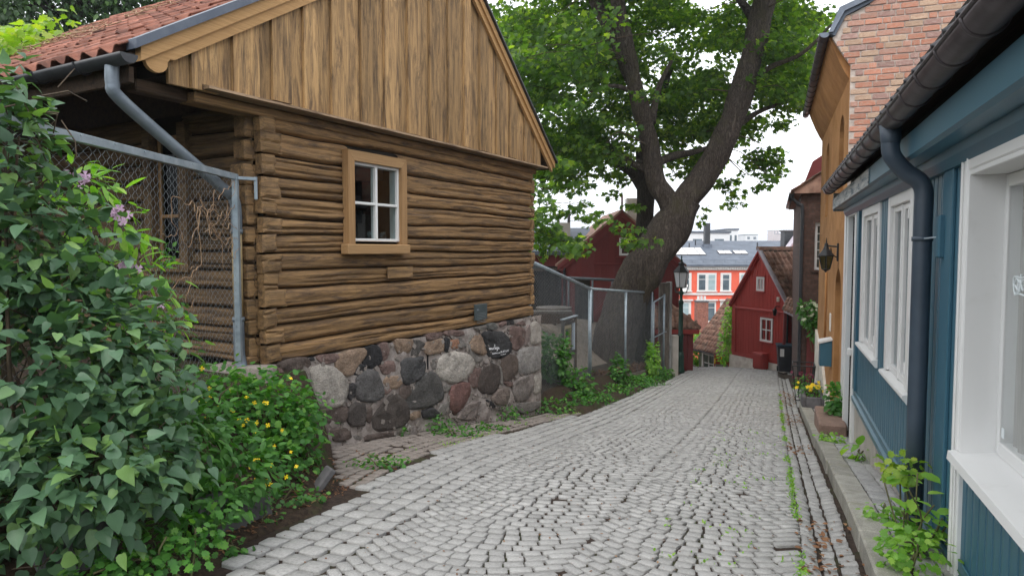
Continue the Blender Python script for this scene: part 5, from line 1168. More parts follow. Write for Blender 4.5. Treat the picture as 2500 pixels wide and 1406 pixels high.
mk('verge_capping', *prism([(mid, rz(mid) + .12), (W_ + .22, rz(W_ + .22) + .12), (W_ + .22, rz(W_ + .22) + .2), (mid, rz(mid) + .2)], -.2, .0, 'y'), M_PALEVERGE, rh)
sl = math.atan((az - ez) / mid); RV, RF = pantile(.24, .36, .02, 10, .035); me = make_mesh('roof_tile', RV, RF, True); me.materials.append(M_OLDTILE)
for row in range(9):
    for c in range(12):
        u = row * .29; pos = Vector((W_ + .24 - u * math.cos(sl), .1 + c * .24, rz(W_ + .24) + .2 + u * math.sin(sl)))
        M = Matrix((Vector((0, 1, 0)), Vector((-math.cos(sl), 0, math.sin(sl))), Vector((math.sin(sl), 0, math.cos(sl))))).transposed().to_4x4(); M.translation = pos + Vector((0, 0, random.gauss(0, .008))); place('roof_tile', me, None, rh, M @ Matrix.Rotation(random.gauss(0, .03), 4, 'Z'))
mk('ridge_capping', *box(mid - .1, mid + .1, -.15, 5, rz(mid) + .10, rz(mid) + .24), M_OLDTILE, rh)
def redwin(x0, x1, z0, z1, cross, parent):
    w_ = mk('window', *box(x0, x1, -.035, -.03, z0, z1), M_GLASS, parent); f = .05
    for bx in ((x0 - f, x0 + .03, -.07, -.02, z0 - f, z1 + f), (x1 - .03, x1 + f, -.07, -.02, z0 - f, z1 + f), (x0 + .03, x1 - .03, -.07, -.02, z1 - .03, z1 + f), (x0 + .03, x1 - .03, -.07, -.02, z0 - f, z0 + .03), ((x0 + x1) / 2 - .025, (x0 + x1) / 2 + .025, -.068, -.02, z0 + .03, z1 - .03)): mk('frame', *cbox(*bx, .005), M_WHITE, w_)
    if cross:
        m_ = (x0 + x1) / 2
        for a, b_ in ((x0 + .03, m_ - .025), (m_ + .025, x1 - .03)): mk('crossbar', *cbox(a, b_, -.066, -.02, (z0 + z1) / 2 - .02, (z0 + z1) / 2 + .02, .004), M_WHITE, w_)
    else:
        for q in (.25, .75): mk('crossbar', *cbox(x0 + (x1 - x0) * q - .012, x0 + (x1 - x0) * q + .012, -.066, -.02, z0 + .03, z1 - .03, .004), M_WHITE, w_)
    mk('lintel', *cbox(x0 - .12, x1 + .12, -.10, -.03, z1 + .07, z1 + .11), M_REDPAINTX, w_); mk('sill', *cbox(x0 - .1, x1 + .1, -.11, -.03, z0 - .1, z0 - f - .002), M_REDPAINTX, w_); mk('dim_room', *box(x0 - .03, x1 + .03, -.02, -.018, z0 - .03, z1 + .03), M_ROOM, w_)
redwin(1.40, 1.74, -.02, .44, False, rh); redwin(1.66, 2.24, -1.98, -1.14, True, rh)
mk('vent_box', *cbox(2.5, 2.62, -.09, -.03, -.42, -.24), M_LIME, rh)
mk('side_porch', *box(W_ + .0, W_ + 1.5, .9, 3, -3.2, -1.1), M_DARKRED, rh); mk('porch_roof', *prism([(W_ - .05, -.75), (W_ + .5, -1.1), (W_ + .5, -1.02), (W_ - .05, -.62)], -.05, 3, 'y'), M_OLDTILE, rh); mk('downpipe', *tube([(W_ + .06, -.08, -.7), (W_ + .06, -.08, -3.0)], .04, 8), M_BLACKIRON, rh)
sl_ = thing('corner_lantern', 'small black lantern on the right edge of the red gable', 'wall lamp', RHF @ Matrix.Translation((2.55, -.04, -.95)))
mk('bracket', *tube(spline([(.1, 0, .35), (.02, -.12, .36), (0, -.16, .28)], 4), .016, 6), M_BLACKIRON, sl_); mk('lantern_roof', *lathe([(.09, .2), (.1, .21), (.02, .29), (.005, .34)], 6, (0, -.16, 0)), M_BLACKIRON, sl_); mk('lantern_glass', *lathe([(.045, 0), (.085, .2)], 6, (0, -.16, 0)), M_BLACKIRON, sl_)
uc = thing('utility_cabinet', 'red street utility cabinet on a sloping foot against the red gable', 'cabinet', RHF @ Matrix.Translation((1.95, -.3, -3.35)))
mk('cabinet', *cbox(-.27, .27, -.16, .16, .30, .92, .02), M_REDPAINTX, uc); mk('door', *cbox(-.23, .23, -.185, -.16, .34, .86, .01), M_REDPAINTX, uc); mk('foot', *prism([(-.3, -.2), (.24, -.2), (.22, .31), (-.22, .31)], -.13, .13, 'y'), M_REDPAINTX, uc)
# ------------------------------------------------------------------ low house with a weathered pantile roof
E0 = at(1688, 850, 32.5); GHF = frame(E0[0], E0[1], E0[2], RHA)
gh = thing('pantiled_cottage', 'low grey green cottage with a weathered pantile roof below the street', 'house', GHF)
run, rise, elen = 2.07, 2.3, 3.3
mk('wall', *box(.15, elen + 2, .35, 4, -2.2, .0), M_GREENWALL, gh); mk('wall', *prism([(.35, .0), (run, rise - .15), (run * 2, .0)], .15, .25, 'x'), M_GREENWALL, gh)
for k in range(16): mk('wall_board', *cbox(.15 + k * .2, .34 + k * .2, .32, .35, -2.2, .02), M_GREENWALL, gh)
mk('roof_deck', *prism([(0, 0), (run, rise), (run * 2.1, 0), (run * 2.1, -.06), (run, rise - .08), (0, -.07)], 0, elen + 2, 'x'), M_DARKWOOD, gh)
sl = math.atan2(rise, run); TV3, TF3 = pantile(.2, .36, .02, 8, .03); me = make_mesh('roof_tile', TV3, TF3, True); me.materials.append(M_OLDTILE); m = MB(); q = 0
for row in range(10):
    for c in range(24):
        u = row * .31 - .05; M = Matrix((Vector((1, 0, 0)), Vector((0, math.cos(sl), math.sin(sl))), Vector((0, -math.sin(sl), math.cos(sl))))).transposed().to_4x4(); M.translation = (.1 + c * .2, u * math.cos(sl), u * math.sin(sl) + .04 + random.gauss(0, .006))
        place('roof_tile', me, None, gh, M @ Matrix.Rotation(random.gauss(0, .02), 4, 'Z'))
mk('verge_board', *prism([(0, -.08), (run, rise - .08), (run, rise + .07), (0, .07)], -.06, .0, 'x'), M_SLATE, gh)
mk('gutter', *halfpipe((0, -.06, -.02), (elen + 2, -.06, -.02), .06), M_SLATE, gh)
gw = mk('window', *box(.55, 1.35, .315, .318, -1.35, -.22), M_GLASS, gh)
for bx in ((.45, .56, .26, .33, -1.4, -.1), (1.34, 1.45, .26, .33, -1.4, -.1), (.56, 1.34, .26, .33, -.22, -.1), (.93, .97, .27, .33, -1.4, -.22), (.56, .93, .28, .33, -.62, -.585), (.97, 1.34, .28, .33, -.62, -.585)): mk('frame', *cbox(*bx, .005), M_STUCCO, gw)
# barrier with a yellow plate
bp = at(1762, 893, 29.6); br = thing('road_barrier', 'red slatted road barrier with a yellow plate near the crest', 'barrier', frame(bp[0], bp[1], bp[2] - .02, R(-8)))
for s_ in (-.3, .3): mk('leg', *cbox(s_ - .025, s_ + .025, -.025, .025, 0, .52), M_REDPAINT, br)
for z in (.10, .24, .38): mk('slat', *cbox(-.33, .33, -.045, -.026, z, z + .11), M_REDPAINTX, br)
mk('yellow_plate', *cbox(-.05, .17, -.06, -.046, .30, .44), grainy('yellow plate', srgb(236, 210, 30), srgb(244, 220, 50), 3, .5, 0, 5, 0), br); mk('yellow_plate', *cbox(-.33, -.27, -.06, -.046, .12, .36), bpy.data.materials['yellow plate'], br)
# ------------------------------------------------------------------ little red shed behind the lamp
hp = at(1650, 808, 24.2); SHF = frame(hp[0], hp[1], hp[2], R(-6)); sh = thing('red_shed', 'small dark red shed with a mossy tiled hip roof behind the street lamp', 'shed', SHF)
mk('wall', *box(-2.2, .62, .12, 3, -1.6, -.02), M_DARKRED, sh)
for k in range(14): mk('wall_board', *cbox(-2.15 + k * .2, -1.97 + k * .2, .085, .12, -1.6, -.03), M_DARKRED, sh)
mk('fascia', *cbox(-2.4, .82, -.02, .03, -.1, .06), M_REDPAINTX, sh)
V = [(-2.4, -.02, .06), (.84, -.02, .06), (.84, 3.2, .06), (-2.4, 3.2, .06), (-.78, 1.3, 1.35), (-.78, 2.0, 1.35)]; mk('roof_deck', V, [(0, 1, 4), (1, 2, 5, 4), (2, 3, 5), (3, 0, 4, 5), (3, 2, 1, 0)], M_OLDTILE, sh)
sl = math.atan2(1.29, 1.32); me = make_mesh('roof_tile', TV3, TF3, True); me.materials.append(M_OLDTILE)
for row in range(6):
    for c in range(17):
        u = row * .3; xx = -2.34 + c * .2
        if abs(xx + .78) > 1.62 * (1 - (u + .1) * math.cos(sl) / 1.32): continue
        M = Matrix((Vector((1, 0, 0)), Vector((0, math.cos(sl), math.sin(sl))), Vector((0, -math.sin(sl), math.cos(sl))))).transposed().to_4x4(); M.translation = (xx, -.04 + u * math.cos(sl), .10 + u * math.sin(sl)); place('roof_tile', me, None, sh, M)
mk('hip_ridge', *tube([(.84, -.02, .12), (-.78, 1.3, 1.42)], .07, 8), M_OLDTILE, sh, smoothed=True)
# ------------------------------------------------------------------ dark red house behind the tree
D = 25.; c0 = at(1516, 610, D); DRF = Matrix.Translation((float(c0[0]), D, 0)); dr_ = thing('dark_red_house', 'dark red boarded house with a small white window behind the big tree', 'house', DRF)
hw = 2.12; dez, daz = 1.02, 2.78; drz = lambda q: daz - abs(q) * (daz - dez) / hw
x = -hw
while x < hw - .01:
    w = min(.235, hw - x); mk('gable_board', *prism([(x + .004, -2.9), (x + w - .004, -2.9), (x + w - .004, drz(x + w)), (x + .004, drz(x))] if x > 0 or x + w < 0 else [(x + .004, -2.9), (x + w - .004, -2.9), (x + w - .004, drz(x + w)), (0, daz), (x + .004, drz(x))], -.03, .0, 'y'), M_DARKRED, dr_); mk('cover_strip', *box(x - .02, x + .025, -.05, -.029, -2.8, drz(x)), M_DARKRED, dr_); x += w
mk('wall_core', *prism([(-hw, -3.2), (hw, -3.2), (hw, dez), (0, daz), (-hw, dez)], .001, 5, 'y'), M_DARKRED, dr_)
for a, b_, o0, o1, y0 in ((-hw - .1, 0, -.2, -.04, -.12), (0, hw + .1, -.2, -.04, -.12), (-hw - .2, 0, -.04, .14, -.18), (0, hw + .2, -.04, .14, -.18)): mk('barge_board', *prism([(a, drz(a) + o0), (b_, drz(b_) + o0), (b_, drz(b_) + o1), (a, drz(a) + o1)], y0, -.05, 'y'), M_DARKREDX, dr_)
mk('roof', *prism([(-hw - .25, drz(hw + .25) + .12), (0, daz + .14), (hw + .25, drz(hw + .25) + .12), (hw + .25, drz(hw + .25) + .2), (0, daz + .24), (-hw - .25, drz(hw + .25) + .2)], -.15, 5.2, 'y'), M_OLDTILE, dr_)
mk('finial', *bar((0, -.15, daz + .1), (0, -.15, daz + .75), .06), M_DARKREDX, dr_)
redw = (-.03, .5, 1.38, 1.92)
w_ = mk('window', *box(.0, .5, -.06, -.055, 1.4, 1.92), M_GLASS, dr_)
for bx in ((-.07, .02, -.09, -.03, 1.34, 1.98), (.48, .57, -.09, -.03, 1.34, 1.98), (.02, .48, -.09, -.03, 1.9, 1.98), (.02, .48, -.09, -.03, 1.34, 1.42), (.23, .27, -.085, -.03, 1.42, 1.9)): mk('frame', *cbox(*bx, .005), M_WHITE, w_)
mk('sill', *cbox(-.2, .7, -.12, -.03, 1.24, 1.31), M_DARKREDX, w_)
mk('belt_board', *cbox(-1.0, .1, -.09, -.03, 1.0, 1.06), M_DARKREDX, dr_); mk('belt_board', *bar((.1, -.06, 1.03), (.6, -.06, 1.42), .06, .06), M_DARKREDX, dr_)
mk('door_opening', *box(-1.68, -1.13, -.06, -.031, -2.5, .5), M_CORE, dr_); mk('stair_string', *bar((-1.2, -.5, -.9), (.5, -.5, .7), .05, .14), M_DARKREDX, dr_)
mk('wing_wall', *box(-6, -hw - .02, .6, 4, -3, 1.35), M_DARKRED, dr_)
for k in range(18): mk('wing_board', *cbox(-6 + k * .215, -5.79 + k * .215, .56, .6, .9, 1.4), M_DARKRED, dr_)
mk('wing_beam', *cbox(-6, -hw - .05, .4, .56, .76, .9), M_GREYPLANK, dr_); mk('porch_shade_sheet', *box(-6, -hw - .03, .55, .599, -2, .76), M_CORE, dr_)  # the near-black sheet below the beam stands for porch shade
mk('wing_roof', *prism([(.2, 1.36), (3.2, 2.35), (3.2, 2.45), (.2, 1.5)], -6, -.8, 'x'), M_SLATEROOF, dr_); mk('wing_roof', *prism([(3.2, 2.35), (6, 1.3), (6, 1.4), (3.2, 2.45)], -6, -.8, 'x'), M_SLATEROOF, dr_)
cm = MB(); cx = float(at(1377, 560, 27)[0] - c0[0]); cm.add(*box(cx - .25, cx + .25, 2, 2.5, 1.6, 2.62)); ch = cm.build('chimney', M_CONC, dr_)
for a in (-.25, .17): mk('chimney_cap_leg', *box(cx + a, cx + a + .08, 2.0, 2.5, 2.62, 2.9), M_SLATE, ch)
mk('chimney_cap', *box(cx - .28, cx + .28, 1.98, 2.52, 2.9, 2.96), M_SLATE, ch)
cx = float(at(1546, 520, 28)[0] - c0[0]); mk('chimney', *cbox(cx - .25, cx + .25, 3, 3.5, 2, 3.65), M_CONC, dr_)
mk('gutter', *halfpipe((-6, .2, .95), (-hw + .1, .2, .95), .06), M_BLACKIRON, dr_); mk('downpipe', *tube([(-hw + .05, -.08, .9), (-hw + .05, -.08, -2)], .05, 8), M_BLACKIRON, dr_)
# bench and table in the yard
yb = thing('yard_bench', 'grey plank bench standing on the gravel behind the yard fence', 'bench', Matrix.Translation(at(1330, 800, 17.5).tolist()))
mk('seat', *cbox(-.9, .7, -.2, .2, .38, .44), M_GREYPLANK, yb); mk('side_plank', *cbox(-.9, .7, -.2, -.14, .12, .38), M_DARKWOOD, yb)
for s_ in (-.7, .5): mk('leg', *cbox(s_ - .05, s_ + .05, -.15, .15, -.4, .38), M_GREYPLANK, yb)
yt = thing('yard_table', 'small round grey table behind the yard bench', 'table', Matrix.Translation(at(1352, 790, 19.5).tolist()))
mk('table_top', *lathe([(.5, .42), (.52, .44), (.52, .47), (.5, .48)], 20), M_GREYPLANK, yt); mk('pedestal', *lathe([(.2, -.5), (.08, -.4), (.06, .42)], 10), M_DARKWOOD, yt)
# ------------------------------------------------------------------ orange apartment building
D = 75.; ob0 = at(1655, 645, D); OBF = Matrix.Translation((float(at(1740, 610, D)[0]), D, 0)); ob = thing('orange_apartment_building', 'salmon orange apartment block with white window surrounds and skylit grey roof', 'building', OBF)
PX = D / FPX; cx0 = 1740
def bx_(px): return (px - cx0) * PX
def bxd(px, y): return (px - 1250) * (D + y) / FPX - float(OBF.translation.x)
def bz_(py): return EYE - (py - HYP) * PX
hwid = 13.
floors = [(664, 712), (733, 787)]
cols = [(1658, 1692, 1), (1700, 1753, 2), (1757, 1789, 1), (1803, 1856, 2), (1862, 1894, 1), (1908, 1961, 2), (1590, 1643, 2), (1555, 1587, 1), (1500, 1545, 2)]
mk('wall', *box(-hwid, hwid, 0.02, 9, -14, bz_(648)), M_ORANGE, ob)
mk('cornice', *prism([(-.02, bz_(660)), (-.15, bz_(659)), (-.2, bz_(654)), (-.4, bz_(651)), (-.45, bz_(647)), (.1, bz_(647))], -hwid, hwid, 'x'), M_STUCCO, ob)
dm = MB()
for k in range(int(2 * hwid / .26)): dm.add(*box(-hwid + k * .26, -hwid + k * .26 + .13, -.3, -.12, bz_(657), bz_(653)))
o = dm.build('dentil_course', M_STUCCO, ob); o['kind'] = 'stuff'
for (z0, z1) in ((720, 715),): mk('string_course', *box(-hwid, hwid, -.12, .02, bz_(z0), bz_(z1)), M_STUCCO, ob)
M_BLIND = grainy('pale teal blind', srgb(150, 172, 176), srgb(168, 188, 192), 2, .6, .02, 5, 0); M_DARKGLASS = grainy('dark reflecting pane', srgb(70, 84, 92), srgb(104, 120, 130), .8, .12, .0, 5, 0, spec=.8)
for (a, b_, n_) in cols:
    for fi, (t_, bo) in enumerate(floors):
        x0, x1, zt_, zb_ = bx_(a + 3), bx_(b_ - 3), bz_(t_ + 2), bz_(bo)
        sur = mk('window', *box(x0, x1, -.08, .02, zb_, zt_), M_STUCCO, ob); ww = (x1 - x0) / n_
        for k in range(n_):
            c_ = x0 + ww * (k + .5); h_ = .36 if n_ == 2 else .34
            mk('pane', *box(c_ - h_, c_ + h_, -.10, -.07, zb_ + .18, zt_ - .22), M_BLIND if (k + fi + a) % 3 == 0 else M_DARKGLASS, sur)
            for bxx in ((c_ - h_ - .06, c_ - h_, -.14, -.07, zb_ + .18, zt_ - .22), (c_ + h_, c_ + h_ + .06, -.14, -.07, zb_ + .18, zt_ - .22), (c_ - h_, c_ + h_, -.13, -.07, zt_ - .75, zt_ - .69)): mk('frame', *box(*bxx), M_WHITE, sur)
        if fi == 1: mk('pediment', *box(x0 - .15, x1 + .15, -.3, -.081, zt_ + .05, zt_ + .2), M_STUCCO, sur)
        mk('sill', *box(x0 - .08, x1 + .08, -.2, -.081, zb_ - .02, zb_ + .1), M_STUCCO, sur)
    for fl in (1, 2): pass
cs = mk('open_casement', *xf(box(-.35, .35, -.02, .02, -.9, 0), Matrix.Translation((bx_(1671), -.25, bz_(694))) @ Matrix.Rotation(R(-28), 4, 'X')), M_STUCCO, ob)
zr, ze_ = bz_(588) + (bz_(588) - EYE) * (8 / D), bz_(646)
mk('roof', *prism([(-.5, ze_), (8.0, zr), (16, ze_), (16, ze_ - .2), (8.0, zr - .25), (-.5, ze_ - .2)], -hwid - .3, hwid + .3, 'x'), M_SLATEROOF, ob)
sl = math.atan2(zr - ze_, 8.5); roofz = lambda y: ze_ + (y + .5) * math.tan(sl)
for (px, y, w, l, n_) in ((1671, 2.6, 1.5, 2.6, 2), (1700, 2.6, 1.5, 2.6, 2), (1768, 2.9, 1.5, 1.2, 2), (1806, 2.9, 1.5, 1.2, 2), (1640, 2.6, 1.5, 2.6, 2)):
    M = Matrix.Translation((bxd(px, y + l / 2), y, roofz(y) + .04)) @ Matrix.Rotation(sl, 4, 'X')
    s_ = mk('skylight', *xf(box(-w / 2, w / 2, 0, l, 0, .06), M), M_SLATE, ob)
    for k in range(2):
        for j in range(2 if l > 2 else 1): mk('pane', *xf(box(-w / 2 + .06 + k * w / 2, -.04 + k * w / 2, .06 + j * l / 2, (l / 2 if l > 2 else l) - .06 + j * l / 2, .055, .08), M), M_STUCCO, s_)
mk('snow_guard', *tube([(-hwid, .1, roofz(.1) + .3), (hwid, .1, roofz(.1) + .3)], .03, 6), M_FLASH, ob)
for k in range(22): mk('snow_guard_post', *tube([(-hwid + k * 1.2, .1, roofz(.1)), (-hwid + k * 1.2, .1, roofz(.1) + .32)], .025, 5), M_FLASH, ob)
cxx = bxd(1724, 6); chm = mk('chimney', *box(cxx - .3, cxx + .3, 5.6, 6.3, roofz(5.6) - .3, bz_(548) + .35), M_BLACKMETAL, ob); mk('chimney_flashing', *box(cxx - .45, cxx + .45, 5.3, 6.5, roofz(5.3) - .1, roofz(6.5) + .05), M_FLASH, ob)
for px, yy in ((1682, 5.2), (1697, 6.4), (1848, 5.4)): mk('vent_pipe', *tube([(bxd(px, yy), yy, roofz(yy) - .1), (bxd(px, yy), yy, roofz(yy) + .6)], .08, 8), M_BLACKMETAL, ob)
# brick chimney stack of a hidden roof in between
bc = at(1716, 738, 46); ck = thing('brick_chimney', 'square red brick chimney in front of the orange building', 'chimney', Matrix.Translation((float(bc[0]), 46, float(bc[2]))))
mk('stack', *box(-.38, .38, 0, .7, -3, 0), brickmat('red stack brick', srgb(150, 92, 78), srgb(176, 112, 94), srgb(150, 136, 126)), ck); mk('cap', *cbox(-.42, .42, -.04, .74, 0, .1, .01), M_SLATE, ck)
for k in range(3): mk('flue_pot', *lathe([(.09, .1), (.08, .38), (.1, .4)], 10, (-.22 + k * .22, .35, 0)), M_STUCCO, ck)
o0 = at(1958, 557, 54); tr_ = thing('tiled_gable_building', 'reddish tiled roof with pale verge rising behind the small red house', 'building', Matrix.Translation(o0.tolist()))
q4 = [at(1893, 648, 50) - o0, at(2080, 648, 48) - o0, at(2080, 557, 52) - o0, o0 - o0]; V = [p for p in q4] + [p - np.array([0, -.2, .25]) for p in q4]
mk('roof', V, [(0, 1, 2, 3), (7, 6, 5, 4), (0, 4, 5, 1), (1, 5, 6, 2), (2, 6, 7, 3), (3, 7, 4, 0)], grainy('reddish far tile', srgb(150, 98, 88), srgb(172, 118, 106), 3, .8, .4, 12, 0), tr_)
mk('verge', *bar(q4[0] + [0, -.1, .05], q4[3] + [0, -.1, .1], .35, .18), M_PALEVERGE, tr_); mk('wall', *box(q4[0][0] + .1, q4[1][0], q4[0][1] + .3, q4[0][1] + .8, -14, q4[0][2]), M_STUCCO, tr_)
cq = at(1928, 575, 53) - o0; mk('chimney', *cbox(cq[0] - .4, cq[0] + .4, cq[1], cq[1] + .8, cq[2] - 2.2, cq[2] + .3), M_BLACKMETAL, tr_); mk('chimney_cap', *cbox(cq[0] - .48, cq[0] + .48, cq[1] - .08, cq[1] + .88, cq[2] + .3, cq[2] + .42), M_SLATE, tr_)
A_ = [at(1913, 757, 24.6), at(1946, 773, 23.8), at(1962, 740, 24.3), at(1926, 731, 25.1)]
pr = thing('porch_canopy', 'small tiled lean to canopy at the right of the red gable', 'canopy', Matrix.Translation(A_[0].tolist())); V = [p - A_[0] for p in A_] + [p - A_[0] - np.array([0, 0, .07]) for p in A_]
mk('canopy_deck', V, [(0, 1, 2, 3), (7, 6, 5, 4), (0, 4, 5, 1), (1, 5, 6, 2), (2, 6, 7, 3), (3, 7, 4, 0)], M_PALEVERGE, pr); e1 = (A_[1] - A_[0]); e2 = (A_[3] - A_[0])
for r_ in range(3):
    for c_ in range(5): p0 = e1 * (c_ / 5) + e2 * (r_ / 3); mk('roof_tile', *tube([p0 + [0, 0, .04], p0 + e2 * .36 + [0, 0, .03]], .075, 6), M_OLDTILE, pr, smoothed=True)
mk('bracket', *bar(A_[0] - A_[0] + [.1, .1, -.05], np.array([.15, .3, -1.9]), .09), M_DARKRED, pr)
# ------------------------------------------------------------------ far city and hills
M_FARWHITE = grainy('far pale facade', (.7, .71, .72, 1), (.76, .77, .78, 1), .3, .8, 0, 3, 0); M_FARPINK = grainy('far pinkish facade', srgb(206, 190, 188), srgb(216, 202, 200), .3, .8, 0, 3, 0)
def far_block(px0, px1, py, d, lab, mat=None, deep=14, name='city_block'):
    a, b_ = at(px0, py, d), at(px1, py, d); F0 = Matrix.Translation((float((a[0] + b_[0]) / 2), d, 0)); w = float(b_[0] - a[0]) / 2; zt = float(a[2]); t_ = thing(name, lab, 'building', F0)
    mk('wall', *box(-w, w, 0, deep, -30, zt), mat or M_FARWHITE, t_); mk('roof', *box(-w - .2, w + .2, -.2, deep + .2, zt, zt + .35), M_SLATEROOF, t_)
    n = max(2, int(w * 2 / 3)); zz = zt - 2.6
    for r_ in range(2):
        for k in range(n): mk('window', *box(-w + (k + .3) * 2 * w / n, -w + (k + .72) * 2 * w / n, -.1, .05, zz, zz + 1.5), M_DARKGLASS, t_)
        zz -= 3.2
    return t_
far_block(1676, 1782, 569, 128, 'long pale flat roofed block above the orange building roof'); far_block(1778, 1802, 562, 150, 'taller white block right of the long pale block'); far_block(1820, 1850, 574, 420, 'low white block in front of the far hill'); far_block(1888, 1902, 563, 700, 'slim pinkish tower block on the far hill', M_FARPINK, 16, 'tower_block'); far_block(1905, 1922, 571, 680, 'pale slab block right of the slim tower', M_FARPINK, 16, 'tower_block'); far_block(1300, 1380, 585, 200, 'pale block seen left of the tree under its crown'); far_block(1440, 1560, 590, 240, 'pale block seen under the crown behind the dark red house')
ha = np.linspace(-1600, 2600, 90); V = []; F = []
for i, x in enumerate(ha):
    h = 22 + 26 * (n3(x * .0022, 1.3) + .5) + 10 * n3(x * .009, 4)
    for y, k in ((1300, 0), (1450, .55), (1700, 1.), (2300, .6)): V.append((x, y, -14 + (h) * k))
for i in range(len(ha) - 1):
    for k in range(3): q = i * 4 + k; F.append((q, q + 4, q + 5, q + 1))
hill = mk('hills', V, F, grainy('far wooded hill', srgb(70, 92, 60), srgb(96, 116, 80), .02, .9, 0, 1, 0, shift=False), None, I4, True); hill['kind'] = 'structure'
# ------------------------------------------------------------------ leaves
def fan(out, c=(0, .4), fold=.12, sag=.15):
    V = [(c[0], c[1], 0)] + [(x, y, fold * abs(x) - sag * (y - .2) ** 2) for x, y in out]; n = len(out)
    return np.array(V), np.array([(0, 1 + i, 1 + (i + 1) % n) for i in range(n)])
MAPLE = fan([(0, 0), (.22, .02), (.5, .12), (.34, .27), (.56, .58), (.28, .56), (.14, .72), (0, 1.0), (-.14, .72), (-.28, .56), (-.56, .58), (-.34, .27), (-.5, .12), (-.22, .02)], (0, .35), .1, .2)
HEART = fan([(0, .04), (.2, 0), (.36, .12), (.38, .32), (.26, .62), (.1, .88), (0, 1.05), (-.1, .88), (-.26, .62), (-.38, .32), (-.36, .12), (-.2, 0)], (0, .42), .22, .18)
OVATE = fan([(0, 0), (.18, .12), (.27, .36), (.22, .64), (.1, .86), (0, 1.0), (-.1, .86), (-.22, .64), (-.27, .36), (-.18, .12)], (0, .45), .2, .2)
LANCE = fan([(0, 0), (.1, .15), (.15, .45), (.1, .8), (0, 1.0), (-.1, .8), (-.15, .45), (-.1, .15)], (0, .45), .2, .15)
LOBED = fan([(0, 0), (.12, .1), (.34, .12), (.28, .3), (.46, .48), (.28, .56), (.34, .82), (.1, .8), (0, 1.0), (-.1, .8), (-.34, .82), (-.28, .56), (-.46, .48), (-.28, .3), (-.34, .12), (-.12, .1)], (0, .45), .1, .2)
BLADE = (np.array([(-.03, 0, 0), (.03, 0, 0), (.022, .55, .03), (-.022, .55, .03), (0, 1, -.1)]), np.array([(0, 1, 2), (0, 2, 3), (3, 2, 4)]))
PETAL4 = fan([(.06, .06), (.5, .25), (.5, -.25), (.06, -.06), (.25, -.5), (-.25, -.5), (-.06, -.06), (-.5, -.25), (-.5, .25), (-.06, .06), (-.25, .5), (.25, .5)], (0, 0), .1, 0)
def unit(a): return a / (np.linalg.norm(a, axis=-1, keepdims=True) + 1e-9)
def frames(tip, nrm):
    y = unit(tip); x = unit(np.cross(y, nrm)); z = np.cross(x, y); return x, y, z
def leaves(tmpl, pos, tip, nrm, size):
    V, F = tmpl; x, y, z = frames(tip, nrm); s = np.asarray(size).reshape(-1, 1, 1); N = len(pos)
    P = pos[:, None, :] + s * (V[None, :, 0:1] * x[:, None, :] + V[None, :, 1:2] * y[:, None, :] + V[None, :, 2:3] * z[:, None, :])
    Fa = F[None] + (np.arange(N) * len(V))[:, None, None]
    return P.reshape(-1, 3), Fa.reshape(-1, F.shape[1]), np.repeat(rng.random(N), len(V))
def shell(c, r, n, lo=.72, hi=1.05, up=.35, droop=.6, noisy=.25):
    d = unit(rng.normal(size=(n, 3))); k = rng.uniform(lo, hi, (n, 1)); lump = np.array([[1 + noisy * n3(*(q * 2.3 + c[:1].sum()))] for q in d])
    pos = np.asarray(c) + d * k * lump * np.asarray(r)
    tip = d * .8 + np.array([0, 0, -droop]) + rng.normal(scale=.45, size=(n, 3)); nrm = d * .6 + np.array([0, 0, up + .5]) + rng.normal(scale=.35, size=(n, 3))
    return pos, tip, nrm
def foliage_mesh(name, tmpl, sets, mat, parent, kind='stuff'):
    out = [leaves(tmpl, p, t_, n_, s) for p, t_, n_, s in sets]; VV = []; FF = []; RR = []; k = 0
    for V, F, r_ in out: VV.append(V); FF.append(F + k); RR.append(r_); k += len(V)
    F0 = _org[parent][1] if parent is not None else I4
    V = np.concatenate(VV); inv = np.array(F0.inverted()); V = V @ inv[:3, :3].T + inv[:3, 3]
    o = mk(name, V, np.concatenate(FF), mat, parent, I4, True, np.concatenate(RR)); o['kind'] = kind; return o
def leaf_objects(name, tmpl, pos, tip, nrm, size, mat, parent):
    me = make_mesh(name, tmpl[0], tmpl[1], True); me.materials.append(mat); x, y, z = frames(tip, nrm); F0 = _org[parent][1].inverted()
    for i in range(len(pos)):
        M = Matrix(((x[i] * size[i]).tolist(), (y[i] * size[i]).tolist(), (z[i] * size[i]).tolist())).transposed().to_4x4(); M.translation = pos[i].tolist(); place(name, me, None, parent, F0 @ M)
def hit(px, py, off=0.):
    r = pray(px, py)
    for d in np.arange(1.5, 60, .03):
        P = np.array([0, 0, EYE]) + r * (d / r[1]); t, s = ts(P[0], P[1])
        if P[2] < float(np.maximum(terrain(t, s), zroad(t, s) if -4.75 < s < .6 else -99)) + off: return P
    return P
M_MAPLE = leafmat('maple leaf', srgb(54, 82, 42), srgb(80, 112, 52), srgb(126, 150, 66), .56, .5, (2.5, 2.5, .65, 1))
M_LILAC = leafmat('lilac leaf', srgb(60, 90, 66), srgb(90, 122, 92), srgb(124, 158, 88), .25, .42)
M_FRESH = leafmat('fresh herb leaf', srgb(58, 106, 48), srgb(82, 134, 58), srgb(112, 156, 66), .35, .5)
M_FRESHLIGHT = leafmat('light green leaf', srgb(104, 150, 62), srgb(134, 176, 76), srgb(160, 190, 90), .4, .45)
M_NETTLE = leafmat('nettle leaf', srgb(58, 102, 48), srgb(80, 128, 58), srgb(98, 150, 68), .3, .5)
M_DARKLEAF = leafmat('dark tree leaf', srgb(40, 64, 38), srgb(62, 92, 50), srgb(84, 116, 60), .3, .5)
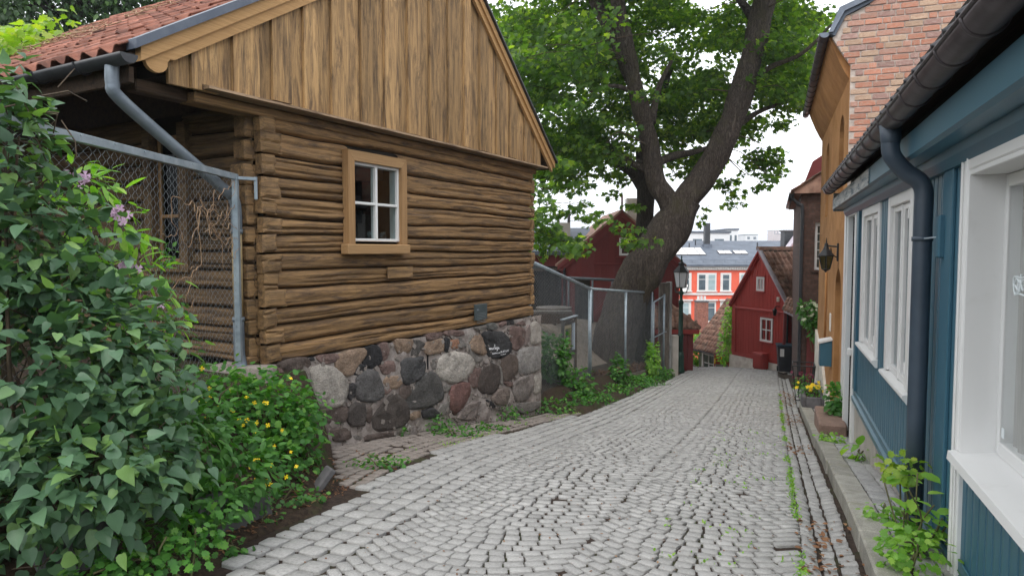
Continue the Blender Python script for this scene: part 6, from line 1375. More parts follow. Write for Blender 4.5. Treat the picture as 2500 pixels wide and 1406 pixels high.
M_VINELEAF = leafmat('yellow green creeper leaf', srgb(106, 142, 52), srgb(140, 168, 64), srgb(164, 176, 74), .4, .5)
M_STEM = wood('green brown stem', srgb(92, 96, 62), srgb(112, 112, 76), srgb(80, 72, 52), 'z')
M_TWIG = wood('brown twig', srgb(74, 62, 50), srgb(96, 82, 66), srgb(58, 48, 40), 'z')
def bark(name, c1, c2, moss=None):
    t = NT(name); w_ = t.noise(t.coords((1, 1, 1), False), 1.6, 4, .6); v = t.coords((8, 8, 1.1), False)
    v = t.n('VectorMath', {0: v, 1: t.n('VectorMath', {0: w_, 1: (2.2, 2.2, .6)}, operation='MULTIPLY').outputs[0]}, operation='ADD').outputs[0]
    f = t.noise(v, 1.5, 8, .72, .8); g = t.noise(v, 4.2, 6, .7, .4)
    rid = t.n('Math', {0: t.n('Math', {0: f, 1: .5}, operation='SUBTRACT').outputs[0]}, operation='ABSOLUTE').outputs[0]
    c = t.ramp(g, [(.3, c1), (.7, c2)]); c = t.mix(t.ramp(rid, [(.0, (.85, .85, .85, 1)), (.05, (0, 0, 0, 1))]), c, tuple(x * .35 for x in c1[:3]) + (1,))
    if moss: c = t.mix(t.ramp(t.noise(t.coords((1, 1, 1), False), .9, 6, .75), [(.5, (0, 0, 0, 1)), (.72, (.75, .75, .75, 1))]), c, moss)
    h = t.mix(.45, t.ramp(rid, [(0, (0, 0, 0, 1)), (.12, (1, 1, 1, 1))]), g); return t.done(c, .95, t.bump(h, 1., .07), 0, .2)
M_BARK = bark('maple bark', srgb(82, 73, 67), srgb(122, 111, 103), srgb(98, 94, 68)); M_BARKDARK = bark('dark bark', srgb(64, 58, 52), srgb(88, 80, 72))
# ------------------------------------------------------------------ the big maple
TD = 19.4
def tp(*L): return [at(px, py, d) for px, py, d in L]
tb_ = at(1500, 905, TD); mt = thing('maple_tree', 'large leaning maple with a forked trunk behind the yard fence', 'tree', Matrix.Translation(tb_.tolist()))
def limb(name, pts, r0, r1, parent, mat=M_BARK, n=18, k=7, flare=0.):
    P = spline(pts, k); m = len(P); rad = [r0 + (r1 - r0) * (i / (m - 1)) ** .8 + flare * math.exp(-i / 3.) for i in range(m)]
    V, F = tube(P, rad, n, True, .22); return mk(name, np.array(V) - np.array(_org[parent][1].translation), F, mat, parent, smoothed=True)
Rp = lambda w: w * TD / FPX / 2
limb('trunk', tp((1478, 960, TD), (1492, 880, TD), (1512, 790, TD), (1545, 700, TD), (1600, 610, TD), (1648, 540, TD), (1668, 490, TD)), Rp(112), Rp(86), mt, flare=Rp(50), n=26)
limb('limb', tp((1640, 545, TD), (1672, 490, TD), (1725, 420, TD), (1775, 325, TD - .2), (1812, 220, TD - .3), (1842, 110, TD - .4), (1866, 0, TD - .5), (1885, -140, TD - .6), (1915, -330, TD - 1)), Rp(68), Rp(44), mt, n=22)
limb('limb', tp((1655, 545, TD), (1632, 492, TD), (1600, 440, TD + .1), (1588, 360, TD + .1), (1568, 280, TD), (1545, 190, TD), (1525, 90, TD - .1), (1508, 0, TD - .2), (1490, -160, TD - .3), (1470, -330, TD)), Rp(54), Rp(28), mt, n=20)
limb('limb', tp((1552, 215, TD + .05), (1520, 140, TD + .1), (1490, 70, TD + .2), (1450, 0, TD + .4), (1390, -120, TD + .8), (1330, -240, TD + 1)), Rp(38), Rp(22), mt, n=14)
mk('branch_scar', *lathe([(.06, 0), (.07, .02), (.05, .03), (.02, .015)], 12), M_BARK, mt).matrix_local = Matrix.Translation((at(1530, 140, TD - .35) - tb_).tolist()) @ Matrix.Rotation(R(85), 4, 'X')
for pts, a, b_ in (([(1480, 100, TD), (1420, 125, TD + .5), (1370, 160, TD + 1), (1320, 230, TD + 1.5)], 20, 6), ([(1600, 400, TD + .2), (1650, 380, TD + .8), (1700, 370, TD + 1.2), (1760, 350, TD + 1.6)], 26, 8), ([(1590, 300, TD), (1610, 210, TD + .5), (1640, 150, TD + 1)], 22, 8), ([(1770, 335, TD), (1840, 280, TD + .3), (1900, 255, TD + .6), (1960, 225, TD + 1)], 18, 5), ([(1560, 230, TD), (1500, 210, TD - .6), (1440, 225, TD - 1.2)], 16, 5),
                   ([(1815, 210, TD), (1880, 165, TD - .5), (1960, 130, TD - 1), (2030, 60, TD - 1.4)], 18, 5), ([(1590, 420, TD), (1520, 385, TD + .8), (1460, 330, TD + 1.2), (1400, 310, TD + 1.5)], 22, 6), ([(1850, 60, TD), (1790, -20, TD - .8), (1700, -120, TD - 1.6)], 26, 8), ([(1500, -100, TD), (1420, -180, TD - 1), (1330, -240, TD - 2)], 22, 7), ([(1880, -120, TD - .5), (1980, -200, TD - 1), (2080, -260, TD - 1)], 22, 7)):
    limb('branch', tp(*pts), Rp(a), Rp(b_), mt, n=9, k=5)
sprays = []
def region(x0, x1, y0, y1, n, d0, d1, rad=(.5, .95)):
    for _ in range(n): sprays.append((random.uniform(x0, x1), random.uniform(y0, y1), random.uniform(d0, d1), random.uniform(*rad)))
region(1200, 2060, -420, -40, 190, 15, 25); region(1200, 2050, -60, 60, 46, 20, 25); region(1225, 1450, 20, 300, 74, 16, 24); region(1450, 1560, 40, 300, 20, 20.2, 25); region(1250, 1470, 290, 440, 34, 17, 23); region(1560, 1830, 20, 330, 66, 20.6, 25.5); region(1600, 1760, 320, 420, 15, 20.8, 24); region(1840, 2010, 20, 250, 44, 18.5, 24); region(1880, 1990, 230, 275, 7, 18.5, 21, (.35, .55))
region(1230, 1500, 60, 430, 24, 19, 24.5); region(1600, 1800, 60, 330, 8, 22, 25.5); region(1850, 2010, 10, 230, 16, 20, 24)
region(1390, 1560, 280, 430, 18, 20, 23.5)
region(1295, 1350, 430, 620, 12, 14.5, 17, (.35, .55)); region(1340, 1430, 560, 640, 8, 14, 16, (.28, .45)); region(1390, 1470, 470, 560, 6, 16, 18, (.22, .4)); region(1330, 1420, 380, 470, 8, 16, 19, (.35, .55)); region(1490, 1590, 545, 600, 8, 17, 18.2, (.25, .38)); region(1480, 1560, 430, 520, 7, 20.5, 22.5, (.28, .45)); region(1540, 1640, 60, 330, 4, 18, 18.8, (.3, .45))
region(1830, 1905, 365, 420, 9, 19, 20.5, (.35, .55)); region(1845, 1880, 420, 480, 4, 19, 20, (.25, .4)); region(1740, 1800, 440, 505, 7, 20.4, 22, (.28, .42)); region(1700, 1722, 510, 575, 3, 20.6, 21, (.18, .26)); region(1650, 1740, 405, 440, 4, 20.8, 22, (.28, .4)); region(1880, 1925, 285, 310, 3, 19, 20.5, (.25, .4))
SP = []; limbpts = np.concatenate([np.array(spline(tp(*L), 6)) for L in ([(1672, 490, TD), (1725, 420, TD), (1775, 325, TD - .2), (1842, 110, TD - .4), (1885, -140, TD - .6), (1915, -330, TD - 1)], [(1632, 492, TD), (1588, 360, TD + .1), (1545, 190, TD), (1508, 0, TD - .2), (1470, -330, TD)], [(1575, 470, 21.6), (1520, 385, 21.5), (1400, 310, 21)])])
tw = MB()
for (px, py, d, r_) in sprays:
    c = at(px, py, d); n = int(75 * (r_ / .6) ** 2); q = unit(rng.normal(size=(n, 3))) * (rng.random((n, 1)) ** .4); pos = c + q * np.array([r_, r_, r_ * .42])
    out = pos - np.array([tb_[0] + 1.5, tb_[1], pos[:, 2].mean()]); tip = unit(out) * .5 + np.array([0, 0, -.45]) + rng.normal(scale=.45, size=(n, 3)); nrm = np.array([0, 0, 1.]) + rng.normal(scale=.38, size=(n, 3))
    SP.append((pos, tip, nrm, rng.uniform(.10, .19, n)))
    j = np.argmin(np.linalg.norm(limbpts - c, axis=1)); 
    dist = np.linalg.norm(limbpts[j] - c)
    if dist < 2.6 and random.random() < .2 and limbpts[j][2] > 3.6:
        a = limbpts[j]; midp = (a + c) / 2 + np.array([0, 0, .25]) + rng.normal(scale=.2, size=3); P = spline([a, midp, c], 5); r0 = min(.028, .010 + dist * .006)
        tw.add(*tube(np.array(P) - tb_, [r0 * (1 - .8 * i / (len(P) - 1)) for i in range(len(P))], 5))
    for _ in range(2):
        e = c + rng.normal(size=3) * np.array([r_, r_, r_ * .3]) * .8; tw.add(*tube(np.array([c, (c + e) / 2 + [0, 0, .05], e]) - tb_, [.01, .007, .003], 4))
o = tw.build('twigs', M_TWIG, mt, smoothed=True); o['kind'] = 'stuff'
foliage_mesh('crown', MAPLE, SP, M_MAPLE, mt)
# second trunk behind it
t2 = thing('slender_tree', 'dark upright tree trunk standing right behind the forked maple', 'tree', Matrix.Translation(at(1570, 820, 22).tolist())); o2 = np.array(t2.matrix_world.translation)
limb('trunk', tp((1572, 900, 22), (1572, 700, 22), (1574, 560, 22), (1576, 450, 22), (1570, 360, 22)), .36, .24, t2, M_BARKDARK, 14)
limb('limb', tp((1576, 470, 22), (1540, 420, 22), (1490, 390, 21.8), (1450, 320, 21.5)), .2, .07, t2, M_BARKDARK, 10); limb('limb', tp((1570, 400, 22), (1600, 280, 22.3), (1640, 160, 22.6)), .2, .08, t2, M_BARKDARK, 10)
S2 = []
for _ in range(46):
    c = at(random.uniform(1420, 1700), random.uniform(-150, 300), random.uniform(22, 26)); n = 80; q = unit(rng.normal(size=(n, 3))) * (rng.random((n, 1)) ** .4); S2.append((c + q * [.8, .8, .4], rng.normal(scale=.5, size=(n, 3)) + [0, 0, -.4], np.array([0, 0, 1.]) + rng.normal(scale=.4, size=(n, 3)), rng.uniform(.11, .19, n)))
foliage_mesh('crown', MAPLE, S2, M_MAPLE, t2)
# ------------------------------------------------------------------ trees and creeper behind the log house
def round_tree(name, lab, base, trunk, blobs, mat, tmpl, size, n, grp=None):
    t_ = thing(name, lab, 'tree', Matrix.Translation(np.array(base).tolist()), grp); limb('trunk', trunk, .28, .1, t_, M_BARKDARK, 10)
    for e in range(6):
        b0 = blobs[e % len(blobs)]; limb('branch', [trunk[-2], (np.array(trunk[-2]) + b0[0]) / 2 + [0, 0, .4], b0[0]], .1, .03, t_, M_BARKDARK, 7)
    S = []
    for c, r_ in blobs:
        p, a, b_ = shell(np.array(c), r_, n, .45, 1.08); S.append((p, a, b_, rng.uniform(size * .7, size * 1.2, n)))
    foliage_mesh('crown', tmpl, S, mat, t_); return t_
b0 = at(165, 700, 21)
round_tree('garden_tree', 'dark leafy tree rising behind the log house roof', b0, [b0, at(165, 300, 21), at(168, 60, 21), at(170, -80, 21)], [(at(60, 20, 20), (2.2, 2, 1.6)), (at(260, -40, 21), (2.2, 2, 1.7)), (at(120, -150, 21), (3, 2.4, 2)), (at(420, -110, 22), (2.4, 2, 1.6)), (at(-80, -20, 20), (2, 2, 2)), (at(340, 30, 23), (1.7, 1.5, .9))], M_DARKLEAF, OVATE, .19, 2300, 'trees behind the log house')
b0 = at(-120, 700, 24)
round_tree('garden_tree', 'darker second tree at the far left above the roof', b0, [b0, at(-110, 300, 24), at(-100, 100, 24), at(-90, -60, 24)], [(at(-60, 60, 24), (2.5, 2, 1.8)), (at(120, 70, 25), (2.6, 2, 1.2)), (at(-200, -40, 24), (2.6, 2, 2))], M_DARKLEAF, OVATE, .2, 1600, 'trees behind the log house')
b0 = np.array(LHF @ Vector((-5.2, 2.5, .2)))  # out-of-view tree, added to block sky light from the garden-side wall
round_tree('garden_tree', 'unseen leafy tree added left of the log house porch to shade its side wall', b0, [b0, b0 + [0, 0, 1.2], b0 + [.1, .1, 2.4], b0 + [0, 0, 3.4]], [(np.array(LHF @ Vector((-4.9, 2.6, 3.0))), (1.5, 2.2, 1.9)), (np.array(LHF @ Vector((-5.4, 4.6, 3.4))), (1.8, 2, 2.2)), (np.array(LHF @ Vector((-5.2, 1.0, 2.2))), (1.2, 1.4, 1.5))], M_DARKLEAF, OVATE, .16, 1500, 'trees behind the log house')
cr = thing('roof_creeper', 'bright yellow green creeper spilling over the far end of the tiled roof', 'creeper', LHF @ Matrix.Translation((-.6, 4, 3.4)))
n = 2600; yy = rng.uniform(2.5, 6.6, n); xx = rng.uniform(-1.5, 1.2, n); keep = (xx + 1.5) < 2.5 * smooth(2.6, 5.2, yy) * (.7 + .5 * rng.random(n)); yy, xx = yy[keep], xx[keep]; zz = 2.92 + .613 * (xx + 1.22) + .25 + rng.uniform(0, .38, len(xx)) * smooth(2.4, 4.2, yy)
M3 = np.array(LHF); pos = np.stack([xx, yy, zz], 1) @ M3[:3, :3].T + M3[:3, 3]; n = len(pos)
foliage_mesh('foliage', LOBED, [(pos, np.array([-.3, -.6, -.3]) + rng.normal(scale=.5, size=(n, 3)), np.array([0, -.3, 1.]) + rng.normal(scale=.4, size=(n, 3)), rng.uniform(.09, .17, n))], M_VINELEAF, cr)
m = MB()
for k in range(40):
    y0, x0 = random.uniform(2.4, 5), random.uniform(-.3, 1.4); P = [(x0 + .05 * math.sin(i * 2 + k), y0 + .12 * i, 2.92 + .613 * (x0 + .05 * math.sin(i * 2 + k) + 1.22) + .29 + random.uniform(0, .06)) for i in range(5)]; m.add(*tube(np.array(spline(P, 3)) - [-.6, 4, 3.4], .006, 4))
o = m.build('dry_stems', M_VINE, cr); o['kind'] = 'stuff'
# ------------------------------------------------------------------ shrub at the left
lb = at(60, 1290, 3.5); ls = thing('lilac_shrub', 'big dark green heart leaved shrub filling the left foreground', 'shrub', Matrix.Translation(lb.tolist()))
EL = [((45, 900, 3.55), (.72, .55, .62), 1500), ((-90, 560, 3.6), (.52, .5, .58), 900), ((0, 340, 3.6), (.25, .28, .36), 240), ((215, 1130, 3.35), (.42, .34, .40), 650), ((255, 830, 3.8), (.33, .34, .38), 520), ((95, 620, 3.75), (.36, .34, .40), 480), ((360, 930, 4.0), (.24, .24, .24), 240), ((20, 1220, 3.1), (.40, .3, .32), 420), ((360, 1080, 3.6), (.30, .25, .25), 260), ((40, 230, 3.6), (.12, .12, .22), 40), ((-330, 850, 3.7), (.6, .55, .75), 500), ((-520, 1050, 3.9), (.6, .5, .5), 300)]
PA = []; TA = []; NA = []
for (p, r_, n) in EL:
    a, b_, c_ = shell(at(*p), r_, n, .66, 1.12, .55, .28, .55); PA.append(a); TA.append(b_); NA.append(c_)
PA, TA, NA = np.concatenate(PA), np.concatenate(TA), np.concatenate(NA); SZ = .042 + .068 * rng.beta(1.6, 1.6, len(PA))
px, py, f = project(PA); inside = (px > 0) & (px < 2500) & (py > 0) & (py < 1406); front = np.zeros(len(PA), bool)
cell = {}
for i in np.argsort(f):                                            # the leaves that show largest
    if inside[i]:
        key = (int(px[i] // 26), int(py[i] // 26))
        if key not in cell: cell[key] = i
ids = sorted(cell.values(), key=lambda i: f[i])[:300]; front[ids] = True
leaf_objects('leaf', HEART, PA[front], TA[front], NA[front], SZ[front], M_LILAC, ls)
foliage_mesh('foliage', HEART, [(PA[~front], TA[~front], NA[~front], SZ[~front])], M_LILAC, ls)
for k in range(16):
    e = at(*EL[k % len(EL)][0]) + rng.normal(scale=.08, size=3); s0 = lb + np.array([random.uniform(-.5, .4), random.uniform(-.2, .3), -.25]); mk('stem', *tube(np.array(spline([s0, (s0 + e) / 2 + rng.normal(scale=.08, size=3), e], 5)) - lb, [.018 * (1 - .7 * i / 10) for i in range(11)], 6), M_TWIG, ls, smoothed=True)
# dark heart of the shrub: dead twigs
m = MB()
for k in range(150):
    e = at(*random.choice(EL)[0]); a = e + rng.normal(scale=.12, size=3); b2 = a + rng.normal(scale=.1, size=3); m.add(*tube(np.array([a, (a + b2) / 2 + rng.normal(scale=.03, size=3), b2]) - lb, .004, 4))
o = m.build('inner_twigs', M_TWIG, ls); o['kind'] = 'stuff'
# ------------------------------------------------------------------ greater celandine, nettles, rhododendron
M_YELLOW = grainy('yellow petal', srgb(240, 200, 20), srgb(250, 222, 50), 5, .5, 0, 5, .08); M_PURPLE = grainy('lilac petal', srgb(196, 158, 190), srgb(220, 188, 212), 5, .5, 0, 5, .12); M_WINE = grainy('wine petal', srgb(96, 24, 46), srgb(130, 40, 70), 5, .5, 0, 5, .12); M_PALEFLOWER = grainy('cream petal', srgb(216, 218, 190), srgb(230, 230, 208), 5, .6, 0, 5, .08)
def bush(name, lab, cat, blobs, tmpl, size, mat, density, base=None, stems=8, grp=None, flowers=None, fmat=None, fsize=.022, inner=.55, droop=.45):
    c0 = at(*blobs[0][0]) if len(blobs[0][0]) == 3 else np.array(blobs[0][0][:3]); base = c0 - np.array([0, 0, blobs[0][1][2]]) if base is None else base
    t_ = thing(name, lab, cat, Matrix.Translation(np.array(base).tolist()), grp); S = []; allp = []
    for (p, r_) in blobs:
        c = at(*p) if not isinstance(p, np.ndarray) else p; n = int(density * (r_[0] * r_[1] + r_[0] * r_[2] + r_[1] * r_[2]) / 3 * 100); a, b_, c_ = shell(c, r_, n, inner, 1.08, .5, droop, .4); S.append((a, b_, c_, rng.uniform(size * .6, size * 1.25, n))); allp.append((a, c))
    foliage_mesh('foliage', tmpl, S, mat, t_)
    for k in range(stems):
        c = allp[k % len(allp)][1]; e = c + rng.normal(scale=.04, size=3); s0 = np.array(base) + rng.normal(scale=.03, size=3) * [1, 1, .2]; mk('stem', *tube(np.array(spline([s0, (s0 + e) / 2 + rng.normal(scale=.05, size=3), e], 4)) - base, .006, 5), M_STEM, t_, smoothed=True)
    if flowers:
        pts = np.concatenate([a for a, _ in allp]); pp, q_, f_ = project(pts); top = np.argsort(f_ - pts[:, 2] * .4)[:max(flowers * 6, 30)]; pick = rng.choice(top, flowers, replace=False)
        d_ = unit(np.array([0, 0, EYE]) - pts[pick]); leaf_objects('flower', PETAL4, pts[pick] + d_ * .035, np.cross(d_, rng.normal(size=(flowers, 3))), d_ * .7 + np.array([0, 0, .7]) + rng.normal(scale=.3, size=(flowers, 3)), rng.uniform(fsize * .8, fsize * 1.3, flowers), fmat, t_)
    return t_
bush('celandine_plant', 'bushy yellow flowered celandine growing at the stone wall corner', 'plant', [((640, 1010, 5.5), (.48, .42, .34)), ((705, 1090, 5.45), (.26, .25, .30)), ((560, 980, 5.5), (.4, .35, .3)), ((660, 1150, 5.1), (.22, .2, .2)), ((735, 1010, 5.9), (.2, .2, .2)), ((745, 1130, 5.6), (.12, .12, .14))], LOBED, .058, M_FRESH, 62, at(650, 1190, 5.2), 14, None, 44, M_YELLOW, .030)
bush('nettle_patch', 'bright green nettle like weeds between the shrub and the celandine', 'plant', [((560, 1150, 4.4), (.34, .3, .24)), ((480, 1080, 4.3), (.3, .3, .25)), ((510, 1220, 4.0), (.24, .2, .14)), ((440, 1010, 4.4), (.25, .25, .2))], OVATE, .07, M_NETTLE, 60, at(520, 1280, 4.1), 10)
bush('low_weeds', 'low leafy weeds spreading over the slabs at the bottom left', 'plant', [((470, 1285, 3.6), (.22, .18, .11)), ((330, 1350, 3.35), (.24, .16, .10)), ((430, 1345, 3.4), (.2, .14, .07)), ((250, 1395, 3.2), (.2, .15, .1))], LOBED, .05, M_FRESH, 60, at(430, 1370, 3.4), 4)
rd = bush('rhododendron', 'rhododendron with lilac flower heads in front of the garden fence', 'shrub', [((260, 560, 4.3), (.28, .25, .3)), ((330, 700, 4.3), (.24, .22, .26)), ((200, 450, 4.3), (.2, .2, .18)), ((410, 790, 4.4), (.16, .15, .12))], LANCE, .12, M_FRESHLIGHT, 15, at(300, 950, 4.3), 6)
for (px_, py_, d_, n_) in ((200, 440, 4.05, 9), (292, 525, 4.05, 11), (312, 657, 4.05, 9), (160, 432, 4.05, 4), (410, 762, 4.2, 2), (285, 660, 4.05, 4)):
    c = at(px_, py_, d_); p_ = c + rng.normal(scale=.03, size=(n_, 3)) * [1.5, 1, .7]; d2 = unit(np.array([0, 0, EYE]) - p_); leaf_objects('flower', PETAL4, p_, np.cross(d2, rng.normal(size=(n_, 3))), d2 + rng.normal(scale=.4, size=(n_, 3)), rng.uniform(.035, .055, n_), M_PURPLE, rd)
bush('climbing_shoot', 'thin leafy shoot climbing the garden fence mesh', 'plant', [((405, 660, 5.3), (.05, .05, .2)), ((415, 620, 5.3), (.06, .06, .08)), ((430, 740, 5.3), (.12, .06, .06))], OVATE, .05, M_NETTLE, 40, at(410, 800, 5.3), 3)
for (px_, py_, w, h, lab) in ((700, 1225, .2, .06, 'low weeds on the soil right of the small slab'), (600, 1235, .2, .09, 'leafy weeds spilling over the large slab'), (560, 1345, .14, .04, 'thin weeds between slab and edge setts'), (660, 1265, .1, .03, 'tiny weeds at the foot of the small slab')):
    P = hit(px_, py_); bush('bed_weed', lab, 'weed', [(P + np.array([0, 0, h * .6]), (w, w * .7, h))], LOBED, .045, M_NETTLE, 60, P, 2, 'weeds along the planting bed')
n = 900; t_ = rng.uniform(3, 6.2, n); s_ = L0(t_) - .05 - np.abs(rng.normal(0, .35, n)); X, Y = xy(t_, s_); pos = np.stack([X, Y, np.maximum(terrain(t_, s_), zroad(t_, s_) - .02) + .006], 1)
M_DRY = leafmat('dry brown leaf', srgb(96, 66, 46), srgb(132, 94, 66), srgb(150, 116, 84), .1, .8, (1, .9, .7, 1))
o = foliage_mesh('bed_litter', LANCE, [(pos, rng.normal(size=(n, 3)) * [1, 1, .15], np.array([0, 0, 1.]) + rng.normal(scale=.3, size=(n, 3)), rng.uniform(.02, .06, n))], M_DRY, None); tag(o, 'dry brown litter on the soil of the planting bed', 'leaf litter', None, 'stuff')
# ------------------------------------------------------------------ slabs holding the bed
def slab(poly, d0, thick, lab):
    P = [hit(*poly[0]), hit(*poly[1])]; a, b_ = P; dirv = b_ - a; dirv[2] = 0; L = np.linalg.norm(dirv); dirv /= L; nn = np.array([dirv[1], -dirv[0], 0]); hh = poly[2]
    pts = [(0, -.15), (L, -.15), (L * .97, hh * .8), (L * .6, hh), (L * .12, hh * .94), (-.02, hh * .5)]; V = []
    for s_ in (0, -thick):
        for (u, z) in pts: V.append(a + dirv * u + nn * (s_ - max(z, 0) * .25) + np.array([0, 0, z + (b_[2] - a[2]) * u / L]))
    n = len(pts); F = [tuple(range(n)), tuple(range(n, 2 * n))[::-1]] + [(i, n + i, n + (i + 1) % n, (i + 1) % n) for i in range(n)]
    tag(mk('border_slab', V, F, M_SLATE, None), lab, 'stone slab', 'slabs on edge along the planting bed')
slab([(500, 1325), (612, 1290), .26], 0, .06, 'large grey border slab on edge under the nettles'); slab([(600, 1290), (672, 1262), .17], 0, .05, 'smaller grey border slab right of the large slab'); slab([(200, 1405), (300, 1385), .34], 0, .06, 'grey border slab half hidden under the heart leaved shrub'); slab([(105, 1420), (195, 1406), .24], 0, .06, 'leftmost dark border slab at the picture edge')
P = hit(785, 1195); M = Matrix.Translation((P + [0, 0, .06]).tolist()) @ Matrix.Rotation(R(35), 4, 'Z') @ Matrix.Rotation(R(-50), 4, 'Y'); tag(mk('leaning_stone', *cbox(-.13, .13, -.06, .06, -.03, .03, .012), M_SLATE, None, M), 'narrow pale stone leaning on the soil by the celandine', 'stone')
P = at(625, 893, 6.3); tag(mk('corner_stone', np.array([np.array(v) * [.16, .12, .07] for v in ST[2][0] * 2]) + P, ST[2][1], M_SETTBR, None), 'rough light stone lying at the foot of the log house corner', 'stone')
# ------------------------------------------------------------------ weeds at the wall foot, the fence and the right pavement
for (px_, py_, w, h, lab) in ((1225, 1022, .34, .13, 'fern like green weeds under the right part of the stone wall'), (1300, 1008, .16, .10, 'small green weed tuft at the stone wall corner'), (1062, 1050, .26, .13, 'green weed clump at the middle of the stone wall foot'), (1110, 1062, .3, .05, 'flat weeds creeping over the narrow pavement'), (975, 1062, .1, .09, 'little weed sprig left of the wall clump'), (888, 1068, .13, .12, 'pale weed below the big dark boulder'), (925, 1138, .28, .06, 'mossy weed patch in the narrow pavement near the bed'), (1180, 1048, .3, .04, 'thin weeds along the pavement joints'), (760, 1215, .12, .05, 'tiny weed beside the leaning stone')):
    P = hit(px_, py_); bush('wall_weed', lab, 'weed', [(P + np.array([0, 0, h * .6]), (w, w * .55, h))], LOBED, .05, M_FRESH, 60, P, 2, 'weeds at the stone wall')
for (px_, py_, d_, r_, lab, mt_, sz) in (((1372, 950, 13.6, (.62, .45, .46), 'large clump of goutweed at the near fence post', M_FRESH, .09)), (1345, 870, 13.2, (.36, .34, .42), 'upright darker weed by the notice board', M_NETTLE, .09), (1400, 995, 13.4, (.5, .4, .16), 'low spreading weeds below the goutweed clump', M_FRESH, .08), (1512, 905, 16.6, (.22, .2, .4), 'tall weed in front of the fence middle post', M_NETTLE, .09), (1560, 935, 18.0, (.6, .35, .2), 'low weeds under the fence plank', M_FRESH, .09), (1592, 880, 19.2, (.2, .2, .5), 'weed climbing the wire gate post', M_FRESHLIGHT, .1), (1625, 912, 20.2, (.25, .2, .14), 'weed tuft at the timber posts', M_FRESH, .09), (1455, 985, 14.6, (.5, .35, .12), 'low creeping weeds between the fence corner and the road', M_FRESH, .07), (1530, 955, 16.6, (.5, .3, .12), 'low creeping weeds below the middle fence post', M_FRESH, .07), (1340, 1000, 12.4, (.4, .3, .2), 'leafy weeds at the right end of the stone wall', M_NETTLE, .08), (1480, 960, 15.9, (.45, .3, .2), 'weeds beside the stone at the fence corner', M_NETTLE, .08)):
    bush('fence_weed', lab, 'weed', [((px_, py_, d_), r_)], LOBED, sz, mt_, 55, None, 4, 'weeds along the yard fence')
for (px_, py_, w, h, lab) in ((1395, 985, .45, .13, 'ground hugging weeds below the goutweed clump'), (1450, 978, .4, .12, 'ground hugging weeds at the fence corner post'), (1505, 958, .4, .13, 'ground hugging weeds along the fence plank'), (1555, 940, .45, .14, 'ground hugging weeds near the far end of the plank'), (1345, 1002, .4, .13, 'ground hugging weeds beside the stone wall end'), (1605, 922, .35, .12, 'ground hugging weeds at the gate foot')):
    P = hit(px_, py_); bush('bank_weed', lab, 'weed', [(P + np.array([0, 0, h * .5]), (w, w * .7, h))], LOBED, .06, M_FRESH, 48, P, 2, 'weeds along the yard fence')
P = at(1462, 968, 15.4); tag(mk('field_stone', np.array(ST[5][0]) * [.36, .3, .2] + P, ST[5][1], M_SLATE, None), 'grey field stone lying at the foot of the fence corner', 'stone')
# heap of dry leaves along the fence base
n = 1500; u = rng.random(n); base = np.array([cp[0], cp[1]])[None] + (np.array([en[0], en[1]]) - np.array([cp[0], cp[1]]))[None] * u[:, None]; offs = rng.normal(scale=.2, size=n); nn2 = np.array([-(en - cp)[1], (en - cp)[0]]); nn2 /= np.linalg.norm(nn2)
pos = np.concatenate([base + nn2[None] * (np.abs(offs)[:, None] + .05), (cb + (eb - cb) * u + .25 + .25 * rng.random(n) * np.exp(-offs ** 2 / .03))[:, None]], 1)
M_DRY = leafmat('dry brown leaf', srgb(96, 66, 46), srgb(132, 94, 66), srgb(150, 116, 84), .1, .8, (1, .9, .7, 1))
lt = foliage_mesh('dry_leaf_heap', OVATE, [(pos, rng.normal(size=(n, 3)), rng.normal(size=(n, 3)) + [0, 0, .6], rng.uniform(.05, .1, n))], M_DRY, None); tag(lt, 'dry brown leaves heaped along the inside of the yard fence', 'dry leaves', None, 'stuff')
# litter and moss in the right channel, weeds along its edge
n = 900; t_ = rng.uniform(4, 19, n); s_ = np.where(rng.random(n) < .7, rng.normal(.30, .07, n), rng.normal(.47, .04, n)); w = (n3v := np.array([n3(a * .9, 7.7) for a in t_])) > -.05; t_, s_ = t_[w], s_[w]; X, Y = xy(t_, s_); pos = np.stack([X, Y, zroad(t_, s_) + .008], 1); n = len(pos)
o = foliage_mesh('gutter_litter', OVATE, [(pos, rng.normal(size=(n, 3)) * [1, 1, .15], np.array([0, 0, 1.]) + rng.normal(scale=.25, size=(n, 3)), rng.uniform(.025, .06, n))], M_DRY, None); tag(o, 'brown leaf litter lying in the right hand gutter', 'leaf litter', None, 'stuff')
n = 2600; t_ = rng.uniform(2.6, 18, n); s_ = WEED + rng.normal(scale=.018, size=n) ; keep = np.array([n3(a * 1.7, 2.2) > -.12 for a in t_]); t2_ = rng.uniform(2.6, 11, 1500); s2_ = rng.uniform(-.75, .18, 1500) ; k2 = np.array([n3(a * 3, b * 3, 5) > .18 for a, b in zip(t2_, s2_)]); t3 = rng.uniform(5.5, 12, 900); s3 = L0(t3) - rng.uniform(.0, .3, 900); k3 = np.array([n3(a * 2.2, b * 2, 9) > .08 for a, b in zip(t3, s3)])
t_ = np.concatenate([t_[keep], t2_[k2], t3[k3]]); s_ = np.concatenate([s_[keep], s2_[k2], s3[k3]]); X, Y = xy(t_, s_); pos = np.stack([X, Y, zroad(t_, s_) + .001], 1); n = len(pos)
o = foliage_mesh('joint_weeds', OVATE, [(pos, rng.normal(size=(n, 3)) + [0, 0, .5], np.array([0, 0, 1.]) + rng.normal(scale=.5, size=(n, 3)), rng.uniform(.012, .034, n))], M_FRESHLIGHT, None); tag(o, 'tiny green weeds and moss growing in the sett joints', 'weeds', None, 'stuff')
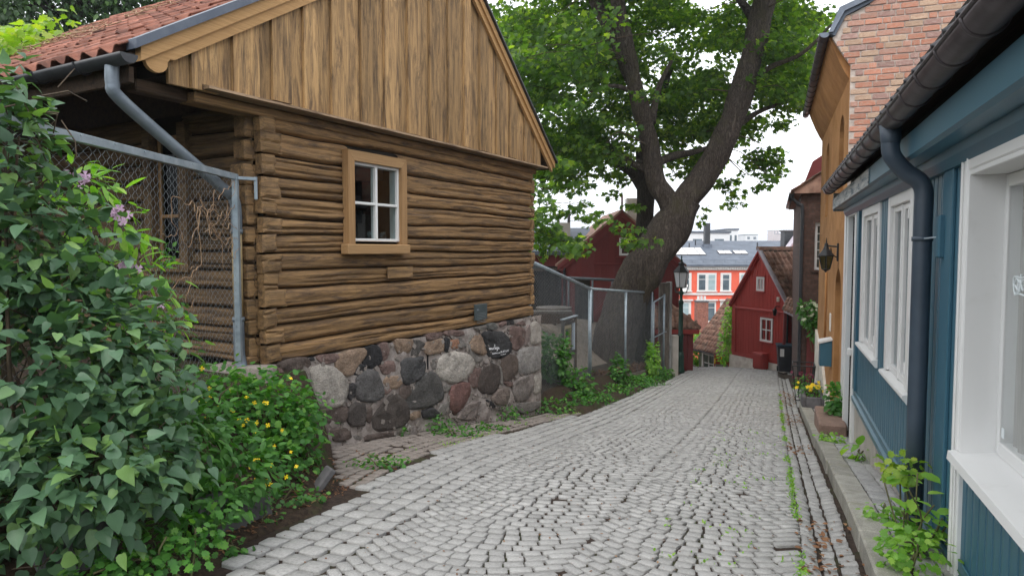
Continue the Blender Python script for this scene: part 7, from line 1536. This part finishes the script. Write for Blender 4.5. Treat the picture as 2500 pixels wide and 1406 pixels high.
n = 700; t_ = rng.uniform(2.5, 14, n); s_ = rng.uniform(-2.9, .2, n); X, Y = xy(t_, s_); pos = np.stack([X, Y, zroad(t_, s_) + .006], 1)
o = foliage_mesh('fallen_bits', OVATE, [(pos, rng.normal(size=(n, 3)) * [1, 1, .1], np.array([0, 0, 1.]) + rng.normal(scale=.2, size=(n, 3)), rng.uniform(.008, .026, n))], M_DRY, None); tag(o, 'scattered brown seeds and leaf bits on the setts', 'leaf litter', None, 'stuff')
def ptp_(t, s, z): X, Y = xy(t, s); return np.array([X, Y, z])
g_ = lambda t: float(Gt(t)) + .09
# broad leaved plant by the downpipe
pb = ptp_(4.6, .82, g_(4.7)); pl = thing('broadleaf_plant', 'broad leaved green plant at the foot of the blue house downpipe', 'plant', Matrix.Translation(pb.tolist())); PP = []
for k in range(13):
    tp_ = pb + np.array([random.gauss(0, .10), random.gauss(0, .10), random.uniform(.10, .48)]); mk('stem', *tube(np.array(spline([pb + rng.normal(scale=.03, size=3) * [1, 1, 0], (pb + tp_) / 2 + rng.normal(scale=.02, size=3), tp_], 4)) - pb, .005, 5), M_STEM, pl, smoothed=True)
    for j in range(6): PP.append(pb + (tp_ - pb) * (.45 + .11 * j) + rng.normal(scale=.02, size=3))
PP = np.array(PP); n = len(PP); an = rng.uniform(0, 6.28, n); leaf_objects('leaf', OVATE, PP, np.stack([np.cos(an), np.sin(an), rng.uniform(-.35, .25, n)], 1), np.array([0, -.15, 1.]) + rng.normal(scale=.25, size=(n, 3)), rng.uniform(.07, .14, n), M_FRESHLIGHT, pl)
for (t0_, s0_, w, h, lab, mt_, tm, sz) in ((8.05, .86, .12, .10, 'two bright dock leaves beside the pale plinth', M_FRESHLIGHT, OVATE, .16), (4.2, .74, .18, .12, 'low herb with a pink flower below the broad leaved plant', M_FRESHLIGHT, LOBED, .05), (11.0, .93, .2, .22, 'leafy green plant behind the granite door step', M_FRESH, LOBED, .09), (5.3, .72, .12, .05, 'small weed between kerb and downpipe', M_FRESHLIGHT, LOBED, .05), (9.5, .72, .15, .05, 'weeds in front of the granite step', M_FRESHLIGHT, LOBED, .06), (4.95, .80, .13, .31, 'yellow green maple seedling above the broad leaved plant', M_VINELEAF, LOBED, .07)):
    P = ptp_(t0_, s0_, g_(t0_)); 
    if h > .3: bush('pavement_plant', lab, 'plant', [(P + np.array([0, 0, h + .14]), (w, w, .08))], tm, sz, mt_, 60, P, 3, 'plants on the right pavement')
    else: bush('pavement_plant', lab, 'plant', [(P + np.array([0, 0, h + (.25 if 'step' in lab and 'behind' in lab else 0)]), (w, w, h))], tm, sz, mt_, 60 if sz < .1 else 14, P, 3, 'plants on the right pavement')
# flowers of trough and basket
def pansies(lab, P, r_, n_, mat, host):
    t_ = bush('pansies', lab, 'flowers', [(P, r_)], OVATE, .06, M_FRESH, 60, P - [0, 0, .1], 2, 'pansies by the ochre house'); a = P + rng.normal(size=(n_, 3)) * np.array(r_) * [.55, .55, .3] + [0, 0, r_[2] * .9]; d_ = unit(np.array([0, 0, EYE]) - a); leaf_objects('flower', PETAL4, a, np.cross(d_, rng.normal(size=(n_, 3))), d_ + [0, 0, .3] + rng.normal(scale=.25, size=(n_, 3)), rng.uniform(.045, .068, n_), mat, t_)
P = ptp_(14.7, .76, float(Gt(14.7)) + .38); pansies('yellow pansies in the grey stone trough', P, (.26, .26, .1), 26, M_YELLOW, None)
P = ptp_(16.2, .64, float(Gt(16.2)) + .45); pansies('dark red pansies in the iron basket', P, (.22, .22, .16), 18, M_WINE, None)
hy = bush('hydrangea', 'cream flowered climbing hydrangea on the dark brick house', 'shrub', [((1983, 768, 18.2), (.3, .2, .34)), ((1966, 752, 18.2), (.18, .16, .15)), ((1992, 800, 18.2), (.18, .16, .28))], OVATE, .13, M_NETTLE, 34, at(1985, 860, 18.3), 5, None, 40, M_PALEFLOWER, .07)
bush('wall_ivy', 'light green climber between the cottage roof and the red house', 'creeper', [((1779, 800, 28.6), (.25, .3, .75)), ((1772, 850, 28.8), (.3, .3, .7)), ((1784, 760, 28.6), (.2, .2, .4))], OVATE, .16, M_FRESHLIGHT, 16, at(1775, 892, 28.8), 4)
bush('garden_bush', 'small green bush seen between the shed and the cottage roof', 'shrub', [((1692, 832, 34), (.6, .5, .5)), ((1680, 845, 33), (.5, .4, .5)), ((1696, 868, 33.2), (.6, .4, .6)), ((1680, 890, 33), (.7, .4, .5))], OVATE, .16, M_FRESHLIGHT, 18, None, 3)
# ------------------------------------------------------------------ the air over the town
hz = mk('haze', *box(-3500, 3500, -1500, 3500, -16, 60), None, None); hz['kind'] = 'stuff'; hz['label'] = 'thin pale haze over the distant town'
hm = bpy.data.materials.new('thin haze'); hm.use_nodes = True; hm.node_tree.nodes.clear(); ho = hm.node_tree.nodes.new('ShaderNodeOutputMaterial'); hv = hm.node_tree.nodes.new('ShaderNodeVolumePrincipled')
hv.inputs['Color'].default_value = (.86, .92, 1, 1); hv.inputs['Density'].default_value = .0006; hv.inputs['Anisotropy'].default_value = .2
hm.node_tree.links.new(hv.outputs[0], ho.inputs['Volume']); hz.data.materials.append(hm)
